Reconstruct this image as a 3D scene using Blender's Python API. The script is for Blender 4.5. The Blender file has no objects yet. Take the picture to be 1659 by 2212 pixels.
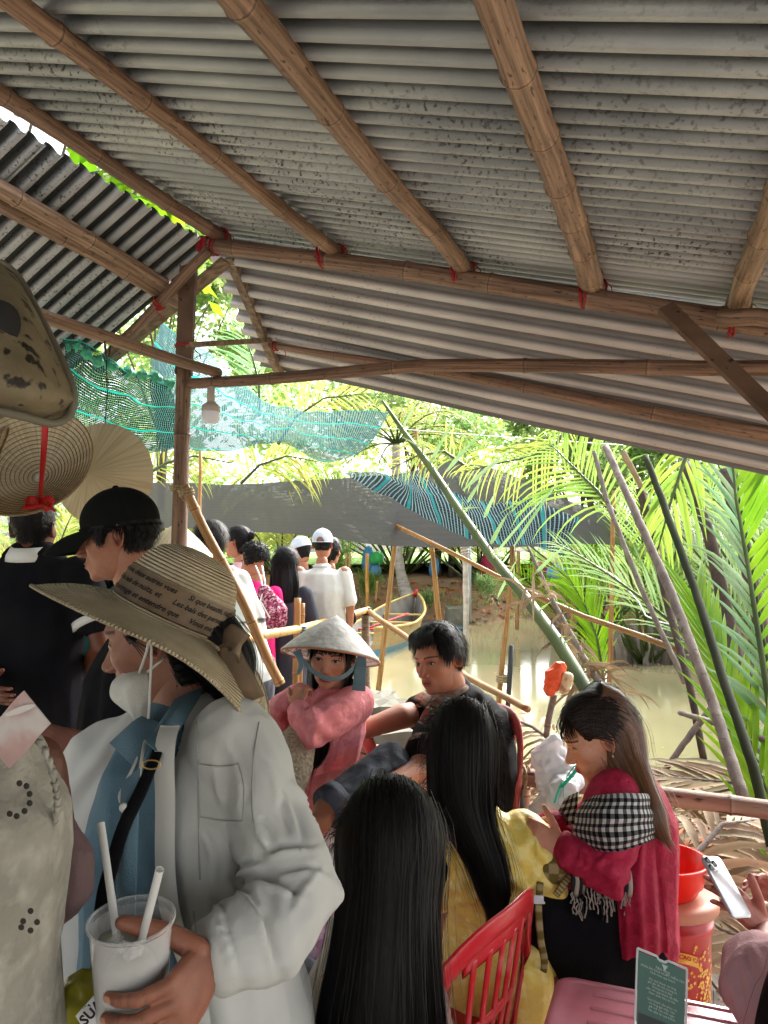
import bpy, bmesh, math, random
import numpy as np
from mathutils import Vector, Matrix, Quaternion
random.seed(7); rng = np.random.default_rng(7)
V = Vector
sc = bpy.context.scene
COL = sc.collection
# ------------------------------------------------------------ camera, sky, sun, exposure
FL, CX, CY, HOR, CAMZ = 1667.7, 829.5, 1106.0, 1200.0, 1.6      # focal length and centre in reading units
PITCH = math.atan((HOR - CY) / FL)
cam_d = bpy.data.cameras.new('camera'); cam = bpy.data.objects.new('camera', cam_d); COL.objects.link(cam)
cam.location = (0, 0, CAMZ); cam.rotation_euler = (math.pi/2 + PITCH, 0, 0)
cam_d.sensor_fit = 'VERTICAL'; cam_d.sensor_height = 36; cam_d.lens = 36*FL/2212
cam_d.clip_start = 0.05; cam_d.clip_end = 600
sc.camera = cam
SUN_EL, SUN_AZ = math.radians(38), math.radians(38)
w = bpy.data.worlds.new('World'); sc.world = w; w.use_nodes = True
nt = w.node_tree; bg = nt.nodes['Background']
sky = nt.nodes.new('ShaderNodeTexSky'); sky.sky_type = 'NISHITA'; sky.sun_disc = False
sky.sun_elevation = SUN_EL; sky.sun_rotation = SUN_AZ; sky.air_density = 1.0; sky.dust_density = 6.0; sky.ozone_density = 1.0
hs = nt.nodes.new('ShaderNodeHueSaturation'); hs.inputs['Saturation'].default_value = 0.25; hs.inputs['Value'].default_value = 1.0
nt.links.new(sky.outputs[0], hs.inputs['Color']); nt.links.new(hs.outputs[0], bg.inputs[0]); bg.inputs[1].default_value = 0.15
sd = bpy.data.lights.new('sun', 'SUN'); sd.energy = 1.8; sd.angle = math.radians(40); sd.color = (1, .965, .92)
sun = bpy.data.objects.new('sun', sd); COL.objects.link(sun); sun.location = (0, 0, 20)
sdir = V((math.sin(SUN_AZ)*math.cos(SUN_EL), math.cos(SUN_AZ)*math.cos(SUN_EL), math.sin(SUN_EL)))
sun.rotation_euler = (-sdir).to_track_quat('-Z', 'Y').to_euler()
sc.view_settings.view_transform = 'Standard'; sc.view_settings.look = 'None'
sc.view_settings.exposure = 2.3; sc.view_settings.gamma = 1.0
sc.render.engine = 'CYCLES'
sc.cycles.max_bounces = 10; sc.cycles.diffuse_bounces = 5; sc.cycles.transparent_max_bounces = 16
# ------------------------------------------------------------ helpers
def at(u, v, Y):
    x = (u-CX)/FL; y = (CY-v)/FL
    d = V((x, math.cos(PITCH)-y*math.sin(PITCH), math.sin(PITCH)+y*math.cos(PITCH)))
    return V((0, 0, CAMZ)) + d*(Y/d.y)
def hit(u, v, P, N):
    d = at(u, v, 1.0) - V((0, 0, CAMZ)); o = V((0, 0, CAMZ))
    return o + d*((P-o).dot(N)/d.dot(N))
def px(n, Y): return n*Y/FL                       # size of n reading units at distance Y
def lerp(a, b, t): return a + (b-a)*t
def wloc(o):
    l = V(o.location)
    while o.parent: o = o.parent; l += V(o.location)
    return l
def tag(o, label=None, cat=None, group=None, kind=None):
    if label: o['label'] = label
    if cat: o['category'] = cat
    if group: o['group'] = group
    if kind: o['kind'] = kind
    return o
def thing(name, label, cat, loc, group=None):
    o = bpy.data.objects.new(name, None); o.empty_display_size = .1; COL.objects.link(o); o.location = V(loc)
    return tag(o, label, cat, group)
def copy_tree(o, parent=None):
    c = o.copy(); COL.objects.link(c); c.parent = parent
    for ch in o.children: copy_tree(ch, c)
    return c
def link_mesh(name, me, parent=None, origin=None):
    o = bpy.data.objects.new(name, me); COL.objects.link(o)
    if parent:
        o.parent = parent; o.location = -wloc(parent)
    else:
        n = len(me.vertices); a = np.empty(n*3, 'f'); me.vertices.foreach_get('co', a); a = a.reshape(-1, 3)
        if origin is None: origin = V(((a[:,0].min()+a[:,0].max())/2, (a[:,1].min()+a[:,1].max())/2, a[:,2].min()))
        a -= np.array(origin, 'f'); me.vertices.foreach_set('co', a.ravel()); o.location = V(origin); me.update()
    return o
class MB:
    """collects tubes, boxes, strips, grids; build() links them as one mesh object"""
    def __init__(s): s.v = []; s.f = []; s.uv = []; s.c = []; s.m = []; s.mi = 0; s.col = (1, 1, 1)
    def vert(s, p, c=None): s.v.append((p[0], p[1], p[2])); s.c.append(c or s.col); return len(s.v)-1
    def face(s, idx, uvs=None): s.f.append(tuple(idx)); s.uv.append(uvs or [(0, 0)]*len(idx)); s.m.append(s.mi)
    def tube(s, pts, rad, n=12, side=None, cap=True, cols=None, round_ends=False, u0=0, vlen=None):
        pts = [V(p) for p in pts]; m = len(pts)
        if not hasattr(rad, '__len__'): rad = [rad]*m
        rad = [(r, r) if not hasattr(r, '__len__') else r for r in rad]
        if round_ends:
            P, R, C = [], [], []
            ta = (pts[1]-pts[0]).normalized(); tb = (pts[-1]-pts[-2]).normalized()
            re = min(rad[0]); 
            for k in (80, 55, 28): a = math.radians(k); P.append(pts[0]-ta*re*math.sin(a)); R.append((rad[0][0]*math.cos(a), rad[0][1]*math.cos(a)))
            P += pts; R += rad; re = min(rad[-1])
            for k in (28, 55, 80): a = math.radians(k); P.append(pts[-1]+tb*re*math.sin(a)); R.append((rad[-1][0]*math.cos(a), rad[-1][1]*math.cos(a)))
            if cols: cols = [cols[0]]*3 + list(cols) + [cols[-1]]*3
            pts, rad, m = P, R, len(P)
        T = []
        for i in range(m):
            a = pts[max(i-1, 0)]; b = pts[min(i+1, m-1)]; d = b-a
            T.append(d.normalized() if d.length > 1e-9 else (T[-1] if T else V((0, 0, 1))))
        e = V(side) if side is not None else (V((0, 0, 1)) if abs(T[0].z) < .9 else V((1, 0, 0)))
        e = (e - T[0]*e.dot(T[0])).normalized()
        base = len(s.v); L = 0; Ls = []
        for i in range(m):
            if i: L += (pts[i]-pts[i-1]).length
            Ls.append(L)
            ref = V(side) if side is not None else e
            e = ref - T[i]*ref.dot(T[i]); e = e.normalized() if e.length > 1e-4 else V((1, 0, 0)); g = T[i].cross(e)
            for k in range(n):
                a = 2*math.pi*k/n
                s.vert(pts[i] + e*(rad[i][0]*math.cos(a)) + g*(rad[i][1]*math.sin(a)), cols[i] if cols else None)
        for i in range(m-1):
            for k in range(n):
                k2 = (k+1) % n
                s.face((base+i*n+k, base+i*n+k2, base+(i+1)*n+k2, base+(i+1)*n+k),
                       [(u0+k/n, Ls[i]), (u0+(k+1)/n, Ls[i]), (u0+(k+1)/n, Ls[i+1]), (u0+k/n, Ls[i+1])])
        if cap:
            s.face([base+k for k in range(n)][::-1], [(.5+.3*math.cos(k), .2*math.sin(k)) for k in range(n)])
            s.face([base+(m-1)*n+k for k in range(n)], [(.5+.3*math.cos(k), .2*math.sin(k)) for k in range(n)])
    def box(s, c, ax, ay, az, cyl=None):
        """c centre, ax ay az half vectors"""
        c, ax, ay, az = V(c), V(ax), V(ay), V(az); b = len(s.v)
        for i in (-1, 1):
            for j in (-1, 1):
                for k in (-1, 1): s.vert(c+ax*i+ay*j+az*k)
        la, lb, lc = ax.length*2, ay.length*2, az.length*2
        for q, (p, r) in (((0,1,3,2),(lc,lb)), ((4,6,7,5),(lb,lc)), ((0,4,5,1),(la,lc)), ((2,3,7,6),(lc,la)), ((0,2,6,4),(lb,la)), ((1,5,7,3),(la,lb))):
            s.face([b+i for i in q], [(0,0),(p,0),(p,r),(0,r)])
    def bar(s, a, b, wd, th, up=(0,0,1)):
        a, b = V(a), V(b); t = (b-a); e = V(up) - t*(V(up).dot(t)/t.length_squared); e.normalize(); g = t.normalized().cross(e)
        s.box((a+b)/2, t/2, g*(wd/2), e*(th/2))
    def grid(s, P, closed_u=False, cols=None, uvs=None, flip=False):
        """P[i][j] points"""
        n, m = len(P), len(P[0]); b = len(s.v)
        for i in range(n):
            for j in range(m): s.vert(P[i][j], cols[i][j] if cols else None)
        for i in range(n-1):
            for j in range(m if closed_u else m-1):
                j2 = (j+1) % m
                q = (b+i*m+j, b+i*m+j2, b+(i+1)*m+j2, b+(i+1)*m+j)
                if uvs: uu = [uvs[i][j], uvs[i][min(j+1, m-1)] if not closed_u else (uvs[i][j][0]+1/m, uvs[i][j][1]), None, uvs[i+1][j]]; uu[2] = (uu[1][0], uvs[i+1][min(j+1,m-1)][1])
                else: uu = [(j/m, i/n), ((j+1)/m, i/n), ((j+1)/m, (i+1)/n), (j/m, (i+1)/n)]
                if flip: q = q[::-1]; uu = uu[::-1]
                s.face(q, uu)
    def lathe(s, prof, O, ax=(0,0,1), n=32, ref=None, cols=None, wob=None):
        """prof [(r, h)] about axis ax through O"""
        ax = V(ax).normalized(); e = V(ref) if ref is not None else (V((1,0,0)) if abs(ax.x) < .9 else V((0,1,0)))
        e = (e-ax*e.dot(ax)).normalized(); g = ax.cross(e); O = V(O); P = []; U = []; L = 0
        for i, (r, h) in enumerate(prof):
            if i: L += math.hypot(r-prof[i-1][0], h-prof[i-1][1])
            row = []
            for k in range(n):
                a = 2*math.pi*k/n; rr = r*(1+(wob(a, i) if wob else 0))
                row.append(O + e*(rr*math.cos(a)) + g*(rr*math.sin(a)) + ax*h)
            P.append(row); U.append([(k/n, L) for k in range(n)])
        s.grid(P, closed_u=True, uvs=U, cols=[[c]*n for c in cols] if cols else None)
    def add(s, vs, fs, cs=None):
        b = len(s.v)
        s.v += [tuple(x) for x in vs]; s.c += list(cs) if cs is not None else [s.col]*len(vs)
        for f in fs: s.f.append(tuple(int(i)+b for i in f)); s.uv.append([(0, 0)]*len(f)); s.m.append(s.mi)
    def mesh(s, name, mats, smooth=True, auto=None):
        me = bpy.data.meshes.new(name); me.from_pydata(s.v, [], s.f)
        if not isinstance(mats, (list, tuple)): mats = [mats]
        for m in mats: me.materials.append(m)
        me.polygons.foreach_set('material_index', np.array(s.m, 'i'))
        uvl = me.uv_layers.new(name='UVMap'); uvl.data.foreach_set('uv', np.array([c for f in s.uv for p in f for c in p], 'f'))
        ca = me.color_attributes.new('Col', 'FLOAT_COLOR', 'POINT')
        cc = np.ones((len(s.v), 4), 'f'); cc[:, :3] = np.array(s.c, 'f').reshape(-1, 3); ca.data.foreach_set('color', cc.ravel())
        me.polygons.foreach_set('use_smooth', np.full(len(s.f), smooth)); me.update()
        if auto: me.set_sharp_from_angle(angle=math.radians(auto))
        return me
    def build(s, name, mats, parent=None, smooth=True, auto=None, origin=None):
        return link_mesh(name, s.mesh(name, mats, smooth, auto), parent, origin)
# ------------------------------------------------------------ materials
def lin(c):
    if isinstance(c, str):
        c = [int(c[i:i+2], 16)/255 for i in (0, 2, 4)]
        return tuple(x/12.92 if x <= .04045 else ((x+.055)/1.055)**2.4 for x in c)
    return tuple(c)
def M(name, c1, c2=None, scale=5, st=(1,1,1), rough=.75, bump=0, bscale=40, bst=(1,1,1), coord='Object', vcol=False, metal=0, spec=.35,
      trans=0, c3=None, scale3=30, th3=(.62, .72), detail=5, contrast=(.35, .65), sheen=0, sss=0, coat=0, alpha=1, patchy=0):
    m = bpy.data.materials.new(name); m.use_nodes = True; N = m.node_tree.nodes; L = m.node_tree.links; b = N['Principled BSDF']; out = N['Material Output']
    tc = N.new('ShaderNodeTexCoord')
    def noise(scl, stx, det=detail):
        mp = N.new('ShaderNodeMapping'); mp.inputs['Scale'].default_value = stx; L.new(tc.outputs[coord], mp.inputs[0])
        n = N.new('ShaderNodeTexNoise'); n.inputs['Scale'].default_value = scl; n.inputs['Detail'].default_value = det; L.new(mp.outputs[0], n.inputs[0]); return n
    c1 = lin(c1); cur = None
    if c2 is not None:
        n = noise(scale, st); r = N.new('ShaderNodeValToRGB'); L.new(n.outputs['Fac'], r.inputs[0])
        r.color_ramp.elements[0].position = contrast[0]; r.color_ramp.elements[1].position = contrast[1]
        r.color_ramp.elements[0].color = (*c1, 1); r.color_ramp.elements[1].color = (*lin(c2), 1); cur = r.outputs[0]
    if c3 is not None:
        n = noise(scale3, (1,1,1), 3); r = N.new('ShaderNodeMapRange'); L.new(n.outputs['Fac'], r.inputs[0])
        r.inputs[1].default_value, r.inputs[2].default_value = th3
        if patchy:
            n2 = noise(patchy, (1,1,1), 2); r2 = N.new('ShaderNodeMapRange'); L.new(n2.outputs['Fac'], r2.inputs[0]); r2.inputs[1].default_value, r2.inputs[2].default_value = .40, .62; mu = N.new('ShaderNodeMath'); mu.operation = 'MULTIPLY'; L.new(r.outputs[0], mu.inputs[0]); L.new(r2.outputs[0], mu.inputs[1]); r = mu
        mx = N.new('ShaderNodeMix'); mx.data_type = 'RGBA'; L.new(r.outputs[0], mx.inputs[0])
        if cur: L.new(cur, mx.inputs[6])
        else: mx.inputs[6].default_value = (*c1, 1)
        mx.inputs[7].default_value = (*lin(c3), 1); cur = mx.outputs[2]
    if vcol:
        a = N.new('ShaderNodeAttribute'); a.attribute_name = 'Col'
        if cur is None: cur = a.outputs[0] if c1 == (1,1,1) else None
        if cur is None or cur is not a.outputs[0]:
            mx = N.new('ShaderNodeMix'); mx.data_type = 'RGBA'; mx.blend_type = 'MULTIPLY'; mx.inputs[0].default_value = 1
            if cur: L.new(cur, mx.inputs[6])
            else: mx.inputs[6].default_value = (*c1, 1)
            L.new(a.outputs[0], mx.inputs[7]); cur = mx.outputs[2]
    if cur: L.new(cur, b.inputs['Base Color'])
    else: b.inputs['Base Color'].default_value = (*c1, 1)
    b.inputs['Roughness'].default_value = rough; b.inputs['Metallic'].default_value = metal; b.inputs['Specular IOR Level'].default_value = spec
    b.inputs['Coat Weight'].default_value = coat; b.inputs['Sheen Weight'].default_value = sheen; b.inputs['Alpha'].default_value = alpha
    if sss: b.inputs['Subsurface Weight'].default_value = sss; b.inputs['Subsurface Radius'].default_value = (.012, .005, .003); b.inputs['Subsurface Scale'].default_value = 1.0
    if bump:
        n = noise(bscale, bst, 4); bp = N.new('ShaderNodeBump'); bp.inputs['Strength'].default_value = min(1, bump); bp.inputs['Distance'].default_value = .01 if bump <= 1 else .01*bump
        L.new(n.outputs['Fac'], bp.inputs['Height']); L.new(bp.outputs[0], b.inputs['Normal'])
    sh = b.outputs[0]
    if trans:
        t = N.new('ShaderNodeBsdfTranslucent'); mx = N.new('ShaderNodeMixShader'); mx.inputs[0].default_value = trans
        if cur: L.new(cur, t.inputs[0])
        else: t.inputs[0].default_value = (*c1, 1)
        L.new(sh, mx.inputs[1]); L.new(t.outputs[0], mx.inputs[2]); sh = mx.outputs[0]
    L.new(sh, out.inputs['Surface'])
    m['n'] = 1
    return m
# ------------------------------------------------------------ numpy noise
_perm = rng.permutation(512)
def vnoise(p):
    """value noise, p (n,3) -> (n,) in -1..1"""
    i = np.floor(p).astype(int); f = p-i; f = f*f*(3-2*f); o = np.zeros(len(p))
    for dx in (0, 1):
        for dy in (0, 1):
            for dz in (0, 1):
                h = _perm[(_perm[(_perm[(i[:,0]+dx) & 511]+i[:,1]+dy) & 511]+i[:,2]+dz) & 511]/255.5-1
                o += h*(f[:,0] if dx else 1-f[:,0])*(f[:,1] if dy else 1-f[:,1])*(f[:,2] if dz else 1-f[:,2])
    return o
def fbm(p, oct=3):
    o = 0; a = 1; s = 0
    for k in range(oct): o = o + a*vnoise(p*(2**k)+k*17.3); s += a; a *= .5
    return o/s
def ss(a, b, x): t = np.clip((x-a)/(b-a), 0, 1); return t*t*(3-2*t)
# ============================================================ SETTING MATERIALS
m_bamboo = M('bamboo_brown', '987c68', '5d483b', scale=2.2, st=(9,1.2,1), rough=.5, coord='UV', vcol=True, c3='3c2518', scale3=22, th3=(.60,.70), bump=.35, bscale=14, bst=(6,1,1))
m_bamboo2 = M('bamboo_pale', 'b3905f', '8a6238', scale=1.6, st=(7,1.5,1), rough=.5, coord='UV', vcol=True, c3='463222', scale3=16, th3=(.64,.72), bump=.25, bscale=14, bst=(6,1,1))
m_bamboo3 = M('bamboo_weathered', 'a08d78', '7d5040', scale=1.1, st=(3,.9,1), rough=.6, coord='UV', vcol=True, c3='2e221a', scale3=9, th3=(.6,.66), bump=.4, bscale=12, bst=(8,1,1))
m_rope_red = M('red_cord', '7a1018', '9c1a20', scale=60, rough=.7)
m_rope = M('jute_rope', 'a89878', '7a6a50', scale=90, rough=.9)
m_wire = M('black_wire', '151515', rough=.5)
m_plank = M('weathered_wood', '8b7763', '5f4d3e', scale=3, st=(3,14,14), rough=.85, c3='2c221b', scale3=20, th3=(.66,.72), bump=.5, bscale=20, bst=(1,8,8))
m_board = M('brown_board', '6d5443', '4f3a2c', scale=5, rough=.75, bump=.3, bscale=50, c3='251a13', scale3=25, th3=(.64,.7))
def sheet_mat(name, a, b, c, c3, th3=(.62,.7)):
    return M(name, a, b, scale=2.6, rough=.52, metal=.45, spec=.4, c3=c3, scale3=75, th3=th3, detail=9, contrast=(.3,.7), bump=.15, bscale=120, vcol=True, patchy=1.6)
m_tinA = sheet_mat('corrugated_tin_main', (.37,.385,.40), (.20,.215,.235), 0, (.06,.05,.045), (.55,.66))
m_tinB = sheet_mat('corrugated_tin_left', (.40,.41,.425), (.24,.255,.275), 0, (.07,.06,.055), (.57,.68))
m_tinC = sheet_mat('corrugated_tin_awning', (.46,.425,.42), (.34,.315,.31), 0, (.17,.14,.13), (.62,.70))
def bamboo(name, pts, r0, r1, m, parent=None, nodes=.38, bend=.006, n=14, label=None, cat='bamboo pole', group=None, seed=None, step=.05, tint=(1,1,1)):
    R = random.Random(seed if seed is not None else hash(str(pts[0])) & 0xffff)
    pts = [V(p) for p in pts]; L = sum((pts[i+1]-pts[i]).length for i in range(len(pts)-1)); K = max(6, int(L/step))
    s1, s2 = R.uniform(.5, 1.5), R.uniform(0, 6); P = []; rr = []; cc = []
    nodes_at = []; x = R.uniform(.05, nodes)
    while x < L: nodes_at.append(x); x += nodes*R.uniform(.8, 1.2)
    ts = sorted(set([k/K*L for k in range(K+1)] + [q for x in nodes_at for q in (x-.012, x-.004, x, x+.006, x+.016) if 0 < q < L]))
    ax = (pts[-1]-pts[0]).normalized(); e = ax.orthogonal().normalized(); g = ax.cross(e)
    for t in ts:
        d = t; i = 0
        while i < len(pts)-2 and d > (pts[i+1]-pts[i]).length: d -= (pts[i+1]-pts[i]).length; i += 1
        p = lerp(pts[i], pts[i+1], d/(pts[i+1]-pts[i]).length)
        q = t/L; p = p + (e*math.sin(q*7*s1+s2) + g*math.cos(q*5*s1+s2))*bend*min(1, 4*q*(1-q)*1.5)
        nd = min([abs(t-x) for x in nodes_at] or [9]); seg = sum(1 for x in nodes_at if x < t)
        rad = lerp(r0, r1, q)*(1 + (.15 if nd < .003 else (.08 if nd < .008 else (.03 if nd < .018 else 0)))); cs = 1 + .07*math.sin(seg*2.3+s2)
        if nd < .001: cs = .38
        elif nd < .007: cs *= 1.22
        P.append(p); rr.append(rad); cc.append((cs*tint[0], cs*tint[1], cs*tint[2]))
    mb = MB(); mb.tube(P, rr, n=n, cols=cc, u0=R.random())
    # hollow ends
    o = mb.build(name, m, parent)
    if label: tag(o, label, cat, group)
    return o
def lashing(parent, c, ax, r, m=None, turns=4, wid=.03, name='lashing', tail=True, thick=.0035):
    """cord wound round axis ax at c"""
    ax = V(ax).normalized(); e = ax.orthogonal().normalized(); g = ax.cross(e); P = []
    K = turns*16; R = random.Random(int(c[0]*1000) ^ int(c[2]*777))
    for k in range(K+1):
        a = 2*math.pi*k/16; t = k/K
        P.append(V(c) + ax*(wid*(t-.5)+.006*math.sin(a*.5+R.random()*.3)) + (e*math.cos(a)+g*math.sin(a))*(r+.003+.002*math.sin(k*.7)))
    mb = MB(); mb.tube(P, thick, n=6)
    if tail:
        q = P[-1]; mb.tube([q, q+V((.01,-.01,-.02)), q+V((.03,-.005,-.035)), q+V((.035,0,-.06))], thick*.7, n=5)
    return mb.build(name, m or m_rope_red, parent)
# ============================================================ WATER, BANK, DECK
WZ = -.5
m_water = M('muddy_water', (.36,.315,.18), (.41,.36,.21), scale=.25, rough=.09, spec=.6, bump=.10, bscale=2.2, bst=(1,.45,1))
mb = MB(); X0, X1 = -120, 120
mb.grid([[V((lerp(X0,X1,j/40), y, WZ)) for j in range(41)] for y in np.linspace(-3.0, 60, 32)])
tag(mb.build('water', m_water), kind='structure')
m_soil = M('bank_soil', (.22,.14,.09), (.32,.20,.12), scale=1.2, rough=.95, c3=(.42,.14,.05), scale3=3.2, th3=(.58,.62), bump=1.5, bscale=3, detail=8)
m_ground = M('ground', (.34,.32,.29), (.26,.25,.22), scale=.4, rough=.95, bump=1, bscale=3)
def bank_z(x, y):
    edge = 23.5 + 1.2*math.sin(x*.35) + .5*math.sin(x*1.3+1)
    if x > 5: edge -= min(9, (x-5)*1.0)
    if x < -9: edge -= min(12, (-9-x)*1.2)
    d = y-edge
    h = -.9 + 1.95/(1+math.exp(-(d-1.6)*1.1)) if d > -4 else -.9
    return h + .10*math.sin(x*2.1+y)*math.cos(y*1.7)*(1 if d > 0 else 0) + (.05*math.sin(x*7.3)*math.sin(y*6.1) if d > 0 else 0)
mb = MB()
ys = list(np.linspace(8, 34, 105)) + [40, 60, 100, 200, 400]; xs = [-400,-200,-100,-60,-40] + list(np.linspace(-30, 30, 160)) + [40,60,100,200,400]
mb.grid([[V((x, y, bank_z(x, y))) for x in xs] for y in ys])
tag(mb.build('river_bank', m_soil), kind='structure')
# ground behind the viewer and under the shelter
mb = MB()
def near_z(x, y):
    return -.06 if y < -3.0 else (-.06 - .9*min(1, (y+3)/1.5))
mb.grid([[V((x, y, near_z(x,y))) for x in (-400,-100,-30,-10,0,10,30,100,400)] for y in (-400,-100,-30,-8,-3,-1.5,3,8.2)])
tag(mb.build('ground', m_ground), kind='structure')
# plank deck
tk = thing('deck', None, None, (0,0,0)); tag(tk, kind='structure')
m_deckboard = M('deck_boards', '9a938a', '7c756b', scale=2, st=(14,1,1), rough=.85, vcol=True, c3='4a443e', scale3=14, th3=(.66,.72), bump=.4, bscale=16, bst=(10,1,1))
mb = MB(); R = random.Random(3); y = -3.0
x = -4.2
while x < 3.2:
    wd = .19; c = R.uniform(.78, 1.12); mb.col = (c, c, c*.98)
    yend = 3.05 if x > -.9 else 7.6
    if x > 1.6: yend = 2.75
    yy = -3.0
    while yy < yend-.05:
        y2 = min(yend, yy + R.uniform(1.6, 2.6)); mb.box(((x+wd/2), (yy+y2)/2, -.015+R.uniform(-.003,.003)), (wd/2-.003,0,0), (0,(y2-yy)/2-.002,0), (0,0,.015)); yy = y2
    x += wd+.004
mb.build('deck_boards', m_deckboard, tk, smooth=False)
# ============================================================ ROOF
BA, BB = at(440, 530, 3.6), at(1660, 702, 2.78)                  # tie beam under the gable
d1 = V((.359, 1, .0)).normalized(); d1 = V((.359,1,.069)).normalized()
d2 = (BB-BA).normalized(); nR = d2.cross(d1).normalized()
if nR.z < 0: nR = -nR
nR = nR.normalized()
m_any = None
def rib_shade(q):      # light and shade painted into the corrugation: pale crests facing the room, dark troughs
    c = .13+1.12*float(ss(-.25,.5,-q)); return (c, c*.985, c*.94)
def corrugated(name, O, a, b, la, lb, mat, parent, pitch=.075, amp=.021, sheets=1, n=None, jag=0, flat=.16, lap=.004, ret=False):
    """rectangular sheet from O, along a (ridges run this way) la long, across b lb wide"""
    a = a.normalized(); b = (b-a*b.dot(a)).normalized(); nn = a.cross(b).normalized()
    if n is not None and nn.dot(n) < 0: nn = -nn
    prof = []; k = 0; x = 0
    def ph(t):     # rounded trapezoid
        s = math.sin(2*math.pi*t); return max(-1, min(1, s*1.7))
    N = int(lb/pitch*12); mb = MB(); rows = []
    for i in range(N+1):
        x = lb*i/N; z = amp*ph(x/pitch); rows.append((x, z))
    K = max(2, int(la/.25)); R = random.Random(int(la*100))
    P = []
    for j in range(K+1):
        t = j/K; P.append([O + a*(la*t + (0 if 0 < j < K else jag*R.uniform(-1, 1))) + b*x + nn*(z + .003*math.sin(t*9+x*2)) for x, z in rows])
    mb.grid(P, cols=[[rib_shade(z/amp) for x, z in rows]]*(K+1))
    return mb.build(name, mat, parent)
root = thing('corrugated_roof', 'rusty grey corrugated tin roof slope over the bamboo purlins, largest of the three', 'roof', (BA.x, BA.y, BA.z+.15))
off = .115
Pr = BA + nR*off
# ridge direction d1; slope direction d2 (down right); sheets laid across the depth
c_top = hit(-600, 300, Pr, nR)
ridge0 = Pr - d2*.06
lens = 3.8
# sheets (each about 0.83 m wide across the corrugation), overlapping a little
s0 = -.30; k = 0; wsheet = [1.02, .99, 1.04, 1.0, 1.0, .9]
for k, wd in enumerate(wsheet):
    O = ridge0 + d1*(-s0-wd) - nR*(.016*(k % 2)) + d2*(.02*(k % 3))
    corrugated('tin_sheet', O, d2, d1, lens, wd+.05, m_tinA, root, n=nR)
    s0 += wd
# left slope
root = thing('corrugated_roof', 'steep corrugated tin roof slope left of the bright ridge gap', 'roof', (-1.4, 3.0, 2.6))
G1 = at(430, 512, 3.55)
gR0 = hit(0, 252, Pr, nR)
dl = (gR0-G1).normalized()
s_l = V((-.94, .336, -.62)).normalized()
nL = dl.cross(s_l).normalized()
if nL.z < 0: nL = -nL
ve = (hit(210, 785, G1, nL)-hit(484, 556, G1, nL)).normalized()   # verge direction
s0 = -.12; bl = (dl-ve*dl.dot(ve)); kb = bl.length; bl.normalize(); sk = dl.dot(ve)/kb
def para_sheet(name, mat, parent, o, a, b, la, lb, sk, x0, amp=.018, pitch=.074, nn=None):
    mb = MB(); N = int(lb/pitch*12); K = max(2, int(la/.25)); P = []; CC = []
    for i in range(N+1):
        x = lb*i/N; z = amp*max(-1, min(1, math.sin(2*math.pi*x/pitch)*1.7)); P.append([o + b*x + a*(sk*x + la*j/K) + nn*(z+.003*math.sin(j+x*2)) for j in range(K+1)]); CC.append([rib_shade(z/amp)]*(K+1))
    mb.grid(P, cols=CC); return mb.build(name, mat, parent)
for k, wd in enumerate([.9,.86,.92,.9,.9,.9]):
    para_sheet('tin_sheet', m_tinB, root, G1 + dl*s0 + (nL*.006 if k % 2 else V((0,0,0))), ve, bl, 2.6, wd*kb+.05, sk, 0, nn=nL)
    s0 += wd
# awning slope beyond the beam
root = thing('corrugated_roof', 'pale speckled tin awning sloping down beyond the long tie beam', 'roof', (1, 4, 2.2))
T1, E1, E2 = at(497, 556, 3.78), at(598, 800, 4.4), at(1662, 1031, 3.54)
da = (E2-E1).normalized(); nA = da.cross(T1-E1).normalized()
if nA.z < 0: nA = -nA
dn = (T1-E1); dn = dn-da*dn.dot(da); ln = dn.length + .10
O = E1 - da*.12 + nA*.0
# skewed left edge follows the timber
def skew_sheet(name, mat, parent, o, a, b, la, lb, skew, amp=.018, pitch=.095, nn=None):
    mb = MB(); N = int(lb/pitch*14); K = int(la/.2); P = []; CC = []
    for i in range(N+1):
        x = lb*i/N; s = math.sin(2*math.pi*x/pitch); z = amp*max(-1, min(1, s*1.5+.25)) + .0025*math.sin(6*math.pi*x/pitch)*(1 if s < -.2 else 0)
        P.append([o + b*x + a*(skew*x/lb*(1-j/K) + la*j/K + (.006*s if j == 0 else 0)) + nn*(z+.004*math.sin(j*.6+x)) for j in range(K+1)]); CC.append([tuple(.35+.65*q for q in rib_shade(z/amp))]*(K+1))
    mb.grid(P, cols=CC); return mb.build(name, mat, parent)
skew = (T1-E1).dot(da)
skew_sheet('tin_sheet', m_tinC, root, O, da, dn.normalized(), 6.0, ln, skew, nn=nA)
# timber under its left edge and short cleats
mb = MB(); q = -nA*.03; mb.bar(at(503,548,3.80)+q, at(612,806,4.41)+q, .05, .035, up=nA); mb.build('verge_timber', m_plank, root, smooth=False)
mb = MB(); mb.bar(at(410, 745, 3.62), at(590, 727, 4.20)+q, .045, .025); tag(mb.build('tie_board', m_plank, smooth=False), 'short weathered board joining the main post to the awning timber', 'board')
# verge board of the left slope
mb = MB(); a_, b_ = hit(484,556,G1,nL), hit(205,792,G1,nL); mb.bar(a_-nL*.028, b_-nL*.028, .07, .02, up=nL); mb.build('verge_board', m_plank, bpy.data.objects['corrugated_roof.001'], smooth=False)
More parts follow.
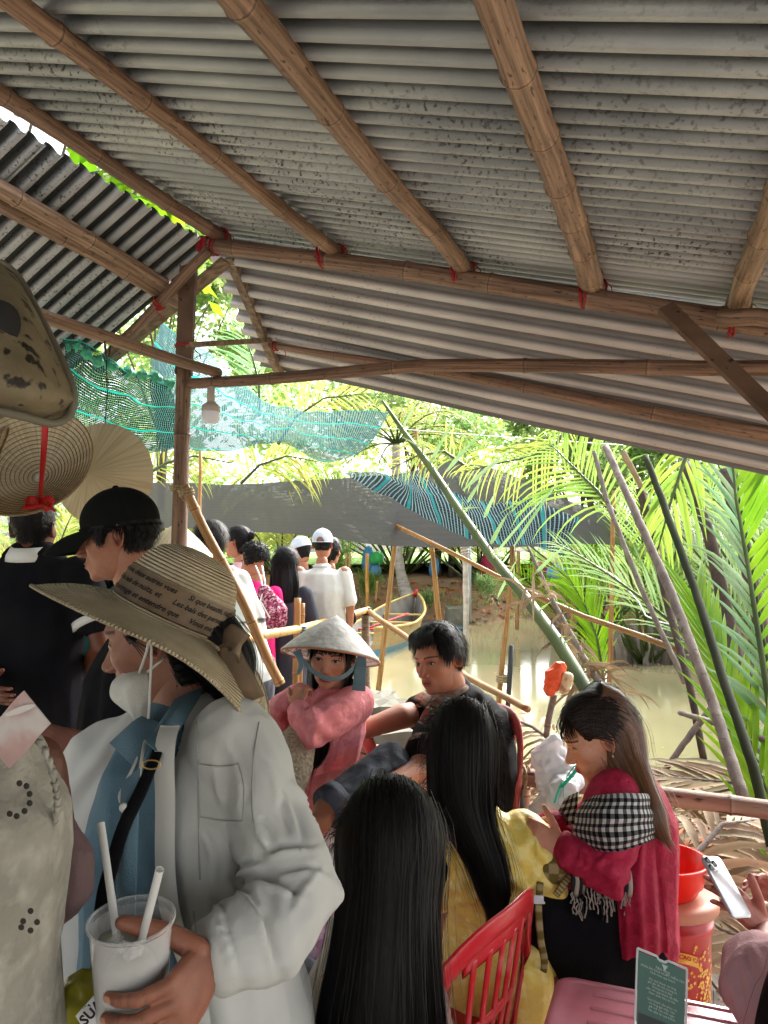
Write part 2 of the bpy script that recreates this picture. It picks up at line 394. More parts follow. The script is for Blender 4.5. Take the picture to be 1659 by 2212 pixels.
# purlins on the right slope
Pp = BA + nR*.06
def purlin(u0, v0, u1, v1, w0, w1, label, P=Pp, N=nR, m=m_bamboo, ext=.4, seed=1, nodes=.4, name='bamboo_purlin', group='bamboo purlins under the tin roof', tint=(1,1,1)):
    a, b = hit(u0, v0, P, N), hit(u1, v1, P, N)
    r0, r1 = px(w0, a.y)/2, px(w1, b.y)/2; e = (a-b).normalized()*ext; k = ext/(b-a).length
    return a, b, bamboo(name, [a+e, b], r0+(r0-r1)*k*.5, r1, m, nodes=nodes, label=label, group=group, seed=seed, tint=tint)
a, b, o = purlin(0, 205, 488, 517, 44, 30, 'dark ridge purlin running alongside the bright gap', seed=5, ext=.8, tint=(.8,.72,.72)); lashing(o, lerp(a,b,.96), b-a, .036)
a, b, o = purlin(20, 0, 742, 556, 56, 30, 'second bamboo purlin from the ridge, starting at the top left corner', seed=8, tint=(.95,.86,.8)); lashing(o, lerp(a,b,.955), b-a, .036)
a, b, o = purlin(510, 0, 1012, 592, 78, 36, 'bamboo purlin ending above the middle of the tie beam', seed=2, tint=(1.0,.95,.9)); lashing(o, lerp(a,b,.96), b-a, .042)
a, b, o = purlin(1072, 0, 1284, 632, 82, 50, 'thickest bamboo purlin, pitted with small scars', seed=13, nodes=.33, tint=(1.1,1.05,1)); lashing(o, lerp(a,b,.965), b-a, .05)
a, b, o = purlin(1662, 475, 1592, 672, 62, 44, 'short visible purlin end at the right edge of the frame', seed=4, tint=(1.12,1.1,1)); lashing(o, lerp(a,b,.93), b-a, .042, m=m_rope)
# left slope pair
Pl = G1 - nL*.05
a, b, o = purlin(0, 405, 392, 640, 40, 32, 'upper of the two bamboo poles side by side under the left slope', P=Pl, N=nL, seed=21, ext=.6, tint=(1.15,1.15,1.1))
a, b, o = purlin(0, 438, 388, 655, 36, 26, 'lower of the two bamboo poles side by side under the left slope', P=Pl, N=nL, seed=22, ext=.6, tint=(.95,.9,.85))
a, b, o = purlin(445, 548, 212, 792, 24, 22, 'bamboo rafter slanting down left behind the main post', P=G1-nL*.12, N=nL, seed=23, ext=.02, name='bamboo_rafter', group='bamboo rafters and braces', tint=(.7,.62,.58)); lashing(o, lerp(a,b,.42), b-a, .03)
# beams
o = bamboo('bamboo_beam', [BA-d2*.03, lerp(BA,BB,.45)+V((0,0,.012)), BB+d2*.5], px(32,3.6)/2, px(56,2.7)/2, m_bamboo, label='long brown bamboo tie beam crossing the frame under the purlin ends', cat='bamboo beam', group='bamboo beams', seed=31, nodes=.45, tint=(.82,.76,.72))
lashing(o, BA+d2*.01, d2, .037, turns=8, wid=.05); lashing(o, BA+d2*.06, d2, .037, turns=3)
for u, v in ((695,556), (984,592), (1258,640), (1575,700)):
    p = hit(u, v, BA, (BB-BA).cross(V((0,0,1))).normalized()); lashing(o, p, d2+V((0,0,.3)), .045, turns=3, wid=.02)
o = bamboo('bamboo_beam', [at(1552,684,2.72), at(1720,694,2.6)], .031, .031, m_bamboo, label='stub of bamboo beam laid beside the tie beam at the right edge', cat='bamboo beam', group='bamboo beams', seed=33, tint=(.9,.85,.8))
o = bamboo('bamboo_beam', [at(410,829,3.62), at(900,793,3.28), at(1700,795,2.72)], px(24,3.6)/2, px(36,2.75)/2, m_bamboo, label='thin bamboo beam running level from the main post to the right edge', cat='bamboo beam', group='bamboo beams', seed=34, nodes=.5, tint=(.72,.62,.56))
o = bamboo('bamboo_beam', [hit(590,746,E1-nA*.045,nA), hit(1200,850,E1-nA*.045,nA), hit(1700,945,E1-nA*.045,nA)], px(14,4.2)/2, px(32,3.5)/2, m_bamboo, label='bamboo pole under the tin awning, tied to its left timber', cat='bamboo beam', group='bamboo beams', seed=35, nodes=.5, tint=(.82,.72,.66))
lashing(o, at(594,748,4.15), da, .02, turns=3)
bamboo('bamboo_beam', [at(-200,585,2.1), at(112,693,2.72), at(472,806,3.58)], px(36,2.5)/2, px(22,3.6)/2, m_bamboo, label='bamboo pole from the left edge tied against the main post', cat='bamboo beam', group='bamboo beams', seed=36, nodes=.5, tint=(.92,.86,.82))
mb = MB(); mb.bar(at(1437,664,2.72), at(1680,900,2.45), .062, .022, up=V((0,-1,.2))); tag(mb.build('brace_board', m_board, smooth=False), 'dark brown wooden brace board slanting down at the right edge', 'board')
# main post: bamboo below, flat timber spliced at the top
o = bamboo('main_post', [V((at(386,1225,3.66).x-.02, 3.66, 0)), at(386,1225,3.66), at(397,800,3.66)], .041, .036, m_bamboo, label='thick brown bamboo post carrying the roof beside the shade net', cat='post', seed=41, nodes=.62, tint=(.72,.66,.58), bend=.003)
mb = MB(); mb.bar(at(397,810,3.66), at(411,505,3.66), .076, .045, up=V((0,-1,0))); mb.build('timber_extension', m_board, o, smooth=False)
lashing(o, at(388,1055,3.66), V((0,0,1)), .041, m=m_rope, turns=4, wid=.025); lashing(o, at(400,748,3.66), V((0,0,1)), .045, turns=2, wid=.01)
bamboo('brace_pole', [at(398,1048,3.55), at(606,1478,3.75)], px(20,3.6)/2, px(22,3.7)/2, m_bamboo2, label='slanting bamboo brace lashed to the main post, foot near the rail', cat='bamboo pole', group='bamboo rafters and braces', seed=42, nodes=.3, tint=(.85,.78,.68))
o = bpy.data.objects['brace_pole']; lashing(o, at(402,1062,3.55), V((.3,0,-1)), .03, m=m_rope, turns=5, wid=.03, thick=.004)
# wires
def wire(name, pts, r, m, label, parent=None, cat='cord'):
    mb = MB(); mb.tube(pts, r, n=6); o = mb.build(name, m, parent)
    if not parent: tag(o, label, cat)
    return o
wire('hanging_wire', [at(229,732,3.05), at(229,760,3.0), at(232,850,3.0), at(222,975,3.0)], .0022, m_wire, 'black wire hanging from the left bamboo pole to a hat')
wire('pole_wire_loop', [at(232+6*math.cos(t)-3*math.sin(t)*0, 746+26*math.sin(t), 2.97+.04*math.cos(t)) for t in np.linspace(0,6.28,20)], .003, m_wire, 'black wire loop round the left bamboo pole')
# bulb
tb = thing('light_bulb', 'white unlit light bulb hanging by the main post below the thin beam', 'light bulb', at(454,912,3.45))
Yb = 3.45; s = px(1, Yb); top = at(456,834,Yb)
m_wht = M('white_plastic', (.75,.75,.76), (.68,.68,.70), scale=30, rough=.35); m_dia = M('milky_diffuser', (.86,.86,.92), rough=.25, spec=.5, trans=.4); m_soc = M('socket_plastic', (.42,.36,.30), (.35,.3,.26), scale=30, rough=.5)
mb = MB(); mb.lathe([(0,0),(3*s,0),(8*s,-3*s),(8.5*s,-34*s),(6*s,-38*s),(0,-38*s)], top, n=20); mb.build('socket', m_soc, tb)
mb = MB(); mb.lathe([(7*s,-34*s),(12*s,-38*s),(19*s,-44*s),(19.5*s,-56*s),(18.5*s,-57*s),(0,-57*s)], top, n=28, wob=lambda a,i: .03*math.cos(a*14) if i in (2,3) else 0); mb.build('bulb_base', m_soc, tb)
mb = MB(); mb.lathe([(18*s,-56*s),(20*s,-60*s),(19*s,-74*s),(16*s,-80*s),(10*s,-81*s),(0,-81*s)], top, n=28); mb.build('diffuser', m_dia, tb)
mb = MB(); mb.tube([at(458,812,3.4), at(456,824,Yb), top], .002, n=6); mb.build('cord', m_wire, tb)
# ============================================================ VEGETATION
def leafm(name, a, b, trans=.45, rough=.45): return M(name, a, b, scale=3, rough=rough, vcol=True, trans=trans, spec=.3)
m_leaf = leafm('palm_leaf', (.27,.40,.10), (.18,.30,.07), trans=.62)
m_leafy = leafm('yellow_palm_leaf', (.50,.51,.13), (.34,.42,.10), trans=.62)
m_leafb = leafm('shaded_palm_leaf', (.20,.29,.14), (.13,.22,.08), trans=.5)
m_bush = leafm('bush_leaf', (.40,.53,.25), (.27,.43,.16), trans=.62)
m_bright = leafm('fresh_palm_leaf', (.22,.42,.015), (.15,.33,.012), trans=.6)
m_dry = M('dry_leaf', (.44,.33,.205), (.24,.155,.09), scale=4, rough=.7, vcol=True, trans=.12, bump=.3, bscale=30, bst=(1,1,1))
m_rachis = M('green_rachis', (.075,.105,.025), (.04,.06,.013), scale=3, rough=.4, vcol=True, c3=(.10,.08,.03), scale3=30, th3=(.62,.7))
m_petg = M('grey_petiole', (.24,.205,.18), (.15,.115,.10), scale=4, st=(6,6,1), rough=.8, vcol=True, c3=(.10,.07,.05), scale3=35, th3=(.6,.7), bump=.4, bscale=30, bst=(6,6,1))
m_petd = M('dark_petiole', (.035,.045,.02), (.025,.028,.018), scale=3, rough=.75, vcol=True, c3=(.03,.025,.02), scale3=40, spec=.12)
m_petb = M('brown_petiole', (.09,.055,.045), (.045,.028,.025), scale=5, st=(5,5,1), rough=.8, vcol=True, c3=(.03,.02,.02), scale3=30)
m_bark = M('bark', (.16,.12,.09), (.09,.07,.05), scale=6, st=(4,4,1), rough=.9, bump=.6, bscale=20)
def curve3(p0, p1, p2, n):   # quadratic bezier
    return [p0*((1-t)**2)+p1*(2*t*(1-t))+p2*(t*t) for t in np.linspace(0, 1, n)]
def leaflet(mb, base, d, L, w, nrm, droop=.3, segs=4, c=(1,1,1), fold=.35, grav=1.0):
    """a pointed blade folded along its midrib"""
    d = d.normalized(); side = d.cross(nrm).normalized(); up = side.cross(d); b = len(mb.v); p = V(base)
    cur = V(d)
    for i in range(segs+1):
        t = i/segs; ww = w*(.35+.65*min(1, t*5))*(1-t)**.55 if i < segs else w*.02
        s2 = cur.cross(nrm); s2 = s2.normalized() if s2.length > 1e-5 else side; u2 = s2.cross(cur)
        mb.vert(p-s2*ww+u2*ww*fold, c); mb.vert(p, (c[0]*.85,c[1]*.85,c[2]*.85)); mb.vert(p+s2*ww+u2*ww*fold, c)
        if i < segs: cur = (cur + V((0,0,-1))*(droop*grav*(t+.3)/segs*2)).normalized(); p = p + cur*(L/segs)
    for i in range(segs):
        q = b+i*3; mb.face((q,q+1,q+4,q+3)); mb.face((q+1,q+2,q+5,q+4))
def frond(mb, rac, nrm, r0=.02, leafL=.8, lw=.02, spacing=.06, start=.2, ang=50, droop=.3, segs=4, R=random, tint=(1,1,1), tintv=.2, sides=(1,-1), fold=.35, racm=0, leafm_=1, gaps=0, lift=.15, lenprof=None, wmin=.3):
    """rachis polyline with leaflets on both sides"""
    n = len(rac); L = [0]
    for i in range(1, n): L.append(L[-1]+(rac[i]-rac[i-1]).length)
    mb.mi = racm; mb.col = (1,1,1)
    mb.tube(rac, [r0*(1-.85*l/L[-1])+.002 for l in L], n=6)
    mb.mi = leafm_; x = L[-1]*start; k = 0
    while x < L[-1]*.995:
        i = max(j for j in range(n-1) if L[j] <= x); t = (x-L[i])/(L[i+1]-L[i]); p = lerp(rac[i], rac[i+1], t); T = (rac[i+1]-rac[i]).normalized()
        nr = V(nrm); nr = (nr-T*nr.dot(T)).normalized(); S = T.cross(nr); q = x/L[-1]
        lp = lenprof(q) if lenprof else (math.sin(math.pi*min(1,max(0,(q-start)/(1-start)))**.7)*.75+.25)
        a = math.radians(ang*(1-.45*q)*R.uniform(.9, 1.1))
        for sd_ in sides:
            if R.random() < gaps: continue
            dd = T*math.cos(a) + S*(sd_*math.sin(a)) + nr*lift*R.uniform(.5,1.4)
            c = R.uniform(1-tintv, 1+tintv); cc = (c*tint[0]*R.uniform(.9,1.15), c*tint[1], c*tint[2])
            leaflet(mb, p, dd, leafL*lp*R.uniform(.85,1.1), lw*R.uniform(.8,1.15)*(wmin+(1-wmin)*lp), nr, droop*R.uniform(.6,1.4), segs, cc, fold)
        x += spacing*R.uniform(.85,1.15); k += 1
def palm(name, label, x, y, z, nf, L, leaf, group=None, trunk_h=0, seed=0, mleaf=None, up=.9, leafL=.8, spacing=.09, cat='palm', lw=.025, azr=(0, 6.283), r0=.03, gaps=.03, droop=.3, bend=.5, stump=False, tr=.13, tint=(1,1,1)):
    R = random.Random(seed); root = thing(name, label, cat, (x, y, z), group)
    if trunk_h:
        mb = MB(); P = [V((x+.25*math.sin(t*1.5)*trunk_h*.15, y, z-.2+t*(trunk_h+.2))) for t in np.linspace(0,1,24)]
        mb.tube(P, [tr*(1.35-.5*min(1,t*3) if t < .15 else .93)*(1+.05*(i % 2)) for i, t in enumerate(np.linspace(0,1,24))], n=12); mb.build('trunk', m_trunk, root); top = P[-1]
    else: top = V((x, y, z))
    if stump:
        mb = MB()
        for k in range(stump):
            a = R.uniform(0, 6.28); r = R.uniform(.0, 1.0); b = V((x+r*math.cos(a), y+r*math.sin(a)*.7, z-.15)); h = R.uniform(.35,1.15)
            mb.tube([b, b+V((math.cos(a)*.08*1, 0, h*.5)), b+V((math.cos(a)*.2, 0, h))], [(.13,.09),(.095,.06),(.06,.02)], n=8)
        mb.build('stump', m_petg, root)
    mb = MB()
    for k in range(nf):
        az = R.uniform(*azr); u = R.uniform(up-.35, up+.1); d = V((math.cos(az)*(1-u*.6), math.sin(az)*(1-u*.6), u)).normalized()
        l = L*R.uniform(.75, 1.1); hd = V((math.cos(az), math.sin(az), 0)); b = top + hd*R.uniform(.05,.25)*(1 if not trunk_h else .3)
        p1 = b + d*l*.55; p2 = b + d*l*(1-bend*.25) + hd*l*bend*.35 - V((0,0,1))*l*bend*.35
        rac = curve3(b, p1, p2, 9); side = hd.cross(V((0,0,1)))
        nrm = side.cross((p2-b).normalized()); nrm = nrm if nrm.z > 0 else -nrm
        nrm = (nrm + side*R.uniform(-.6,.6)).normalized()
        frond(mb, rac, nrm, r0, leafL, lw, spacing, start=.28 if not trunk_h else .12, segs=3, R=R, gaps=gaps, droop=droop, tint=tint)
    mb.build('crown', [m_rachis, mleaf or leaf], root)
    return root
m_trunk = M('palm_trunk', (.42,.38,.34), (.28,.25,.22), scale=3, st=(1,1,5), rough=.9, bump=1, bscale=8, bst=(1,1,6), c3=(.1,.09,.07), scale3=8)
def gz(x, y): return bank_z(x, y)
G = 'nipa palms along the far bank'
# coconut and nipa palms on and behind the far bank, left to right
spec_ = [(-15.5,22,4.2,m_leafy,1,'yellowish palm at the far left beyond the shade net'),(-10.5,24,4.8,m_leafy,2,'yellow-green palm rising behind the left end of the shade net'),
         (-7.0,27,5.5,m_leafy,3,'yellow palm behind the shade net, left of the bulb'),(-3.6,27,5.2,m_leafy,4,'yellow-green palm behind the shade net below the bulb'),
         (0.6,28,6.0,m_leaf,5,'tall green palm behind the sagging turquoise net corner'),(3.3,27,6.2,m_leafy,6,'bright palm behind the upper end of the diagonal stem'),
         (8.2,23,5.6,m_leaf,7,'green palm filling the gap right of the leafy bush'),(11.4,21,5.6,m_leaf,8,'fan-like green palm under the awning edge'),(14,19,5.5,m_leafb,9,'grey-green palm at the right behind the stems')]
for x, y, L, mt, sd_, lb in spec_:
    palm('nipa_palm', lb, x, y, gz(x, y)-.1, 19, L, mt, G, seed=sd_, leafL=1.25, spacing=.12, lw=.05, r0=.045, up=.85)
# taller trees beyond: trunk, limbs and leaf clusters
def leaf_tree(label, x, y, h, rad, seed, m, n=5200, leaf=.085, name='broadleaf_tree', flat=.8, base=None, cat='tree', trunk=.14, group='broadleaf trees beyond the river'):
    R = random.Random(seed); z0 = gz(x, y) if base is None else base; root = thing(name, label, cat, (x, y, z0), group)
    cl = []; mb = MB(); top = V((x+R.uniform(-.4,.4), y, z0+h*.72))
    mb.tube([V((x,y,z0-.2)), V((x+.2,y,z0+h*.35)), top], [trunk, trunk*.75, trunk*.35], n=8)
    for k in range(16):
        a = R.uniform(0,6.28); zz = R.uniform(-.75,1); rr = rad*R.uniform(.3,1)*math.sqrt(max(.05,1-zz*zz*.8)); c = V((x+rr*math.cos(a), y+rr*math.sin(a), z0+h-rad*flat+zz*rad*flat)); cl.append((c, rad*R.uniform(.22,.42)))
        s_ = lerp(V((x,y,z0)), top, R.uniform(.35,1)); mb.tube([s_, lerp(s_,c,.5)+V((0,0,.1)), c], [trunk*.3, trunk*.18, .012], n=5)
    mb.build('trunk', m_bark, root)
    mb = MB()
    for i in range(n):
        c, r = cl[R.randrange(len(cl))]; d = V((R.gauss(0,1),R.gauss(0,1),R.gauss(0,1))).normalized(); p = c + d*r*(R.random()**.45); s = leaf*R.uniform(.6,1.3)
        a = V((R.gauss(0,1),R.gauss(0,1),R.gauss(0,.6))).normalized(); b = a.cross(V((R.gauss(0,.5),R.gauss(0,.5),1))).normalized()
        g = R.uniform(.7,1.35); col = (g*R.uniform(.8,1.3), g, g*.9); q = [mb.vert(p-a*s, col), mb.vert(p+b*s*.55, col), mb.vert(p+a*s, col), mb.vert(p-b*s*.55, col)]; mb.face(q)
    mb.build('crown', m, root); return root
leaf_tree('light green small-leaved tree seen through the gap beside the main post', -7.2, 24.5, 13.5, 3.8, 11, m_bush, n=15000, leaf=.13)
leaf_tree('bushy green tree left of the main post behind the turquoise net', -12.5, 27, 12, 3.5, 12, m_bush, n=8000, leaf=.14)
leaf_tree('pale green round-leaved bush right of the diagonal stem', 5.4, 20.5, 6.2, 2.3, 13, m_bush, n=11000, leaf=.10, base=.2)
leaf_tree('low round-leaved bush above the end of the striped net', 8.2, 19.5, 5.3, 2.0, 14, m_bush, n=8000, leaf=.10, base=.2)
leaf_tree('tall tree behind the palms right of the sagging net corner', 1.0, 33, 11, 4.2, 15, m_bush, n=9000, leaf=.15)
leaf_tree('tall dense tree behind the bush at the right', 9, 31, 11, 4.4, 16, m_bush, n=9000, leaf=.15)
leaf_tree('dense tree at the far right behind the fronds', 16, 26, 10, 4.2, 17, m_bush, n=8000, leaf=.15)
leaf_tree('tree at the far left seen behind the hanging hats', -19, 30, 10, 4.2, 18, m_bush, n=7000, leaf=.15)
# far woodland closing the view
mb = MB(); R = random.Random(99); cl = [(V((R.uniform(-48,48), R.uniform(36,46), R.uniform(1,13)**1.0)), R.uniform(1.4,3.2)) for _ in range(230)]
for i in range(60000):
    c, r = cl[R.randrange(len(cl))]; d = V((R.gauss(0,1),R.gauss(0,1),R.gauss(0,1))).normalized(); p = c + d*r*(R.random()**.4); s = R.uniform(.12,.30)
    a = V((R.gauss(0,1),R.gauss(0,1),R.gauss(0,.7))).normalized(); b = a.cross(V((R.gauss(0,.5),R.gauss(0,.5),1))).normalized(); g = R.uniform(.75,1.4); col = (g*R.uniform(.8,1.4), g, g*.8)
    mb.face([mb.vert(p-a*s, col), mb.vert(p+b*s*.6, col), mb.vert(p+a*s, col), mb.vert(p-b*s*.6, col)])
tag(mb.build('woodland', m_bush), kind='stuff')
# leafy branch above the ridge gap
leaf_tree('leafy branches overhanging the roof, seen through the ridge gap', -2.9, 5.2, 6.6, 1.9, 19, m_bright, n=2600, leaf=.10, base=-.5, trunk=.06)
# coconut palm with ringed trunk
mb = MB(); pr = [(856,1150,24.4),(860,1200,24.3),(866,1240,24.3),(875,1275,24.3),(888,1312,24.2)]; P = [at(*q) for q in pr][::-1]
PP = []; RR = []
for i in range(4):
    for k in range(9): t = k/9; PP.append(lerp(P[i],P[i+1],t)); RR.append(lerp(.24,.15,min(1,(i+t)/2.2))*(1+.06*(k % 2)))
root = thing('coconut_palm', 'leaning coconut palm with pale ringed trunk on the far bank', 'palm', P[0]); top = V((P[-1].x, P[-1].y, P[-1].z+2.8))
mb.tube(PP+[P[-1]+V((0,0,1.2)), top], RR+[.15,.13], n=12); mb.build('trunk', m_trunk, root)
mb = MB(); R = random.Random(5)
for k in range(13):
    az = k*2.4; hd = V((math.cos(az), math.sin(az), 0)); u = R.uniform(.1,.9); l = 3.0; b = top
    rac = curve3(b, b+hd*l*.5+V((0,0,u*l*.7)), b+hd*l*.95+V((0,0,(u-.7)*l*.6)), 9); frond(mb, rac, V((0,0,1)), .035, .8, .028, .1, start=.12, segs=3, R=R, droop=.6)
mb.build('crown', [m_rachis, m_leafy], root)
# bright grass beyond the bank
m_field = M('field_grass', (.20,.34,.05), (.14,.26,.04), scale=.8, rough=.9)
mb = MB(); mb.grid([[V((x, y, gz(x, 34)+.25+ (y-27)*.012)) for x in np.linspace(-60,60,30)] for y in (27.5, 32, 40, 80)])
tag(mb.build('grass', m_field), kind='structure')
# tufts of grass and litter on the bank
mb = MB(); R = random.Random(9)
for k in range(1500):
    x = R.uniform(-9, 12); y = R.uniform(23.3, 28) - max(0, min(8,(x-5)*1.0)); z = gz(x,y)
    if vnoise(np.array([[x*.7,y*.7,3.3]]))[0] < .05 or z < WZ: continue
    h = R.uniform(.08,.28)
    for j in range(3):
        a = R.uniform(0,6.28); w_ = .02; p = V((x+R.uniform(-.06,.06), y, z)); q = p+V((math.cos(a)*h*.5,math.sin(a)*h*.5,h)); c = R.uniform(.7,1.3)
        i = [mb.vert(p-V((w_,0,0)),(c,c,c)), mb.vert(p+V((w_,0,0)),(c,c,c)), mb.vert(q,(c,c,c))]; mb.face(i)
tag(mb.build('weeds', m_bush), kind='stuff')
mb = MB()
for k in range(2600):
    x = R.uniform(-9, 12); y = R.uniform(23.2, 27) - max(0, min(8,(x-5)*1.0)); z = gz(x,y)+.02
    if z < WZ+.05: continue
    a = R.uniform(0,3.14); s = R.uniform(.05,.13); e = V((math.cos(a)*s, math.sin(a)*s, R.uniform(-.02,.06))); g = V((-math.sin(a)*s*.45, math.cos(a)*s*.45, R.uniform(0,.05))); c = R.choice([(1,.9,.8),(1.5,.6,.35),(.7,.6,.5),(1.3,1.1,.8)])
    p = V((x,y,z)); mb.face([mb.vert(p-e,c), mb.vert(p+g,c), mb.vert(p+e,c), mb.vert(p-g,c)])
tag(mb.build('fallen_leaves', m_dry), kind='stuff')
# small shrubs on the bank
for k, (u, v, Y, r, lb) in enumerate([(795,1260,24.5,.9,'reedy green shrub behind the white polo shirt'),(880,1312,24.6,.45,'small bright shrub beside the coconut trunk'),(925,1290,25,.5,'small green shrub on the slope left of the slab'),(1052,1262,24.5,.75,'bluish green shrub right of the whitewashed post'),(1035,1252,25,.4,'weed clump by the grey pipe post'),(735,1200,24,1.2,'reedy clump left of the yellow bamboo stake'),(850,1300,23.8,.35,'low weeds above the boat')]):
    p = at(u, v, Y); R = random.Random(k+50); mb = MB()
    for j in range(220 if r > .4 else 90):
        a = R.uniform(0,6.28); el = R.uniform(.2,1.4); d = V((math.cos(a)*math.cos(el), math.sin(a)*math.cos(el), math.sin(el))); c = R.uniform(.7,1.35)
        leaflet(mb, p-V((0,0,r*.5))+V((R.uniform(-.3,.3)*r,R.uniform(-.3,.3)*r,R.uniform(0,.6)*r)), d, r*R.uniform(.4,.9), .025, V((0,0,1)), .5, 2, (c,c,c))
    tag(mb.build('shrub', m_bush if k not in (0,5) else m_leaf), lb, 'shrub', 'shrubs on the far bank')
# nipa clump in the water at the right
for k, (x, y, sd_, L, st, lb, mt) in enumerate([(5.1,15.1,61,4.6,16,'nipa palm clump in the water with cut brown stumps, left one',m_leaf),(6.0,15.6,62,5.0,18,'nipa palm clump with fat pale stumps, middle one',m_leafb),(6.9,15.3,63,5.0,16,'nipa palm clump with cut stumps beside the grey petioles',m_leaf),(8.1,14.2,64,5.2,12,'nipa palm clump at the right behind the near fronds',m_leafb),(4.5,17.8,65,3.2,8,'small fresh nipa palm at the left of the stump clump',m_bright)]):
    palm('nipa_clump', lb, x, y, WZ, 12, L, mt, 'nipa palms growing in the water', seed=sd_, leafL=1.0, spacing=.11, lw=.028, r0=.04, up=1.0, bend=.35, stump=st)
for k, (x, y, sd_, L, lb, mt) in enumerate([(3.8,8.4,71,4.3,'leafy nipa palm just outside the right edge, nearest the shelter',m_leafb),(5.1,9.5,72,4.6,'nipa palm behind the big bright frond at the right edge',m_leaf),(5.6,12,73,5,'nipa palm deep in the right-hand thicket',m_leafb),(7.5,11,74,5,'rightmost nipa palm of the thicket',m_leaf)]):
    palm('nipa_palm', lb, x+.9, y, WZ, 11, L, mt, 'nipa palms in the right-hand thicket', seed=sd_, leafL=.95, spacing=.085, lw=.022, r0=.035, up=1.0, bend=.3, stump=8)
# near stems at the right
def stem(name, pts, w, m, label, cat='palm stem', group='palm stems at the right edge', n=12, flat=.8, seed=1):
    """pts (u,v,Y), w widths in reading units"""
    R = random.Random(seed); P = [at(*p) for p in pts]; PP = []; WW = []
    m_ = len(P)
    for i in range(m_-1):
        for k in range(8): t = k/8; PP.append(lerp(P[i],P[i+1],t)+V((R.uniform(-1,1),0,R.uniform(-1,1)))*.002); WW.append(px(lerp(w[i],w[i+1],t), lerp(pts[i][2],pts[i+1][2],t))/2)
    PP.append(P[-1]); WW.append(px(w[-1], pts[-1][2])/2)
    mb = MB(); mb.tube(PP, [(a*(1+R.uniform(-.04,.04)), a*flat) for a in WW], n=n, side=(1,0,0), cols=[(R.uniform(.85,1.15),)*3 for _ in PP])
    return tag(mb.build(name, m), label, cat, group)
stem('bare_cane', [(1308,965,5.0),(1360,1080,4.7),(1450,1280,4.3),(1540,1520,3.9),(1606,1725,3.55)], [15,17,21,24,27], m_petg, 'pale grey lichen-spotted stem leaning from the awning edge to the rail', seed=1)
stem('bare_cane', [(1394,985,4.6),(1430,1080,4.4),(1500,1270,4.0),(1560,1460,3.6),(1625,1650,3.25),(1668,1830,3.05)], [13,16,18,21,23,24], m_petd, 'dark green smooth stem passing behind the rail at the right edge', seed=2)
stem('bare_cane', [(1283,975,6.6),(1310,1080,6.5),(1380,1260,6.1),(1430,1370,5.9),(1480,1475,5.7)], [9,11,12,12,13], m_petg, 'thin crooked pale brown stem left of the grey one', seed=3)
stem('bare_cane', [(1382,1055,6.0),(1410,1160,5.9),(1440,1300,5.6),(1490,1480,5.2),(1520,1640,5.0)], [18,17,16,16,16], m_petb, 'broken dark brown stem between the grey and the green stem', seed=4)
stem('bare_cane', [(1460,1260,5.2),(1500,1370,5.0),(1560,1520,4.6),(1600,1660,4.3)], [20,22,24,24], m_petg, 'short pale grey stem crossing behind the dark green one', seed=5)
stem('bare_cane', [(1480,1000,6.5),(1530,1150,6.2),(1570,1330,5.9),(1605,1500,5.6),(1640,1700,5.4)], [22,26,30,34,36], m_petb, 'thick purplish brown stem behind the bright fronds', seed=6)
stem('bare_cane', [(1565,1015,6.2),(1600,1150,6.0),(1640,1330,5.7),(1680,1500,5.4)], [26,30,34,36], m_petb, 'dark thick stem nearest the right edge', seed=7)
stem('bare_cane', [(1345,975,6.2),(1385,1050,6.2),(1420,1180,6.2),(1435,1300,6.3)], [14,12,14,8], m_dry, 'orange-brown dead stalk hanging below the awning', seed=8)
stem('bare_cane', [(1470,1540,4.6),(1540,1560,4.3),(1580,1575,4.2),(1660,1600,4.0)], [14,16,16,16], m_petg, 'cut pinkish brown stalk lying level above the dry leaves', seed=9)
stem('bare_cane', [(1435,1665,4.7),(1500,1575,4.9),(1570,1490,5.1)], [12,14,16], m_petb, 'black slanting stick above the dry leaf pile', seed=10)
# long diagonal stem with its leaflets
root = thing('nipa_frond', 'long green nipa stem leaning diagonally across the river, with sparse leaflets', 'palm frond', at(1272,1492,5.2))
dp = [(826,866,7.4),(870,930,7.3),(930,1010,7.1),(990,1100,6.7),(1060,1200,6.3),(1130,1285,5.9),(1200,1380,5.5),(1262,1482,5.2)]; dw = [6,11,16,18,21,26,31,34]
P = [at(*q) for q in dp]; PP = []; WW = []
for i in range(len(P)-1):
    for k in range(7): t = k/7; PP.append(lerp(P[i],P[i+1],t)); WW.append(px(lerp(dw[i],dw[i+1],t), lerp(dp[i][2],dp[i+1][2],t))/2)
for k in range(1, 8): PP.append(PP[-1]+(P[-1]-P[-2]).normalized()*.14); WW.append(WW[-1])
mb = MB(); mb.tube(PP, [(a, a*.8) for a in WW], n=12, side=(1,0,0), cols=[(1+.15*math.sin(i),)*3 for i in range(len(PP))]); mb.build('stalk', m_rachis, root)
mb = MB(); R = random.Random(4)
for u, v, Y, u2, v2, w_ in [(965,1018,6.9,1045,935,11),(1000,1060,6.8,1112,968,10),(1046,1118,6.6,1073,1068,10),(1010,1085,6.7,1045,1040,9),(1060,1175,6.4,1098,1115,11),(1110,1180,6.2,1215,1030,8),(1060,1210,6.3,1190,1060,7),(1155,1240,6.0,1230,1180,9),(1075,1290,6.2,1120,1210,7),(930,1000,7.1,985,905,9),(905,965,7.1,860,950,5),(870,925,7.3,905,868,7)]:
    b = at(u,v,Y); t_ = at(u2,v2,Y-.15); leaflet(mb, b, (t_-b)+V((0,0,.06)), (t_-b).length*1.05, px(w_,Y)/2, V((0,-1,.2)), .12, 5, (R.uniform(.9,1.3),)*3, fold=.6)
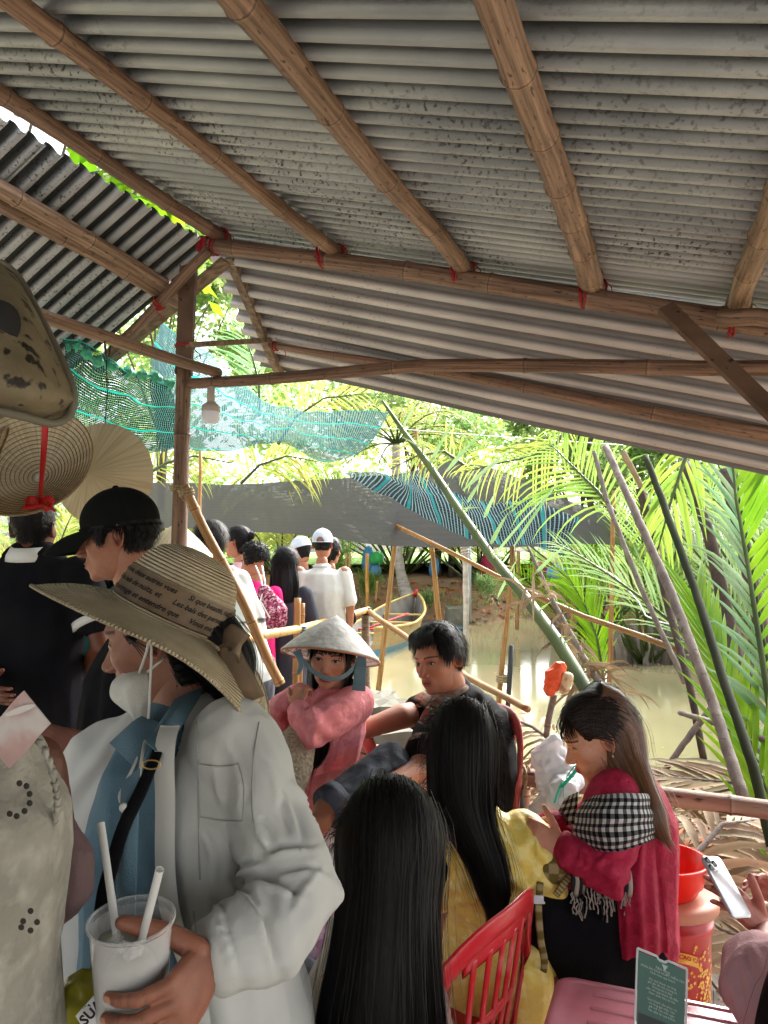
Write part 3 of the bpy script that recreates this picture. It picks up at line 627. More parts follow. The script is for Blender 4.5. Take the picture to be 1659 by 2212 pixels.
for k in range(26):
    i = R.randrange(10, 44); b = PP[i]; d = V((R.uniform(-.1,1), -.2, R.uniform(-.2,1))).normalized(); leaflet(mb, b, d, R.uniform(.06,.2), .012, V((0,-1,0)), .1, 2, (1.1,1,.8))
mb.build('foliage', m_leafb, root)
mb = MB()   # dead leaflets by its foot
for k in range(60):
    t = R.random(); b = at(lerp(1130,1310,t)+R.uniform(-15,30), lerp(1250,1500,t)+R.uniform(-20,20), 5.6); d = V((R.uniform(-1,1), R.uniform(-.3,.3), R.uniform(-1,.4))).normalized()
    leaflet(mb, b, d, R.uniform(.15,.42), .014, V((0,-1,.3)), .9, 4, (R.uniform(.8,1.3),)*3, fold=.8)
mb.build('dead_foliage', m_dry, root)
stem('bare_cane', [(1140,1180,6.1),(1200,1310,5.9),(1260,1420,5.7),(1310,1500,5.5)], [6,12,16,18], m_petg, 'grey dead stalk just right of the diagonal green stem', seed=12)
# big bright fronds at the right edge
def near_frond(label, pts, side_dir, leafL, lw, sp, seed, mlf, name='palm_frond', r0=.02, nrm=(0,-1,.15), ang=42, droop=.15, start=.02, sides=(1,-1), lp=None, tint=(1,1,1), m2=None, **kw):
    P = [at(*p) for p in pts]; rac = []
    for i in range(len(P)-1):
        for k in range(6): rac.append(lerp(P[i],P[i+1],k/6))
    rac.append(P[-1]); mb = MB(); R = random.Random(seed)
    frond(mb, rac, V(nrm), r0, leafL, lw, sp, start=start, ang=ang, droop=droop, segs=6, R=R, sides=sides, lenprof=lp, tint=tint, tintv=.15, **kw)
    root = thing(name, label, 'palm frond', P[0], 'green palm fronds at the right edge'); mb.build('foliage', [m_rachis, mlf], root); return root
near_frond('big bright green frond filling the right edge, leaflets raked to the upper left', [(1690,1760,4.0),(1668,1560,4.1),(1640,1380,4.3),(1612,1200,4.5),(1590,1080,4.6),(1578,940,4.8)], 1, .80, .030, .078, 81, m_bright, lp=lambda q: 1.0, sides=(1,), wmin=1, fold=.25, ang=50, lift=.05, r0=.022)
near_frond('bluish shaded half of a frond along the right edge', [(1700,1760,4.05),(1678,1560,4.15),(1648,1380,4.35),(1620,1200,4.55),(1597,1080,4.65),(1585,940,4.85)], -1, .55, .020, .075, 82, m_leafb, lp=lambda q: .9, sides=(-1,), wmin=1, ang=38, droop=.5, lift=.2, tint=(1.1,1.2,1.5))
near_frond('lower bright frond crossing the right edge below the first', [(1760,2020,3.7),(1700,1820,3.8),(1650,1690,3.9),(1600,1560,4.1),(1545,1420,4.4),(1500,1290,4.7)], 1, .50, .024, .085, 83, m_bright, lp=lambda q: 1.0, sides=(1,-1), wmin=1, ang=28, lift=.05, r0=.008)
near_frond('drooping fronds of narrow leaflets hanging left of the grey stem', [(1520,900,6.0),(1480,990,5.9),(1450,1080,5.8),(1420,1190,5.8)], 1, .70, .024, .08, 84, m_leaf, sides=(-1,1), ang=40, droop=.9, lift=.1, tint=(1.3,1.3,.8))
near_frond('pale frond arching under the awning edge in front of the bush', [(1240,905,9.5),(1200,960,9.4),(1150,985,9.3),(1080,1000,9.2),(1000,1020,9.2)], 1, .8, .018, .07, 85, m_leafy, ang=60, droop=1.2, tint=(1,1.1,1))
near_frond('fan-shaped green frond under the awning left of the stems', [(1330,1110,8.2),(1290,1060,8.3),(1240,1010,8.4),(1190,960,8.6)], 1, 1.1, .02, .055, 86, m_leaf, ang=62, droop=.8, tint=(1.2,1.25,1))
near_frond('short fresh upright frond standing in the water by the stump clump', [(1305,1470,11),(1290,1380,11),(1265,1310,11.2),(1225,1240,11.4)], 1, .9, .022, .06, 87, m_bright, ang=30, droop=.4)
near_frond('yellow-green frond over the shade net left of the main post', [(300,1035,8.6),(360,1000,8.8),(420,985,9),(500,1000,9)], 1, .6, .014, .06, 88, m_leafy, ang=55, droop=.9)
near_frond('arched yellow-green frond above the shade net right of the main post', [(520,1045,10.5),(560,1005,10.6),(620,985,10.7),(700,1000,10.8)], 1, .9, .02, .07, 89, m_leafy, ang=55, droop=1.0)
near_frond('silvery frond seen in the gap under the awning corner', [(560,900,9.0),(560,830,9.0),(545,770,9.0),(520,705,9.0)], 1, .8, .018, .06, 90, m_leafb, ang=45, droop=.5, tint=(1.6,1.9,2.0))
near_frond('yellow-green frond right below the awning corner', [(600,960,10),(640,900,10),(700,860,10),(790,850,10)], 1, 1.0, .02, .07, 91, m_leafy, ang=55, droop=.9)
near_frond('arching bright frond between the two shade nets', [(1010,1010,9.6),(960,975,9.6),(900,985,9.5),(840,1015,9.4)], 1, .5, .014, .06, 92, m_leafy, ang=60, droop=.8)
# dry leaf pile behind the rail
mb = MB(); R = random.Random(33)
def pile_z(x, y): return -.25 + .55*math.exp(-((x-1.0)/1.1)**2-((y-4.3)/1.0)**2) + .30*math.exp(-((x-2.6)/1.0)**2-((y-4.0)/.9)**2)
for k in range(1500):
    x = R.uniform(.45, 4.2); y = R.uniform(3.0, 5.1); z = pile_z(x,y)+R.uniform(-.25,.1); a = R.gauss(2.6, .9); d = V((math.cos(a), math.sin(a)*.8, R.uniform(-.25,.75)))
    c = R.uniform(.55,1.5); leaflet(mb, (x,y,z), d, R.uniform(.35,1.0), R.uniform(.008,.02), V((R.uniform(-.4,.4),-.5,1)), R.uniform(.7,2.0), 6, (c,c*R.uniform(.92,1.0),c*R.uniform(.8,1.05)), fold=R.uniform(.1,.9))
tag(mb.build('dry_palm_leaves', m_dry), kind='stuff')
mb = MB(); mb.grid([[V((x, y, pile_z(x,y)-.12 if y < 4.9 and x > .5 else WZ-.2)) for x in np.linspace(.3,5,30)] for y in np.linspace(2.9,5.3,16)])
tag(mb.build('mud_bank', m_soil), kind='structure')
def dry_frond(label, pts, leafL, lw, sp, seed, ang=45, droop=.3, nrm=(0,-.5,1), sides=(1,-1)):
    P = [at(*p) for p in pts]; rac = []
    for i in range(len(P)-1):
        for k in range(6): rac.append(lerp(P[i],P[i+1],k/6))
    rac.append(P[-1]); mb = MB(); frond(mb, rac, V(nrm), .016, leafL, lw, sp, start=.03, ang=ang, droop=droop, segs=5, R=random.Random(seed), racm=0, lenprof=lambda q: 1-.5*q, tintv=.35, wmin=1, sides=sides)
    root = thing('dry_frond', label, 'dry palm frond', P[0], 'dry palm fronds behind the rail'); mb.build('foliage', [m_petg, m_dry], root)
dry_frond('wide dry brown frond spread over the pile right of the long-haired woman', [(1700,1700,3.9),(1560,1690,4.1),(1440,1680,4.3),(1330,1655,4.5)], .75, .02, .055, 1, ang=28, droop=.5)
dry_frond('dry frond with curled leaflets behind the plastic bag', [(1300,1720,3.7),(1220,1620,3.9),(1150,1570,4.1),(1050,1530,4.3)], .5, .016, .05, 2, ang=60, droop=1.6)
dry_frond('dry frond hanging below the rail above the red basin', [(1480,1990,3.0),(1500,1850,3.1),(1560,1780,3.2),(1640,1770,3.3)], .55, .02, .05, 3, ang=55, droop=1.5)
dry_frond('dry frond lying at the right edge behind the phone', [(1760,1980,3.0),(1700,1880,3.1),(1620,1840,3.2),(1520,1800,3.4)], .6, .02, .05, 4, ang=50, droop=1.2)
dry_frond('dark matted dry frond beside the red bucket', [(1720,2080,2.95),(1640,2040,3.0),(1560,2010,3.05),(1500,1970,3.15)], .5, .018, .04, 5, ang=40, droop=1.0)
# ============================================================ POLES, NETS, FURNITURE OF THE RIVER
def pole(name, pts, w, m, label, group='bamboo stakes standing in the river', cat='bamboo pole', seed=1, nodes=.5, tint=(1,1,1)):
    P = [at(*p) for p in pts]; return bamboo(name, P, px(w[0],pts[0][2])/2, px(w[1],pts[-1][2])/2, m, nodes=nodes, label=label, cat=cat, group=group, seed=seed, step=.2, n=10, tint=tint)
A = pole('bamboo_stake', [(860,1104,11.9),(840,1300,11.9),(817,1495,11.9)], (9,12), m_bamboo2, 'leaning bamboo stake behind the conical hat, cord knotted at its top', seed=1, tint=(.85,.8,.7))
lashing(A, at(856,1131,11.9), V((0,0,1)), .05, m=m_rope, turns=5, wid=.08, thick=.012)
pole('bamboo_stake', [(898,925,13.2),(928,1150,13.2),(958,1420,13.2)], (7,13), m_bamboo2, 'tall bamboo stake rising behind the seated man', seed=2, tint=(.85,.78,.68))
D = pole('bamboo_stake', [(1108,1180,10.8),(1094,1350,10.7),(1074,1560,10.6)], (10,12), m_bamboo2, 'bamboo stake with a black pipe tied to it', seed=3, tint=(.85,.76,.62))
lashing(D, at(1088,1466,10.55), V((0,0,1)), .09, m=m_rope, turns=6, wid=.10, thick=.012)
mb = MB(); mb.tube([at(1105,1394,10.4), at(1096,1545,10.4)], px(11,10.4)/2, n=12); tag(mb.build('pipe', M('black_pipe', (.03,.03,.032), rough=.4)), 'black plastic pipe tied to a bamboo stake in the river', 'pipe')
pole('bamboo_stake', [(1326,1060,10.9),(1322,1250,10.9),(1314,1530,10.9)], (9,12), m_bamboo2, 'straight bamboo stake right of the black-piped one', seed=4, tint=(.95,.85,.75))
pole('bamboo_stake', [(433,975,8.2),(432,1150,8.2),(428,1300,8.2)], (7,9), m_bamboo2, 'thin stake just right of the main post', seed=5, group='bamboo stakes standing in the river', tint=(1.1,.95,.85))
pole('bamboo_stake', [(793,1195,22.5),(793,1345,22.5)], (8,8), m_bamboo2, 'yellow stake on the bank behind the white polo shirt', seed=6, tint=(1.25,1.1,.7))
pole('bamboo_stake', [(1245,1180,16.5),(1232,1420,16.5)], (9,9), m_bamboo2, 'slender stake in front of the dark bank', seed=7)
for k, (u, v0, v1, Y, w_) in enumerate([(756,1195,1290,22.5,5),(748,1195,1300,23,5),(815,1255,1300,22.5,5),(1120,1190,1360,21,9)]):
    pole('bamboo_stake', [(u,v0,Y),(u-3,v1,Y)], (w_,w_), m_bamboo2, ['thin reed-like stake behind the white shirt','second thin stake behind the white shirt','short grey stake on the brown slope','weathered stake by the diagonal stem'][k], seed=20+k, tint=(.95,.95,.85))
pole('bamboo_rail', [(856,1136,11.8),(1098,1256,11.0),(1180,1300,10.6)], (9,10), m_bamboo2, 'long thin bamboo pole running down right from the knotted stake', cat='bamboo pole', seed=8, group='bamboo rails', tint=(.9,.82,.75))
pole('bamboo_rail', [(1120,1268,9.6),(1262,1331,9.2),(1465,1405,8.8)], (9,14), m_bamboo2, 'dark weathered pole continuing behind the thin stems', cat='bamboo pole', seed=9, group='bamboo rails', tint=(.6,.52,.48))
m_white = M('whitewashed_post', (.62,.58,.55), (.42,.36,.33), scale=4, st=(1,1,2), rough=.9, bump=.5, bscale=10)
mb = MB(); P = [at(1005,1178,14.9), at(1007,1300,14.9), at(1006,1470,14.9)]; mb.tube([lerp(P[0],P[1],t) for t in np.linspace(0,1,6)]+[P[2]], [px(13,14.9)/2*(1+.12*math.sin(i*2)) for i in range(7)], n=10)
o = tag(mb.build('post', m_white), 'pale whitewashed tree-trunk post standing in the river', 'post'); lashing(o, at(1004,1186,14.9), V((0,0,1)), .065, m=m_white, turns=4, wid=.25, thick=.02)
mb = MB(); mb.tube([at(1015,1180,22), at(1016,1345,22)], px(5,22)/2, n=8); tag(mb.build('pipe', M('grey_pipe', (.35,.38,.40), rough=.4)), 'thin blue-grey pipe post beside the whitewashed one', 'pipe')
# --- rails
RL = 'bamboo railing of the landing'
bamboo('bamboo_rail', [at(470,1392,4.4), at(650,1357,5.6), at(795,1317,7.4)], px(24,4.4)/2, px(13,7.4)/2, m_bamboo2, nodes=.36, label='bamboo handrail in front of the waiting people', cat='bamboo rail', group=RL, seed=51, tint=(1.2,1.15,1))
bamboo('bamboo_rail', [at(795,1319,7.4), at(890,1388,5.3), at(1040,1478,3.95), at(1140,1532,3.3)], .025, .015, m_bamboo2, nodes=.36, label='bamboo handrail slanting toward the seated man', cat='bamboo rail', group=RL, seed=52, tint=(.95,.88,.78))
o = bamboo('rail_post', [V((at(793,1318,7.4).x, 7.4, WZ-.1)), at(789,1316,7.4)], px(19,7.4)/2, px(17,7.4)/2, m_plank, nodes=.6, label='square-cut corner post of the handrail', cat='post', group=RL, seed=53)
lashing(o, at(791,1322,7.35), V((0,0,1)), .045, m=m_wire, turns=5, wid=.07, thick=.008)
for k, (u0, v0, Y, w_, lb) in enumerate([(643,1292,5.55,15,'cut bamboo post standing above the handrail, left of its twin'),(653,1303,5.7,11,'thinner bamboo post tied beside its twin at the handrail')]):
    p = at(u0, v0, Y); o = bamboo('rail_post', [V((p.x-.03, Y, 0)), p], px(w_,Y)/2, px(w_,Y)/2, m_bamboo2, nodes=.3, label=lb, cat='post', group=RL, seed=55+k, tint=(.9,.8,.7))
lashing(o, at(645,1362,5.6), V((0,0,1)), .05, m=M('blue_cord', (.02,.07,.10), rough=.6), turns=5, wid=.05, thick=.007)
rl = bamboo('bamboo_rail', [at(735,1612,3.32), at(1085,1672,2.98), at(1400,1718,2.78), at(1720,1757,2.6)], px(34,3.3)/2, px(40,2.6)/2, m_bamboo3, nodes=.62, bend=.003, n=20, label='thick weathered bamboo rail running behind the seated people to the right edge', cat='bamboo rail', group=RL, seed=60)
o = bamboo('rail_post', [V((at(1118,1700,3.05).x, 3.05, -.4)), at(1128,1678,3.05)], .032, .03, m_bamboo3, nodes=.4, label='bamboo post under the thick rail beside the plastic bag', cat='post', group=RL, seed=61, tint=(1.2,.95,.85))
lashing(rl, at(1130,1678,2.95), V((1,0,-.1)), .037, m=m_rope, turns=5, wid=.04, thick=.004)
o = bamboo('rail_post', [V((at(772,1640,3.3).x, 3.36, -.4)), at(770,1500,3.36)], .026, .024, m_bamboo3, nodes=.4, label='bamboo post behind the pink tunic', cat='post', group=RL, seed=62)
bamboo('bamboo_rail', [at(1440,1930,2.85), at(1560,1945,2.78), at(1760,1985,2.65)], .024, .024, m_bamboo3, nodes=.5, label='lower bamboo rail partly hidden by the red bucket', cat='bamboo rail', group=RL, seed=63, tint=(1,.85,.8))
p = at(1262,1500,3.35)
# concrete landing blocks
m_conc = M('concrete', (.22,.21,.17), (.15,.145,.115), scale=3, rough=.95, bump=.8, bscale=8, c3=(.16,.15,.11), scale3=6)
def slab(u, v, Y, sx, sy, sz, label, rot=.3, seed=0):
    c = at(u, v, Y); mb = MB(); ca, sa = math.cos(rot), math.sin(rot); R = random.Random(seed); G_ = 7
    def warp(p): return p + V((R.uniform(-1,1),R.uniform(-1,1),R.uniform(-1,1)))*.015
    bm = bmesh.new(); bmesh.ops.create_cube(bm, size=1); bmesh.ops.subdivide_edges(bm, edges=bm.edges[:], cuts=5, use_grid_fill=True)
    for q in bm.verts: l = V((q.co.x*sx, q.co.y*sy, (q.co.z-.5)*sz)); q.co = c + V((l.x*ca-l.y*sa, l.x*sa+l.y*ca, l.z)) + V((R.uniform(-1,1),R.uniform(-1,1),R.uniform(-1,1)))*.018
    mb.add([q.co for q in bm.verts], [[q.index for q in f.verts] for f in bm.faces]); bm.free(); return tag(mb.build('concrete_block', m_conc, smooth=False), label, 'concrete block', 'concrete blocks of the landing')
slab(800,1508,4.9,.42,.6,.9,'grey concrete block behind the conical hat ribbon',.25,1)
slab(875,1555,4.4,.72,.6,.75,'lower weathered concrete block behind the outstretched arm',.35,2)
slab(985,1312,23.8,.6,1.2,1.0,'mossy concrete step on the far bank',0,3)
# --- nets
def catmull(C, n):
    """C (k,d) -> (n,d)"""
    C = np.array(C, float); k = len(C); out = []
    for t in np.linspace(0, k-1, n):
        i = min(int(t), k-2); f = t-i; p0, p1, p2, p3 = C[max(i-1,0)], C[i], C[i+1], C[min(i+2,k-1)]
        out.append(.5*((2*p1)+(-p0+p2)*f+(2*p0-5*p1+4*p2-p3)*f*f+(-p0+3*p1-3*p2+p3)*f**3))
    return np.array(out)
def patch(ctrl, nu, nv):
    """ctrl rows of points -> nv x nu smooth grid"""
    rows = [catmull([list(p) for p in r], nu) for r in ctrl]; A = np.array(rows); out = np.zeros((nv, nu, 3))
    for j in range(nu): out[:, j] = catmull(A[:, j], nv)
    return out
def netmat(name, c1, c2, cu, cv, tu, tv, stripe=None, base_alpha=0.0, rough=.6, trans=.3):
    """woven thread net, holes between threads; UV in metres"""
    m = bpy.data.materials.new(name); m.use_nodes = True; N = m.node_tree.nodes; L = m.node_tree.links; b = N['Principled BSDF']; out = N['Material Output']
    tc = N.new('ShaderNodeUVMap'); tc.uv_map = 'UVMap'; 
    nz = N.new('ShaderNodeTexNoise'); nz.inputs['Scale'].default_value = 9; L.new(tc.outputs[0], nz.inputs[0])
    sub = N.new('ShaderNodeVectorMath'); sub.operation = 'MULTIPLY_ADD'; L.new(nz.outputs['Color'], sub.inputs[0]); sub.inputs[1].default_value = (.012,.012,0); L.new(tc.outputs[0], sub.inputs[2])
    sp = N.new('ShaderNodeSeparateXYZ'); L.new(sub.outputs[0], sp.inputs[0])
    def math_(op, a, b_=None, v=None):
        n = N.new('ShaderNodeMath'); n.operation = op
        if isinstance(a, (int, float)): n.inputs[0].default_value = a
        else: L.new(a, n.inputs[0])
        if b_ is not None:
            if isinstance(b_, (int, float)): n.inputs[1].default_value = b_
            else: L.new(b_, n.inputs[1])
        return n.outputs[0]
    fu = math_('FRACT', math_('MULTIPLY', sp.outputs[0], 1/cu)); fv = math_('FRACT', math_('MULTIPLY', sp.outputs[1], 1/cv))
    a = math_('LESS_THAN', fu, tu); c = math_('LESS_THAN', fv, tv); al = math_('MAXIMUM', a, c)
    cm = N.new('ShaderNodeMix'); cm.data_type = 'RGBA'; L.new(a, cm.inputs[0]); cm.inputs[6].default_value = (*c1, 1); cm.inputs[7].default_value = (*c2, 1); col = cm.outputs[2]
    if stripe:
        per, wd, sc_, axis = stripe; fs = math_('FRACT', math_('MULTIPLY', sp.outputs[axis], 1/per)); s_ = math_('LESS_THAN', fs, wd)
        c2m = N.new('ShaderNodeMix'); c2m.data_type = 'RGBA'; L.new(s_, c2m.inputs[0]); L.new(col, c2m.inputs[6]); c2m.inputs[7].default_value = (*sc_, 1); col = c2m.outputs[2]
        al = math_('MAXIMUM', al, s_)
    if base_alpha: al = math_('MAXIMUM', al, base_alpha)
    L.new(col, b.inputs['Base Color']); b.inputs['Roughness'].default_value = 1; b.inputs['Specular IOR Level'].default_value = 0
    t = N.new('ShaderNodeBsdfTranslucent'); L.new(col, t.inputs[0]); mt = N.new('ShaderNodeMixShader'); mt.inputs[0].default_value = trans; L.new(b.outputs[0], mt.inputs[1]); L.new(t.outputs[0], mt.inputs[2])
    tr = N.new('ShaderNodeBsdfTransparent'); mx = N.new('ShaderNodeMixShader'); L.new(al, mx.inputs[0]); L.new(tr.outputs[0], mx.inputs[1]); L.new(mt.outputs[0], mx.inputs[2]); L.new(mx.outputs[0], out.inputs['Surface'])
    return m
def net(name, ctrl, m, label, cat, su, sv, nu=80, nv=40, wr=.02, parent=None, freq=2.5):
    C = [[at(*p) for p in r] for r in ctrl]; A = patch(C, nu, nv); q = A.reshape(-1, 3); d = fbm(q*freq, 3)*wr; q = q + np.stack([d*.2, d*.6, d], 1); A = q.reshape(nv, nu, 3)
    mb = MB(); mb.grid([[V(p) for p in r] for r in A], uvs=[[(j/(nu-1)*su, i/(nv-1)*sv) for j in range(nu)] for i in range(nv)])
    o = mb.build(name, m, parent); return tag(o, label, cat) if not parent else o
m_net = netmat('turquoise_net', (.03,.065,.08), (.16,.33,.35), .034, .034, .34, .74, stripe=(.62,.045,(.02,.50,.38),1))
m_netd = netmat('black_green_net', (.010,.016,.016), (.14,.42,.36), .030, .036, .16, .82, stripe=(.55,.05,(.02,.50,.38),1))
m_net2 = netmat('striped_dark_net', (.010,.017,.020), (.11,.17,.18), .07, .05, .28, .80, trans=.08, stripe=(.62,.10,(.02,.11,.11),0))
net('shade_net', [[(132,735,3.3),(180,752,3.4),(250,790,3.6),(310,810,3.8),(372,832,3.95)],[(140,800,3.6),(200,830,3.8),(270,840,4.0),(320,870,4.2),(380,880,4.35)],[(150,880,4.0),(215,900,4.2),(275,925,4.5),(340,925,4.7),(400,930,4.9)],[(150,925,4.3),(220,950,4.5),(290,984,4.8),(350,975,5.0),(400,965,5.2)]], m_netd, 'dark green-threaded shade net sagging behind the hanging hats', 'shade net', 1.9, 1.6, wr=.05, freq=4)
net('shade_net', [[(352,690,4.9),(420,745,5.4),(490,800,6.2),(600,872,7.2),(700,892,7.8),(842,884,8.6)],[(330,760,4.8),(400,830,5.3),(500,880,6.1),(600,910,7.0),(700,925,7.6),(815,935,8.4)],[(330,850,5.0),(400,900,5.4),(500,935,6.1),(600,955,6.9),(700,965,7.5),(775,980,8.2)],[(350,960,5.3),(410,968,5.6),(500,980,6.2),(590,966,6.9),(690,1002,7.5),(735,1000,8.0)]], m_net, 'turquoise shade net stretched from the main post toward the river', 'shade net', 4.8, 2.6, nu=110, wr=.10, freq=1.6)
m_roll = M('rolled_net_edge', (.02,.28,.20), (.10,.45,.25), scale=40, rough=.6)
mb = MB()
P = catmull([list(at(*p)) for p in [(142,748,3.4),(170,748,3.42),(200,775,3.5),(240,790,3.62),(290,808,3.75),(330,812,3.85),(372,830,3.95)]], 60); mb.tube([V(p) for p in P], [.016+.011*math.sin(i*.9)+.008*math.sin(i*2.3) for i in range(60)], n=8); mb.build('rolled_edge', m_roll, bpy.data.objects['shade_net'])
m_shade = netmat('grey_shade_cloth', (.10,.10,.105), (.19,.19,.195), 50, .075, .0, .35, base_alpha=.93, trans=.15)
S_ = thing('shade_cloth', 'long grey shade cloth stretched across the river behind the waiting people', 'shade cloth', at(700,1180,11.5))
net('cloth', [[(305,1040,9.2),(500,1043,10.0),(700,1032,11),(880,1018,12),(968,998,12.6)],[(310,1090,9.2),(500,1090,10),(700,1085,11),(880,1080,12),(1010,1080,12.8)],[(318,1140,9.2),(500,1145,10),(700,1160,11),(900,1184,12),(1040,1180,13)]], m_shade, '', '', 8, 1.4, parent=S_, wr=.05, freq=1)
net('cloth', [[(968,998,12.6),(1010,1000,12.8),(1070,1012,13),(1150,1045,13.3),(1220,1078,13.6),(1330,1118,14)],[(1000,1080,12.8),(1050,1085,13),(1120,1090,13.2),(1180,1110,13.5),(1240,1130,13.7),(1420,1150,14.2)],[(1035,1180,13),(1080,1182,13.1),(1130,1182,13.3),(1190,1180,13.5),(1260,1176,13.8),(1500,1180,14.5)]], m_shade, '', '', 4, 1.4, parent=S_, wr=.05, freq=1)
net('shade_net', [[(738,1017,9.6),(850,1030,9.9),(885,1022,10.6),(980,1060,10.8),(1060,1085,11.0),(1140,1080,11.2),(1250,1112,11.4)],[(745,1022,9.4),(860,1048,9.6),(910,1060,9.9),(1000,1095,10.2),(1080,1120,10.4),(1150,1120,10.7),(1245,1140,11.0)],[(752,1026,9.2),(830,1070,9.3),(930,1120,9.5),(1010,1155,9.7),(1100,1180,9.9),(1160,1185,10.2),(1218,1198,10.6)]], m_net2, 'dark striped net hanging crumpled in front of the grey shade cloth', 'shade net', 5.0, 1.5, nu=110, wr=.09, freq=2.2)
wire('white_string', [at(520,905,9.2), at(800,922,9.6), at(1100,945,10), at(1400,965,10.5)], .006, m_wht, 'white string stretched below the awning edge', cat='string')
wire('white_string', [at(1215,1180,10.6), at(1330,1245,9.8), at(1380,1300,8.2), at(1395,1330,7.5), at(1420,1342,7.2),at(1452,1350,7)], .006, m_wht, 'white string drooping through the right-hand stems', cat='string')
mb = MB(); R = random.Random(61)
for k in range(420):
    x = R.uniform(-3, 8); y = R.uniform(4.5, 22); s = R.uniform(.01,.05); a = R.uniform(0,3.14); c = R.choice([(.6,.5,.4),(1.2,1,.8),(.5,.6,.4)])
    mb.face([mb.vert((x+math.cos(t+a)*s*(1 if i % 2 else .4), y+math.sin(t+a)*s, WZ+.004), c) for i, t in enumerate((0,1.57,3.14,4.71))])
tag(mb.build('floating_leaves', m_dry), kind='stuff')
# --- boat
def boat():
    stern, bow = V((-.45, 16.1, WZ)), V((at(893,1350,21.6).x, 21.9, WZ)); ax = (bow-stern); L = ax.length; ax.normalize(); sd_ = ax.cross(V((0,0,1)))
    root = thing('boat', 'small wooden rowing boat with yellow hull and blue waterline moored off the far bank', 'boat', stern)
    m_hull = M('boat_hull', (.55,.40,.20), (.42,.30,.16), scale=2, st=(1,1,6), rough=.6, bump=.2, c3=(.2,.14,.09), scale3=4)
    m_in = M('boat_inside', (.16,.15,.13), (.24,.22,.19), scale=3, rough=.7); m_blue = M('blue_hull_paint', (.10,.28,.42), rough=.5); m_red = M('red_paint', (.55,.04,.05), rough=.5); m_gun = M('gunwale_paint', (.62,.42,.10), (.5,.33,.1), scale=4, rough=.5)
    def hw(t): return .72*(math.sin(math.pi*(.22+.78*min(1,1-t*.98)*.55))**1.2 if t < .5 else (1-((t-.5)/.5)**2.2)*.9+.04) if False else .70*max(.03, (1-abs(2*t-1)**2.6*(.62 if t < .5 else .97)))
    def sh(t): return .50+.52*max(0,t-.35)**1.6/(.65**1.6) + .1*(1-t)**3
    def rake(t, k): return .55*k*max(0,t-.8)/.2
    n = 26; out_, inn = [], []
    def pt(t, s, k, inset=0):    # s side, k height fraction
        return stern + ax*(L*t+rake(t,k)) + sd_*(s*(hw(t)*(.62+.38*k)-inset)) + V((0,0,-.12+(sh(t)+.12)*k))
    def shell(k0, k1, m, name, inset=0, nk=5):
        mb = MB()
        for s in (-1, 1): mb.grid([[pt(t, s, lerp(k0,k1,k/nk), min(inset,hw(t)*.6)) for k in range(nk+1)] for t in np.linspace(0,1,n)])
        return mb.build(name, m, root)
    shell(.36, .97, m_hull, 'hull'); shell(0, .36, m_blue, 'painted_waterline')
    mb = MB()
    for s in (-1,1): mb.grid([[pt(t, s, k, min(.035,hw(t)*.6)) for k in (.1,.5,.99)] for t in np.linspace(.01,.99,n)])
    mb.grid([[pt(t, s, .22, .04) for s in (-1,-.5,0,.5,1)] for t in np.linspace(.01,.97,n)]); mb.build('inner_hull', m_in, root)
    mb = MB()
    for s in (-1,1): mb.tube([pt(t,s,1.0) for t in np.linspace(0,1,n)], (.035), n=8)
    mb.build('gunwale', m_gun, root)
    mb = MB(); mb.tube([pt(.985,0,1.0)-ax*.08, pt(1,0,1.06)+ax*.10], [(.10,.05),(.05,.04)], n=8); mb.build('bow_cap', m_red, root)
    for t in (.12,.34,.56,.75):
        mb = MB(); a_, b_ = pt(t,-1,.78,.02), pt(t,1,.78,.02); mb.bar(a_, b_, .2, .03); mb.build('thwart', m_gun if t != .34 else m_red, root, smooth=False)
    mb = MB(); mb.tube([pt(.1,-.3,.9), pt(.62,.4,1.0)], .025, n=8); mb.build('oar', m_red, root)
boat()
# log at the shore, floats, hammocks and clutter on the far bank
mb = MB(); mb.tube([at(905,1350,24.2), at(960,1352,24.2), at(1010,1350,24.3), at(1060,1362,23.8)], [.16,.2,.17,.08], n=10); tag(mb.build('log', m_bark), 'grey driftwood log lying along the far waterline', 'log')
mb = MB(); mb.tube([at(1180,1352,20.8), at(1230,1356,20.4), at(1265,1352,20.2)], [.16,.14,.1], n=10); tag(mb.build('log', m_bark), 'dark half-sunk log under the right part of the far bank', 'log')
mb = MB(); mb.tube([V((at(978,1362,22).x+.42*math.cos(a), 21.9+.3*math.sin(a), WZ+.04)) for a in np.linspace(0,6.4,24)], .06, n=8); tag(mb.build('float_ring', M('blue_rubber', (.03,.10,.13), rough=.5)), 'dark blue rubber ring floating beside the far bank', 'float ring')
f = thing('float', 'yellow and white plastic float in the water beside the man\'s head', 'float', at(994,1430,15.2))
mb = MB(); c = V((at(994,1430,15.2).x, 15.2, WZ+.03)); mb.lathe([(0,-.06),(.14,-.05),(.17,0),(.14,.06),(.08,.10),(0,.11)], c, n=16); mb.build('float_body', M('yellow_plastic', (.75,.38,.02), rough=.4), f)
mb = MB(); mb.lathe([(0,.10),(.06,.10),(.05,.17),(0,.18)], c, n=12); mb.build('float_cap', m_white, f)
HB = 'hammock posts on the far bank'
for k, (u, w_) in enumerate([(945,18),(1012,8),(1060,10),(975,14),(850,12),(1108,12),(1150,12)]):
    mb = MB(); zt = at(u,1165,28).z; mb.tube([V((at(u,1200,28).x,28,gz(at(u,1200,28).x,28)-.1)), V((at(u,1200,28).x,28,zt+.5))], px(w_,28)/2, n=8)
    tag(mb.build('hammock_post', m_bark), ['thick brown post behind the tall stake','slim post behind the grey pipe','post right of the whitewashed one','dark post between two hammocks','post left of the coconut trunk','post behind the diagonal stem','rightmost post of the hammock row'][k], 'post', HB)
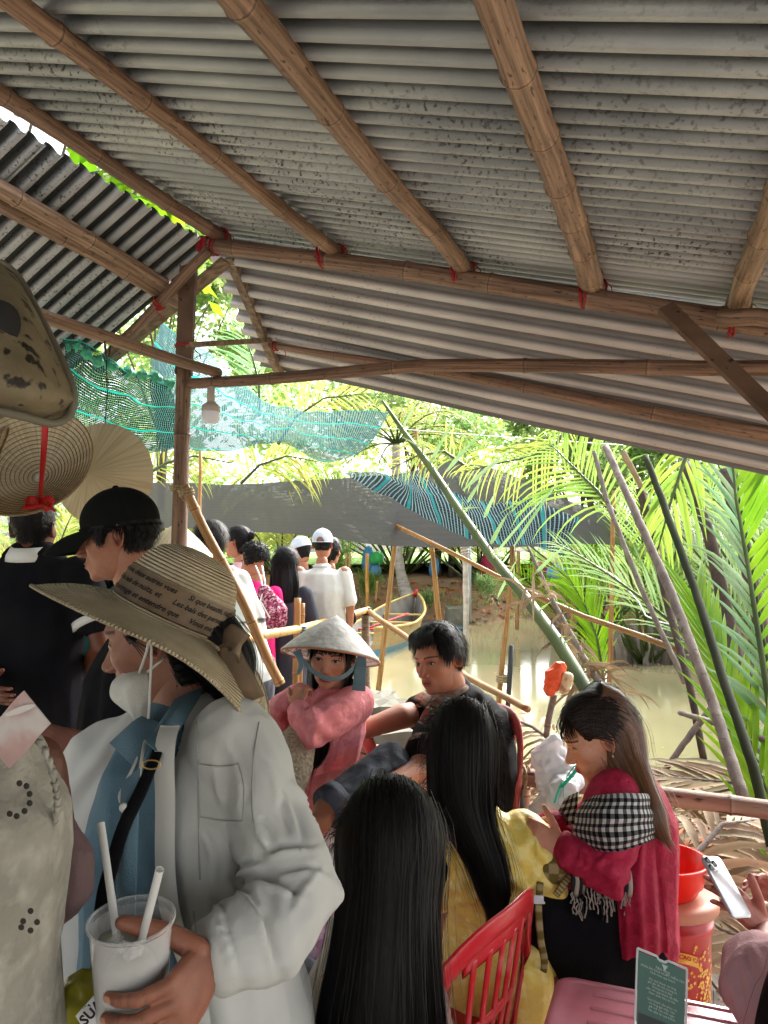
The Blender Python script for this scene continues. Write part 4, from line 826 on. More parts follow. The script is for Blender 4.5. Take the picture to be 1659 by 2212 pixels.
m_ham = M('dark_hammock', (.03,.05,.06), (.06,.09,.10), scale=8, rough=.9)
for k, (a_, b_) in enumerate([((905,1180),(945,1178)),((955,1180),(985,1176)),((985,1176),(1055,1182)),((1060,1180),(1108,1180))]):
    P0, P1 = at(*a_,27.8), at(*b_,27.8); mb = MB(); rows = []
    for t in np.linspace(0,1,14):
        c = lerp(P0,P1,t)-V((0,0,.62*4*t*(1-t))); w_ = .05+.22*math.sin(math.pi*t); rows.append([c+V((0,-w_*math.cos(s_),-w_*math.sin(s_)*.6)) for s_ in np.linspace(0,math.pi,7)])
    mb.grid(rows); tag(mb.build('hammock', m_ham), ['dark hammock left of the thick brown post','dark hammock just right of the thick brown post','wide dark hammock behind the whitewashed post','dark hammock right of the whitewashed post'][k], 'hammock', 'hammocks strung on the far bank')
mb = MB(); mb.tube([at(880,1168,27.7), at(1000,1172,27.7), at(1160,1176,27.7)], .03, n=6); tag(mb.build('hammock_rail', m_bark), 'long dark rail running above the hammocks', 'rail')
def cloth_lump(name, u, v, Y, w_, h_, c, label, cat, seed):
    P = at(u, v, Y); R = random.Random(seed); mb = MB(); n = 14; m_ = M(name+'_mat', c, rough=.5)
    mb.lathe([(0,-h_/2),(w_*.4,-h_*.48),(w_*.5,-h_*.2),(w_*.42,h_*.2),(w_*.3,h_*.4),(0,h_*.5)], P, n=n, wob=lambda a,i: .18*math.sin(a*3+seed+i)+.1*math.sin(a*5+i*2)); tag(mb.build(name, m_), label, cat)
cloth_lump('water_jug', 810, 1228, 27, .42, .5, (.10,.30,.60), 'blue water jug beside the yellow stake', 'jug', 1)
cloth_lump('blue_bag', 796, 1206, 27, .4, .9, (.05,.25,.55), 'blue bag hanging left of the green one on the far bank', 'bag', 2)
cloth_lump('green_bag', 815, 1204, 26.8, .5, .45, (.05,.45,.12), 'bright green bag hanging above the water jug', 'bag', 3)
cloth_lump('blue_sack', 938, 1222, 27, .35, .7, (.05,.28,.60), 'blue sack beside the hammocks', 'sack', 4)
cloth_lump('red_cloth', 1058, 1216, 26, .7, .8, (.30,.01,.06), 'dark red cloth hanging behind the diagonal stem', 'cloth', 5)
cloth_lump('yellow_cloth', 1068, 1212, 26.2, .4, .7, (.65,.55,.05), 'yellow cloth hanging beside the dark red one', 'cloth', 6)
cloth_lump('blue_tarp', 1203, 1236, 18, .5, .32, (.08,.30,.65), 'blue plastic sheet hanging under the striped net', 'tarp', 7)
cloth_lump('maroon_cloth', 1172, 1228, 18.3, .5, .35, (.28,.02,.06), 'maroon cloth left of the blue plastic sheet', 'cloth', 8)
cloth_lump('patterned_cloth', 1192, 1208, 18.5, .55, .3, (.70,.60,.35), 'pale patterned cloth above the blue plastic sheet', 'cloth', 9)
# ============================================================ FIGURES: library
def remesh_tubes(chains, voxel, smooth=4, n=14):
    """union of tapered tubes as one skin; chain = (pts, radii[, side])"""
    mb = MB()
    for ch in chains:
        mb.tube(ch[0], ch[1], n=n, side=ch[2] if len(ch) > 2 else None, round_ends=True)
    me = mb.mesh('tmp', []); o = bpy.data.objects.new('tmp', me); COL.objects.link(o)
    r = o.modifiers.new('r', 'REMESH'); r.mode = 'VOXEL'; r.voxel_size = voxel; r.adaptivity = 0
    if smooth: s = o.modifiers.new('s', 'SMOOTH'); s.iterations = smooth; s.factor = .5
    dg = bpy.context.evaluated_depsgraph_get(); ev = o.evaluated_get(dg); m2 = ev.to_mesh()
    v = np.empty(len(m2.vertices)*3, 'f'); m2.vertices.foreach_get('co', v); nv = np.empty(len(m2.vertices)*3, 'f'); m2.vertex_normals.foreach_get('vector', nv)
    f = [tuple(p.vertices) for p in m2.polygons]; ev.to_mesh_clear(); bpy.data.objects.remove(o); bpy.data.meshes.remove(me)
    return v.reshape(-1, 3).astype(float), nv.reshape(-1, 3).astype(float), f
def projuv(v):
    q = v-np.array((0,0,CAMZ)); cp, sp_ = math.cos(PITCH), math.sin(PITCH); f = q[:,1]*cp+q[:,2]*sp_; up = -q[:,1]*sp_+q[:,2]*cp; return CX+FL*q[:,0]/f, CY-FL*up/f, f
def folds(v, nrm, waves=(), noise=(.004, 9, (1,1,1)), creases=()):
    """waves (dir, wavelength, amp, centre, reach); creases (p0, p1, width, amp)"""
    d = np.zeros(len(v))
    if noise:
        st = np.array(noise[2]); q = v*st*noise[1]; d += noise[0]*(1-2*np.abs(fbm(q, 3))**.7)*.6 + noise[0]*.5*fbm(q*2.3+5, 2)
    for dr, wl, amp, c, reach in waves:
        dr = np.array(V(dr).normalized()); rel = v-np.array(c); ph = rel@dr*2*math.pi/wl + 2.2*fbm(v*6, 2); m = np.exp(-(rel**2).sum(1)/reach**2)
        s = np.sin(ph); d += amp*m*(np.sign(s)*np.abs(s)**.8)
    U_, W_, F_ = projuv(v) if creases else (0,0,0)
    for cr_ in creases:
        if len(cr_) == 6:     # crease drawn on the side that faces the room
            u0, v0, u1, v1, wd, amp = cr_; du, dv = u1-u0, v1-v0; L2 = du*du+dv*dv; t = np.clip(((U_-u0)*du+(W_-v0)*dv)/L2, 0, 1); bow = math.sqrt(L2)*.10*np.sin(np.pi*t)*(1 if (u0+v0) % 2 > 1 else -1)
            s_ = ((U_-u0)*dv-(W_-v0)*du)/math.sqrt(L2)+bow+wd*.5*vnoise(v*18); ou = U_-(u0+du*t); ow = W_-(v0+dv*t); far = np.sqrt(np.maximum(0, ou**2+ow**2-s_**2*0)); m = (nrm[:,1] < .1)*np.exp(-(np.maximum(0, far-np.abs(s_))/(wd*2))**2)*np.sin(np.pi*np.clip(t,.05,.95))
            d += amp*m*(np.exp(-(s_/wd)**2)-.8*np.exp(-((s_-wd*1.7)/(wd*.9))**2)); continue
        p0, p1, wd, amp = cr_
        a, b = np.array(p0), np.array(p1); ab = b-a; t = np.clip(((v-a)@ab)/(ab@ab), 0, 1); q = a+t[:,None]*ab+ .012*np.stack([vnoise(v*14+3), vnoise(v*14+9), vnoise(v*14+15)], 1)
        r = np.sqrt(((v-q)**2).sum(1)); d += amp*(np.exp(-(r/wd)**2)-.55*np.exp(-((r-wd*1.6)/wd)**2))*np.sin(np.pi*np.clip(t, .04, .96))
    return v + nrm*d[:, None]
def cloth(name, chains, mat, parent, voxel=.007, smooth=5, waves=(), noise=(.004, 9, (1,1,1)), creases=(), cut=None, colf=None, disp=None):
    v, nm, f = remesh_tubes(chains, voxel, smooth); v = folds(v, nm, waves, noise, creases)
    if disp is not None: v = disp(v, nm)
    if cut is not None:
        k = cut(v); f = [q for q in f if all(k[i] for i in q)]
    mb = MB(); mb.add(v, f, colf(v) if colf else None); return mb.build(name, mat, parent)
# ---------------- head
def _ell(p, c, r):
    q = (p-np.array(c))/np.array(r); k0 = np.sqrt((q*q).sum(1)); k1 = np.sqrt(((q/np.array(r))**2).sum(1)); return k0*(k0-1)/np.maximum(k1, 1e-9)
def _cap(p, a, b, ra, rb):
    a, b = np.array(a), np.array(b); ab = b-a; t = np.clip((p-a)@ab/(ab@ab), 0, 1); return np.sqrt(((p-a-t[:,None]*ab)**2).sum(1))-(ra+(rb-ra)*t)
def _smin(a, b, k): h = np.clip(.5+.5*(b-a)/k, 0, 1); return b+(a-b)*h-k*h*(1-h)
def _smax(a, b, k): return -_smin(-a, -b, k)
def head_sdf(p, male):
    j = 1.08 if male else 1.0; ax = p.copy(); ax[:, 0] = np.abs(p[:, 0])
    d = _ell(ax, (0,-.012,.034), (.073,.094,.082)); d = _smin(d, _ell(ax, (0,.018,-.032), (.059*j,.068,.074)), .03)
    d = _smin(d, _ell(ax, (0,.030,-.076), (.040*j*j,.048,.034)), .025); d = _smin(d, _ell(ax, (0,.070,-.099), (.019*j,.016,.014)), .018)
    d = _smin(d, _ell(ax, (.041,.050,-.020), (.021,.024,.022)), .022); d = _smin(d, _ell(ax, (0,.070,.024), (.046,.019,.012 if not male else .014)), .02)
    d = _smax(d, -_ell(ax, (.0315,.099,.000), (.019,.021,.0125)), .014)
    d = _smin(d, _ell(ax, (.0315,.0655,.000), (.0165,.0155,.0150)), .003)
    d = _smin(d, _cap(ax, (0,.080,.008), (0,.103,-.031), .0065, .0105), .010); d = _smin(d, _ell(ax, (0,.1045,-.034), (.0105,.0105,.009)), .006)
    d = _smin(d, _ell(ax, (.0125,.094,-.038), (.0075,.009,.0065)), .006)
    d = _smin(d, _ell(ax, (0,.076,-.066), (.027,.017,.020)), .015)
    d = _smin(d, _ell(ax, (0,.0905,-.0625), (.018,.0080,.0055)), .004); d = _smin(d, _ell(ax, (0,.0895,-.0715), (.016,.008,.0060)), .004)
    d = _smax(d, -_cap(ax, (0,.101,-.0668), (.019,.090,-.0665), .0016, .001), .003)
    d = _smin(d, _ell(ax, (0,-.012,-.072), (.044*j,.050,.045)), .03)
    return d
_dirs = {}
def ico(sub, warp=.45):
    if (sub, warp) not in _dirs:
        bm = bmesh.new(); bmesh.ops.create_icosphere(bm, subdivisions=sub, radius=1); v = np.array([q.co[:] for q in bm.verts]); f = [[q.index for q in t.verts] for t in bm.faces]; bm.free()
        v = v + np.array((0, warp, 0)); v /= np.linalg.norm(v, axis=1)[:, None]; _dirs[(sub, warp)] = (v, f)
    return _dirs[(sub, warp)]
_hd = {}
def head_r(sub, male, warp=.45):
    key = (sub, male, warp)
    if key not in _hd:
        D, f = ico(sub, warp); lo = np.full(len(D), .03); hi = np.full(len(D), .17)
        for _ in range(15): mid = (lo+hi)/2; s = head_sdf(D*mid[:, None], male) < 0; lo = np.where(s, mid, lo); hi = np.where(s, hi, mid)
        _hd[key] = (lo+hi)/2
    return _hd[key]
def head_mesh(Mx, skin, male=False, sub=7, gaze=(0,0), brow=(.05,.04,.035), lip=(.62,.25,.22), closed=False, ears=True, blush=0):
    D, f = ico(sub); r = head_r(sub, male); v = D*r[:, None]; x, y, z = v[:,0], v[:,1], v[:,2]; ax = np.abs(x); s = np.array(skin)
    c = np.tile(s, (len(v), 1))
    def blend(m, col): c[:] = c*(1-m[:, None]) + np.array(col)*m[:, None]
    fr = y > .04
    if blush: blend(np.exp(-((ax-.042)**2+(z+.03)**2)/.018**2)*.35*fr*blush, s*np.array((1.15,.75,.72)))
    dx = (ax-.0315); up = .0058*(1-(dx/.0150)**2)+dx*.08; dn = -.0040*(1-(dx/.0150)**2)+dx*.05
    eye = fr & (np.abs(dx) < .0150) & (z < up) & (z > dn)
    lid = fr & (np.abs(dx) < .0165) & (z >= up-.0008) & (z < up+.0022); crease_ = fr & (np.abs(dx) < .0150) & (np.abs(z-up-.0050) < .0008)
    blend(np.exp(-((dx/.019)**2+((z-.004)/.010)**2))*.25*fr, s*.6)
    blend(crease_*.35, s*.4)
    if closed: blend((fr & (np.abs(dx) < .015) & (np.abs(z-dn-.001) < .0016))*1.0, (.03,.02,.02))
    else:
        blend(eye*1.0, (.62,.58,.55)); sx = np.where(x > 0, x-.0315, x+.0315); ir = np.hypot(sx-gaze[0], z-.0008-gaze[1])
        blend(eye*(ir < .0060), (.045,.022,.014)); blend(eye*(ir < .0026), (.004,.004,.004)); blend(lid*1.0, (.035,.02,.018))
    b_ = fr*np.exp(-((z-.0215-.0035*(1-((ax-.034)/.02)**2))/.0030)**4)*(np.abs(ax-.033) < .020)*.85; blend(b_, brow)
    lm = (fr & (y > .075))*(np.exp(-(((x)/.0225)**2)**3))*(np.exp(-((z+.067)/.0105)**6)); blend(lm*.8, lip); blend((fr*(np.abs(z+.0668) < .0012)*(ax < .021)*(y > .08))*.7, (.12,.03,.03))
    blend((fr*(np.hypot(ax-.008, (z+.0445)*1.3) < .0036)*(y > .085))*.8, (.08,.03,.02))
    c *= (1+.05*fbm(v*70, 2)+.04*fbm(v*260,2))[:, None]; c[:, 1:] *= (1-.07*np.clip(fbm(v*38+7, 2), 0, 1)-.05*np.exp(-((ax/.02)**2+((z+.034)/.015)**2)))[:, None]; V_ = [v]; F_ = [np.array(f)]; C_ = [c]
    if ears:
        for sg in (-1, 1):
            P, Q = [], []
            for i in range(15):      # helix ring section: ear plate with raised rim
                t = i/14
                row = []
                for k in range(22):
                    a = 2*math.pi*k/22; R_ = (.0185 if math.sin(a) > -.2 else .0155)*t; hh = .034*t*(1 if math.sin(a) > 0 else .9)
                    rim = .0055*math.exp(-((t-.88)/.12)**2) - .004*math.exp(-((t-.45)/.25)**2)
                    row.append((sg*(.069+.010*t*(1 if math.cos(a) < 0 else -.4)+rim+.003), -.012+R_*math.cos(a)-.004, -.006+hh*math.sin(a)))
                P.append(row)
            # back side
            P.append([(sg*(.066), -.010+.013*math.cos(2*math.pi*k/22), -.006+.026*math.sin(2*math.pi*k/22)) for k in range(22)])
            b = sum(len(q) for q in V_); vv = np.array(P).reshape(-1, 3); ff = []
            for i in range(15):
                for k in range(22): k2 = (k+1) % 22; q = (b+i*22+k, b+i*22+k2, b+(i+1)*22+k2, b+(i+1)*22+k); ff.append(q if sg > 0 else q[::-1])
            V_.append(vv); F_.append(ff); C_.append(np.tile(s*np.array((1.0,.86,.84)), (len(vv), 1))*(1-.35*np.exp(-((np.repeat(np.arange(16), 22)/14-.4)/.22)**2))[:, None])
    v = np.concatenate(V_); R3 = np.array(Mx.to_3x3()); v = v@R3.T + np.array(Mx.translation); ff = [tuple(int(i) for i in q) for F in F_ for q in F]
    return v, ff, np.concatenate(C_)
def head_frame(c, fwd, up=(0,0,1), s=1.0, roll=0):
    y = V(fwd).normalized(); z = V(up); z = (z-y*z.dot(y)).normalized(); x = y.cross(z)
    m = Matrix((x, y, z)).transposed(); m = m @ Matrix.Rotation(roll, 3, 'Y'); m = m*s
    return Matrix.Translation(V(c)) @ m.to_4x4()
class HL(list):
    def __init__(s): s.nails = []; s.joints = []
def hand(W, d, nrm, thumb, s=1.0, curl=(18,22,14), spread=.12, thumb_dir=None, curls=None, tc=20, flen=1.0):
    """chains of a hand: wrist W, palm direction d, nrm out of the back, thumb = side of the thumb"""
    d = V(d).normalized(); n_ = V(nrm); n_ = (n_-d*n_.dot(d)).normalized(); t = V(thumb); t = (t-d*t.dot(d)-n_*t.dot(n_)).normalized(); W = V(W); ch = HL()
    ch.append(([W-d*.03*s, W+d*.01*s, W+d*.045*s, W+d*.08*s], [(.026*s,.019*s),(.027*s,.017*s),(.036*s,.0145*s),(.038*s,.0125*s)], t))
    for k in range(4):
        o = (.0285,.0095,-.0095,-.0275)[k]; b = W + d*((.084,.088,.085,.078)[k]*s) + t*(o*s) ; l = (.072,.080,.074,.058)[k]*s*flen; dd = (d + t*(o*spread*8)).normalized()
        cl = curls[k] if curls else curl; P = [b-dd*.02*s, b]; q = b
        for j in range(3):
            a = math.radians(cl[j]); dd = Quaternion(t, a if t.cross(d).dot(n_) < 0 else -a) @ dd
            q = q + dd*(l*(.45,.31,.24)[j]); P.append(q)
        tot = math.radians(sum(cl)); nb = (n_*math.cos(tot) + d*math.sin(tot)).normalized(); ch.nails.append((q-dd*.006*s, dd, (nb-dd*nb.dot(dd)).normalized(), .0062*s)); ch.joints += [(P[2], .010*s), (P[3], .009*s)]
        r = (.0079,.0082,.0079,.0068)[k]*s; ch.append((P, [r*1.05, r*1.08, r*.98, r*.90, r*.74]))
    td = V(thumb_dir).normalized() if thumb_dir is not None else (d*.62+t*.72-n_*.35).normalized()
    b = W + d*.022*s + t*.024*s; P = [b, b+td*.040*s]; td2 = (td+d*.35*(tc/20)).normalized(); P += [P[-1]+td2*.030*s, P[-1]+td2*.052*s]
    ch.append((P, [.0145*s, .0118*s, .0105*s, .0078*s])); return ch
def skin_body(root, skin, chains, heads=(), hands=(), voxel=.008, name='body', mat=None, hvox=.0032):
    """one body mesh: remeshed limbs and torso, hands, head"""
    mb = MB(); s = tuple(skin)
    if chains: v, nm, f = remesh_tubes(chains, voxel, 4); n_ = 1+.06*fbm(v*25, 2); mb.add(v, f, np.array(s)[None, :]*n_[:, None])
    for h in hands:
        v, nm, f = remesh_tubes(h, hvox, 2, n=12); k = 1+.10*fbm(v*60, 2)
        for jp, jr in getattr(h, 'joints', []):
            dj = np.sqrt(((v-np.array(jp))**2).sum(1)); k = k*(1-.22*np.exp(-((dj-jr)/.0022)**2)*(np.sin(dj*2600)*.5+.5))
        mb.add(v, f, np.array(s)[None, :]*np.array((1.0,.93,.91))[None, :]*k[:, None])
        for p_, d_, n2, r_ in getattr(h, 'nails', []):
            sd_ = d_.cross(n2); mb.grid([[p_+d_*(.0065*(y/4)) + sd_*(.0048*x/3*(1-.25*abs(y/4)**3)) + n2*(r_*1.04-.0022*(x/3)**2) for x in range(-3,4)] for y in range(-4,5)], cols=[[tuple(min(.95,q*1.25+.06) for q in s)]*7]*9)
    for h in heads: v, f, c = h; mb.add(v, f, c)
    return mb.build(name, mat or m_skin, root)
m_skin = M('skin', (1,1,1), rough=.52, vcol=True, spec=.4, bump=.12, bscale=260, sss=.0)
m_hair = M('black_hair', (.005,.0045,.0045), (.010,.009,.009), scale=30, st=(6,6,.6), rough=.5, spec=.16, vcol=True)
m_hairb = M('brown_hair', (.16,.075,.03), (.10,.045,.02), scale=30, st=(6,6,.6), rough=.4, vcol=True)
def ss(a, b, x): t = np.clip((x-a)/(b-a), 0, 1); return t*t*(3-2*t)
def hairline(D, front=.066, temple=.01, ear=.012, back=-.075):
    az = np.arctan2(np.abs(D[:,0]), D[:,1]); return front+(temple-front)*ss(.65,1.15,az)+(ear-temple)*ss(1.2,1.5,az)+(back-ear)*ss(1.75,2.2,az)
def hair_cap(Mx, mat, parent, male=True, thick=.014, sub=6, top=.022, line={}, noise=.004, freq=60, name='hair', strands=900, slen=.05, whorl=(0,-.04,.12), flow=None, sw=.0011, tint=1, wild=.12, col=(1,1,1), hang=0, zmax=None):
    D, f = ico(sub, 0); r = head_r(sub, male, 0); v = D*r[:, None]; zl = hairline(D, **line); m = v[:,2]-zl; t = ss(0, .02, m)*(thick+(top-thick)*ss(.05,.11,v[:,2])); t = t*(1+.0*m) + np.where(m > 0, noise*fbm(v*freq, 2), 0) ; vv = D*(r+t+.0005)[:, None]
    keep = (m > -.004) & ((vv[:,2] < (zmax if zmax is not None else 9))); fk = [q for q in f if all(keep[i] for i in q)]; R3 = np.array(Mx.to_3x3()); T = np.array(Mx.translation); mb = MB()
    g = np.tile(np.array(col)[None,:], (len(vv),1))*(1+.3*fbm(v*40,2))[:,None]; mb.add(vv@R3.T+T, fk, g)
    R = random.Random(len(f)+int(T[0]*100)); idx = [i for i in range(len(vv)) if m[i] > .004 and (zmax is None or v[i,2] < zmax-.006)]; W = np.array(whorl)
    for _ in range(strands):
        i = R.choice(idx); p = vv[i]; nn = D[i]; fl = np.array(flow) if flow is not None else (p-W); fl = fl + np.array([R.gauss(0,1),R.gauss(0,1),R.gauss(0,1)])*wild*np.linalg.norm(fl); fl = fl-nn*(fl@nn); fl /= (np.linalg.norm(fl)+1e-9)
        L = slen*R.uniform(.5,1.2); pts = []; q = p.copy()
        for k in range(5):
            pts.append(q+nn*(.0015+.003*R.random())*(1+k*.4)); q = q+fl*(L/4); dn = q/np.linalg.norm(q); tgt = np.linalg.norm(p)*1.0; q = dn*min(np.linalg.norm(q), tgt+.002*k) if not hang else q+np.array((0,0,-1))*hang*k*.3; nn = dn; fl = fl-nn*(fl@nn)*.8 + (np.array((0,0,-.3)) if not hang else 0); fl /= np.linalg.norm(fl)
        P = [V(a@R3.T+T) for a in pts]; ribbon(mb, P, sw*R.uniform(.7,1.4), [V(nn@R3.T)]*5, tuple(np.array(col)*R.uniform(.6,1.9)*tint))
    return mb.build(name, mat, parent)
def ribbon(mb, P, w, N, c=(1,1,1), taper=True):
    b = len(mb.v); n = len(P)
    for i in range(n):
        t = (P[min(i+1,n-1)]-P[max(i-1,0)]); s = t.cross(N[i]); s = s.normalized() if s.length > 1e-9 else V((1,0,0)); ww = w*(1-.85*(i/(n-1))**3) if taper else w
        mb.vert(P[i]-s*ww, c); mb.vert(P[i]+s*ww, c)
    for i in range(n-1): mb.face((b+2*i, b+2*i+1, b+2*i+3, b+2*i+2))
def hair_loft(parent, pts, radii, side, mat, n=3000, name='hair', tips=.08, w=.0013, seed=0, wander=.10, lift=.006, tint=(1,1,1), grad=None, t_start=(0,.3), fly=.03, base=True, ends=(.75,1.0), nb=60, shag=.0):
    """long hair: a closed core with ribbons of hair laid along it"""
    pts = catmull([list(p) for p in pts], nb); rad = catmull([list(r) if hasattr(r,'__len__') else [r,r] for r in radii], nb); K = nb; R = random.Random(seed); mb = MB(); side = V(side)
    Pv = [V(p) for p in pts]; fr = []
    for i in range(K):
        T = (Pv[min(i+1,K-1)]-Pv[max(i-1,0)]).normalized(); e = (side-T*side.dot(T)).normalized(); fr.append((T, e, T.cross(e)))
    def cf(t): return tuple(np.array(tint)*(np.array(grad(t)) if grad else 1))
    if base:
        n2 = 72; rows = []; cc = []
        for i in range(K):
            sh = max(.05, 1-(max(0, i/(K-1)-ends[0])/(1-ends[0]+1e-6))*.5) if ends[0] < 1 else 1
            rows.append([Pv[i]+fr[i][1]*(rad[i][0]*.93*sh*math.cos(a)*(1+.03*math.sin(a*17+i*.15)+.025*math.sin(a*29-i*.1)))+fr[i][2]*(rad[i][1]*.93*sh*math.sin(a)*(1+.03*math.sin(a*17+i*.15))) for a in np.linspace(0,2*math.pi,n2,endpoint=False)]); cc.append([tuple(np.array(cf(i/(K-1)))*.8)]*n2)
        mb.grid(rows, closed_u=True, cols=cc); mb.face([k for k in range(n2)][::-1]); mb.face([(K-1)*n2+k for k in range(n2)])
    for _ in range(n):
        a0 = R.uniform(0, 2*math.pi); da = R.gauss(0, wander); t0 = R.uniform(*t_start)**1.0; t1 = R.uniform(*ends) + (tips*R.random() if R.random() < .3 else 0); m = 14; P = []; N = []; lf = R.uniform(0, lift) + (R.expovariate(1/.012) if R.random() < fly else 0); c = R.uniform(.65,1.5); fr2 = R.uniform(3,8); ph = R.uniform(0,6)
        for k in range(m):
            t = t0+(t1-t0)*k/(m-1); x = min(t,1)*(K-1); i = min(int(x), K-2); f = x-i; p = lerp(Pv[i],Pv[i+1],f); ex = max(0,t-1)
            ra, rb = rad[i]*(1-f)+rad[i+1]*f; a = a0+da*t+.05*math.sin(fr2*t+ph); sh = 1-.5*max(0,(t-.8)/.2)*R.uniform(.9,1) if ends[0] < 1 else 1
            o = fr[i][1]*math.cos(a)*(ra*sh+lf*(.3+t)) + fr[i][2]*math.sin(a)*(rb*sh+lf*(.3+t)); P.append(p+o+fr[-1][0]*(ex*.6)); N.append(o.normalized() if o.length > 1e-6 else side)
        cc = np.array(cf((t0+t1)/2))*c; ribbon(mb, P, w*R.uniform(.6,1.3), N, tuple(cc))
    return mb.build(name, mat, parent)
def flyaway(mb, pts_n, R, L=.06, w=.0006, c=(1,1,1)):
    for p, n_ in pts_n:
        d = (n_+V((R.gauss(0,.7),R.gauss(0,.7),R.gauss(0,.7)))).normalized(); P = [p]; 
        for k in range(5): d = (d+V((R.gauss(0,.25),R.gauss(0,.25),-.25))).normalized(); P.append(P[-1]+d*L/5)
        ribbon(mb, P, w, [V((0,-1,0))]*6, c)
def cap_hat(parent, Mx, mat, male=True, r=.006, visor=True, btn=True, back_gap=False, name='cap', zc=.035, mat2=None, visor_len=.075, droop=.12):
    D, f = ico(6, 0); rr = head_r(6, male, 0); v = D*rr[:,None]; el = np.array((.084,.105,.092)); R3 = np.array(Mx.to_3x3()); T = np.array(Mx.translation)
    zl = zc - .012*ss(.3,1.4,np.arctan2(np.abs(D[:,0]),D[:,1])) 
    s = 1/np.sqrt(((D/el)**2).sum(1)); vv = D*s[:,None]+np.array((0,-.010,.040)); seam = np.abs(np.sin(3*np.arctan2(vv[:,0], vv[:,1]))); vv = vv*(1-.010*np.exp(-(seam/.10)**2))[:,None]
    keep = vv[:,2] > zl
    if back_gap: keep &= ~((np.abs(vv[:,0]) < .030*np.sqrt(np.clip(1-((vv[:,2]-zl)/.042)**2,0,1))) & (vv[:,1] < 0))
    mb = MB(); mb.add(vv@R3.T+T, [q for q in f if all(keep[i] for i in q)])
    mb.tube([V(p@R3.T+T) for p in [np.array((.0845*math.sin(a), .1055*math.cos(a)-.010, zc-.011*ss(.3,1.4,abs((a+math.pi)%(2*math.pi)-math.pi))+.001)) for a in np.linspace(0,2*math.pi,60)]], .0035, n=6)
    if btn: mb.lathe([(0,.006),(.007,.004),(.009,0),(0,-.004)], V(np.array((0,-.010,.132))@R3.T+T), Mx.to_3x3() @ V((0,0,1)), n=12)
    o = mb.build(name, mat, parent)
    if visor:
        mb = MB(); top, bot = [], []
        for i in range(9):
            t = i/8; row = []; row2 = []
            for k in range(25):
                a = lerp(-1.25, 1.25, k/24); ca = math.cos(a*.9); px_ = .082*math.sin(a); py = .1045*math.cos(a)-.010; L = visor_len*max(0,ca)**.55; p = np.array((px_*(1+.06*t), py+L*t, zc-.002-droop*L*t*t*1.3-.10*(px_**2)*8*t - .02*t*abs(math.sin(a)))); row.append(V(p@R3.T+T)); row2.append(V((p-np.array((0,0,.0035)))@R3.T+T))
            top.append(row); bot.append(row2)
        mb.grid(top, flip=True); mb.grid(bot); mb.grid([top[-1], bot[-1]]); mb.grid([[r_[0] for r_ in top],[r_[0] for r_ in bot]]); mb.grid([[r_[-1] for r_ in top],[r_[-1] for r_ in bot]]); mb.build('visor', mat2 or mat, o)
    return o
def Pn(d): return V((0,0,CAMZ))
def person(label, loc, group=None): return thing('person', label, 'person', loc, group)
# ============================================================ PEOPLE ON THE LANDING (far)
def fab(name, a, b=None, rough=.85, scale=8, bump=.25, bs=160, **k): return M(name, a, b or tuple(x*.85 for x in lin(a)), scale=scale, rough=rough, bump=bump, bscale=bs, spec=.2, **k)
m_blackf = M('black_cloth', (.007,.007,.009), (.011,.011,.013), scale=8, rough=.95, bump=.25, bscale=160, spec=.05); m_navy = fab('navy_cloth', (.045,.047,.065)); m_whitef = fab('white_cotton', (.70,.70,.66)); m_cream = fab('cream_cotton', (.60,.60,.57), vcol=True)
m_mag = fab('magenta_cloth', (.80,.02,.20)); m_pinkl = fab('pale_pink_cloth', (.75,.50,.52)); m_teal = fab('teal_brocade', (.05,.33,.31), (.10,.42,.36), scale=14); m_capw = fab('pale_cap_cloth', (.62,.68,.78)); m_grayt = fab('charcoal_cloth', (.09,.09,.11))
m_capb = M('black_cap_cloth', (.006,.0065,.006), rough=.9, bump=.2, bscale=300, spec=.08)
SK, SKL, SKD = (.50,.30,.20), (.62,.40,.30), (.36,.20,.125)
def yawv(a): a = math.radians(a); return V((math.sin(a), math.cos(a), 0))
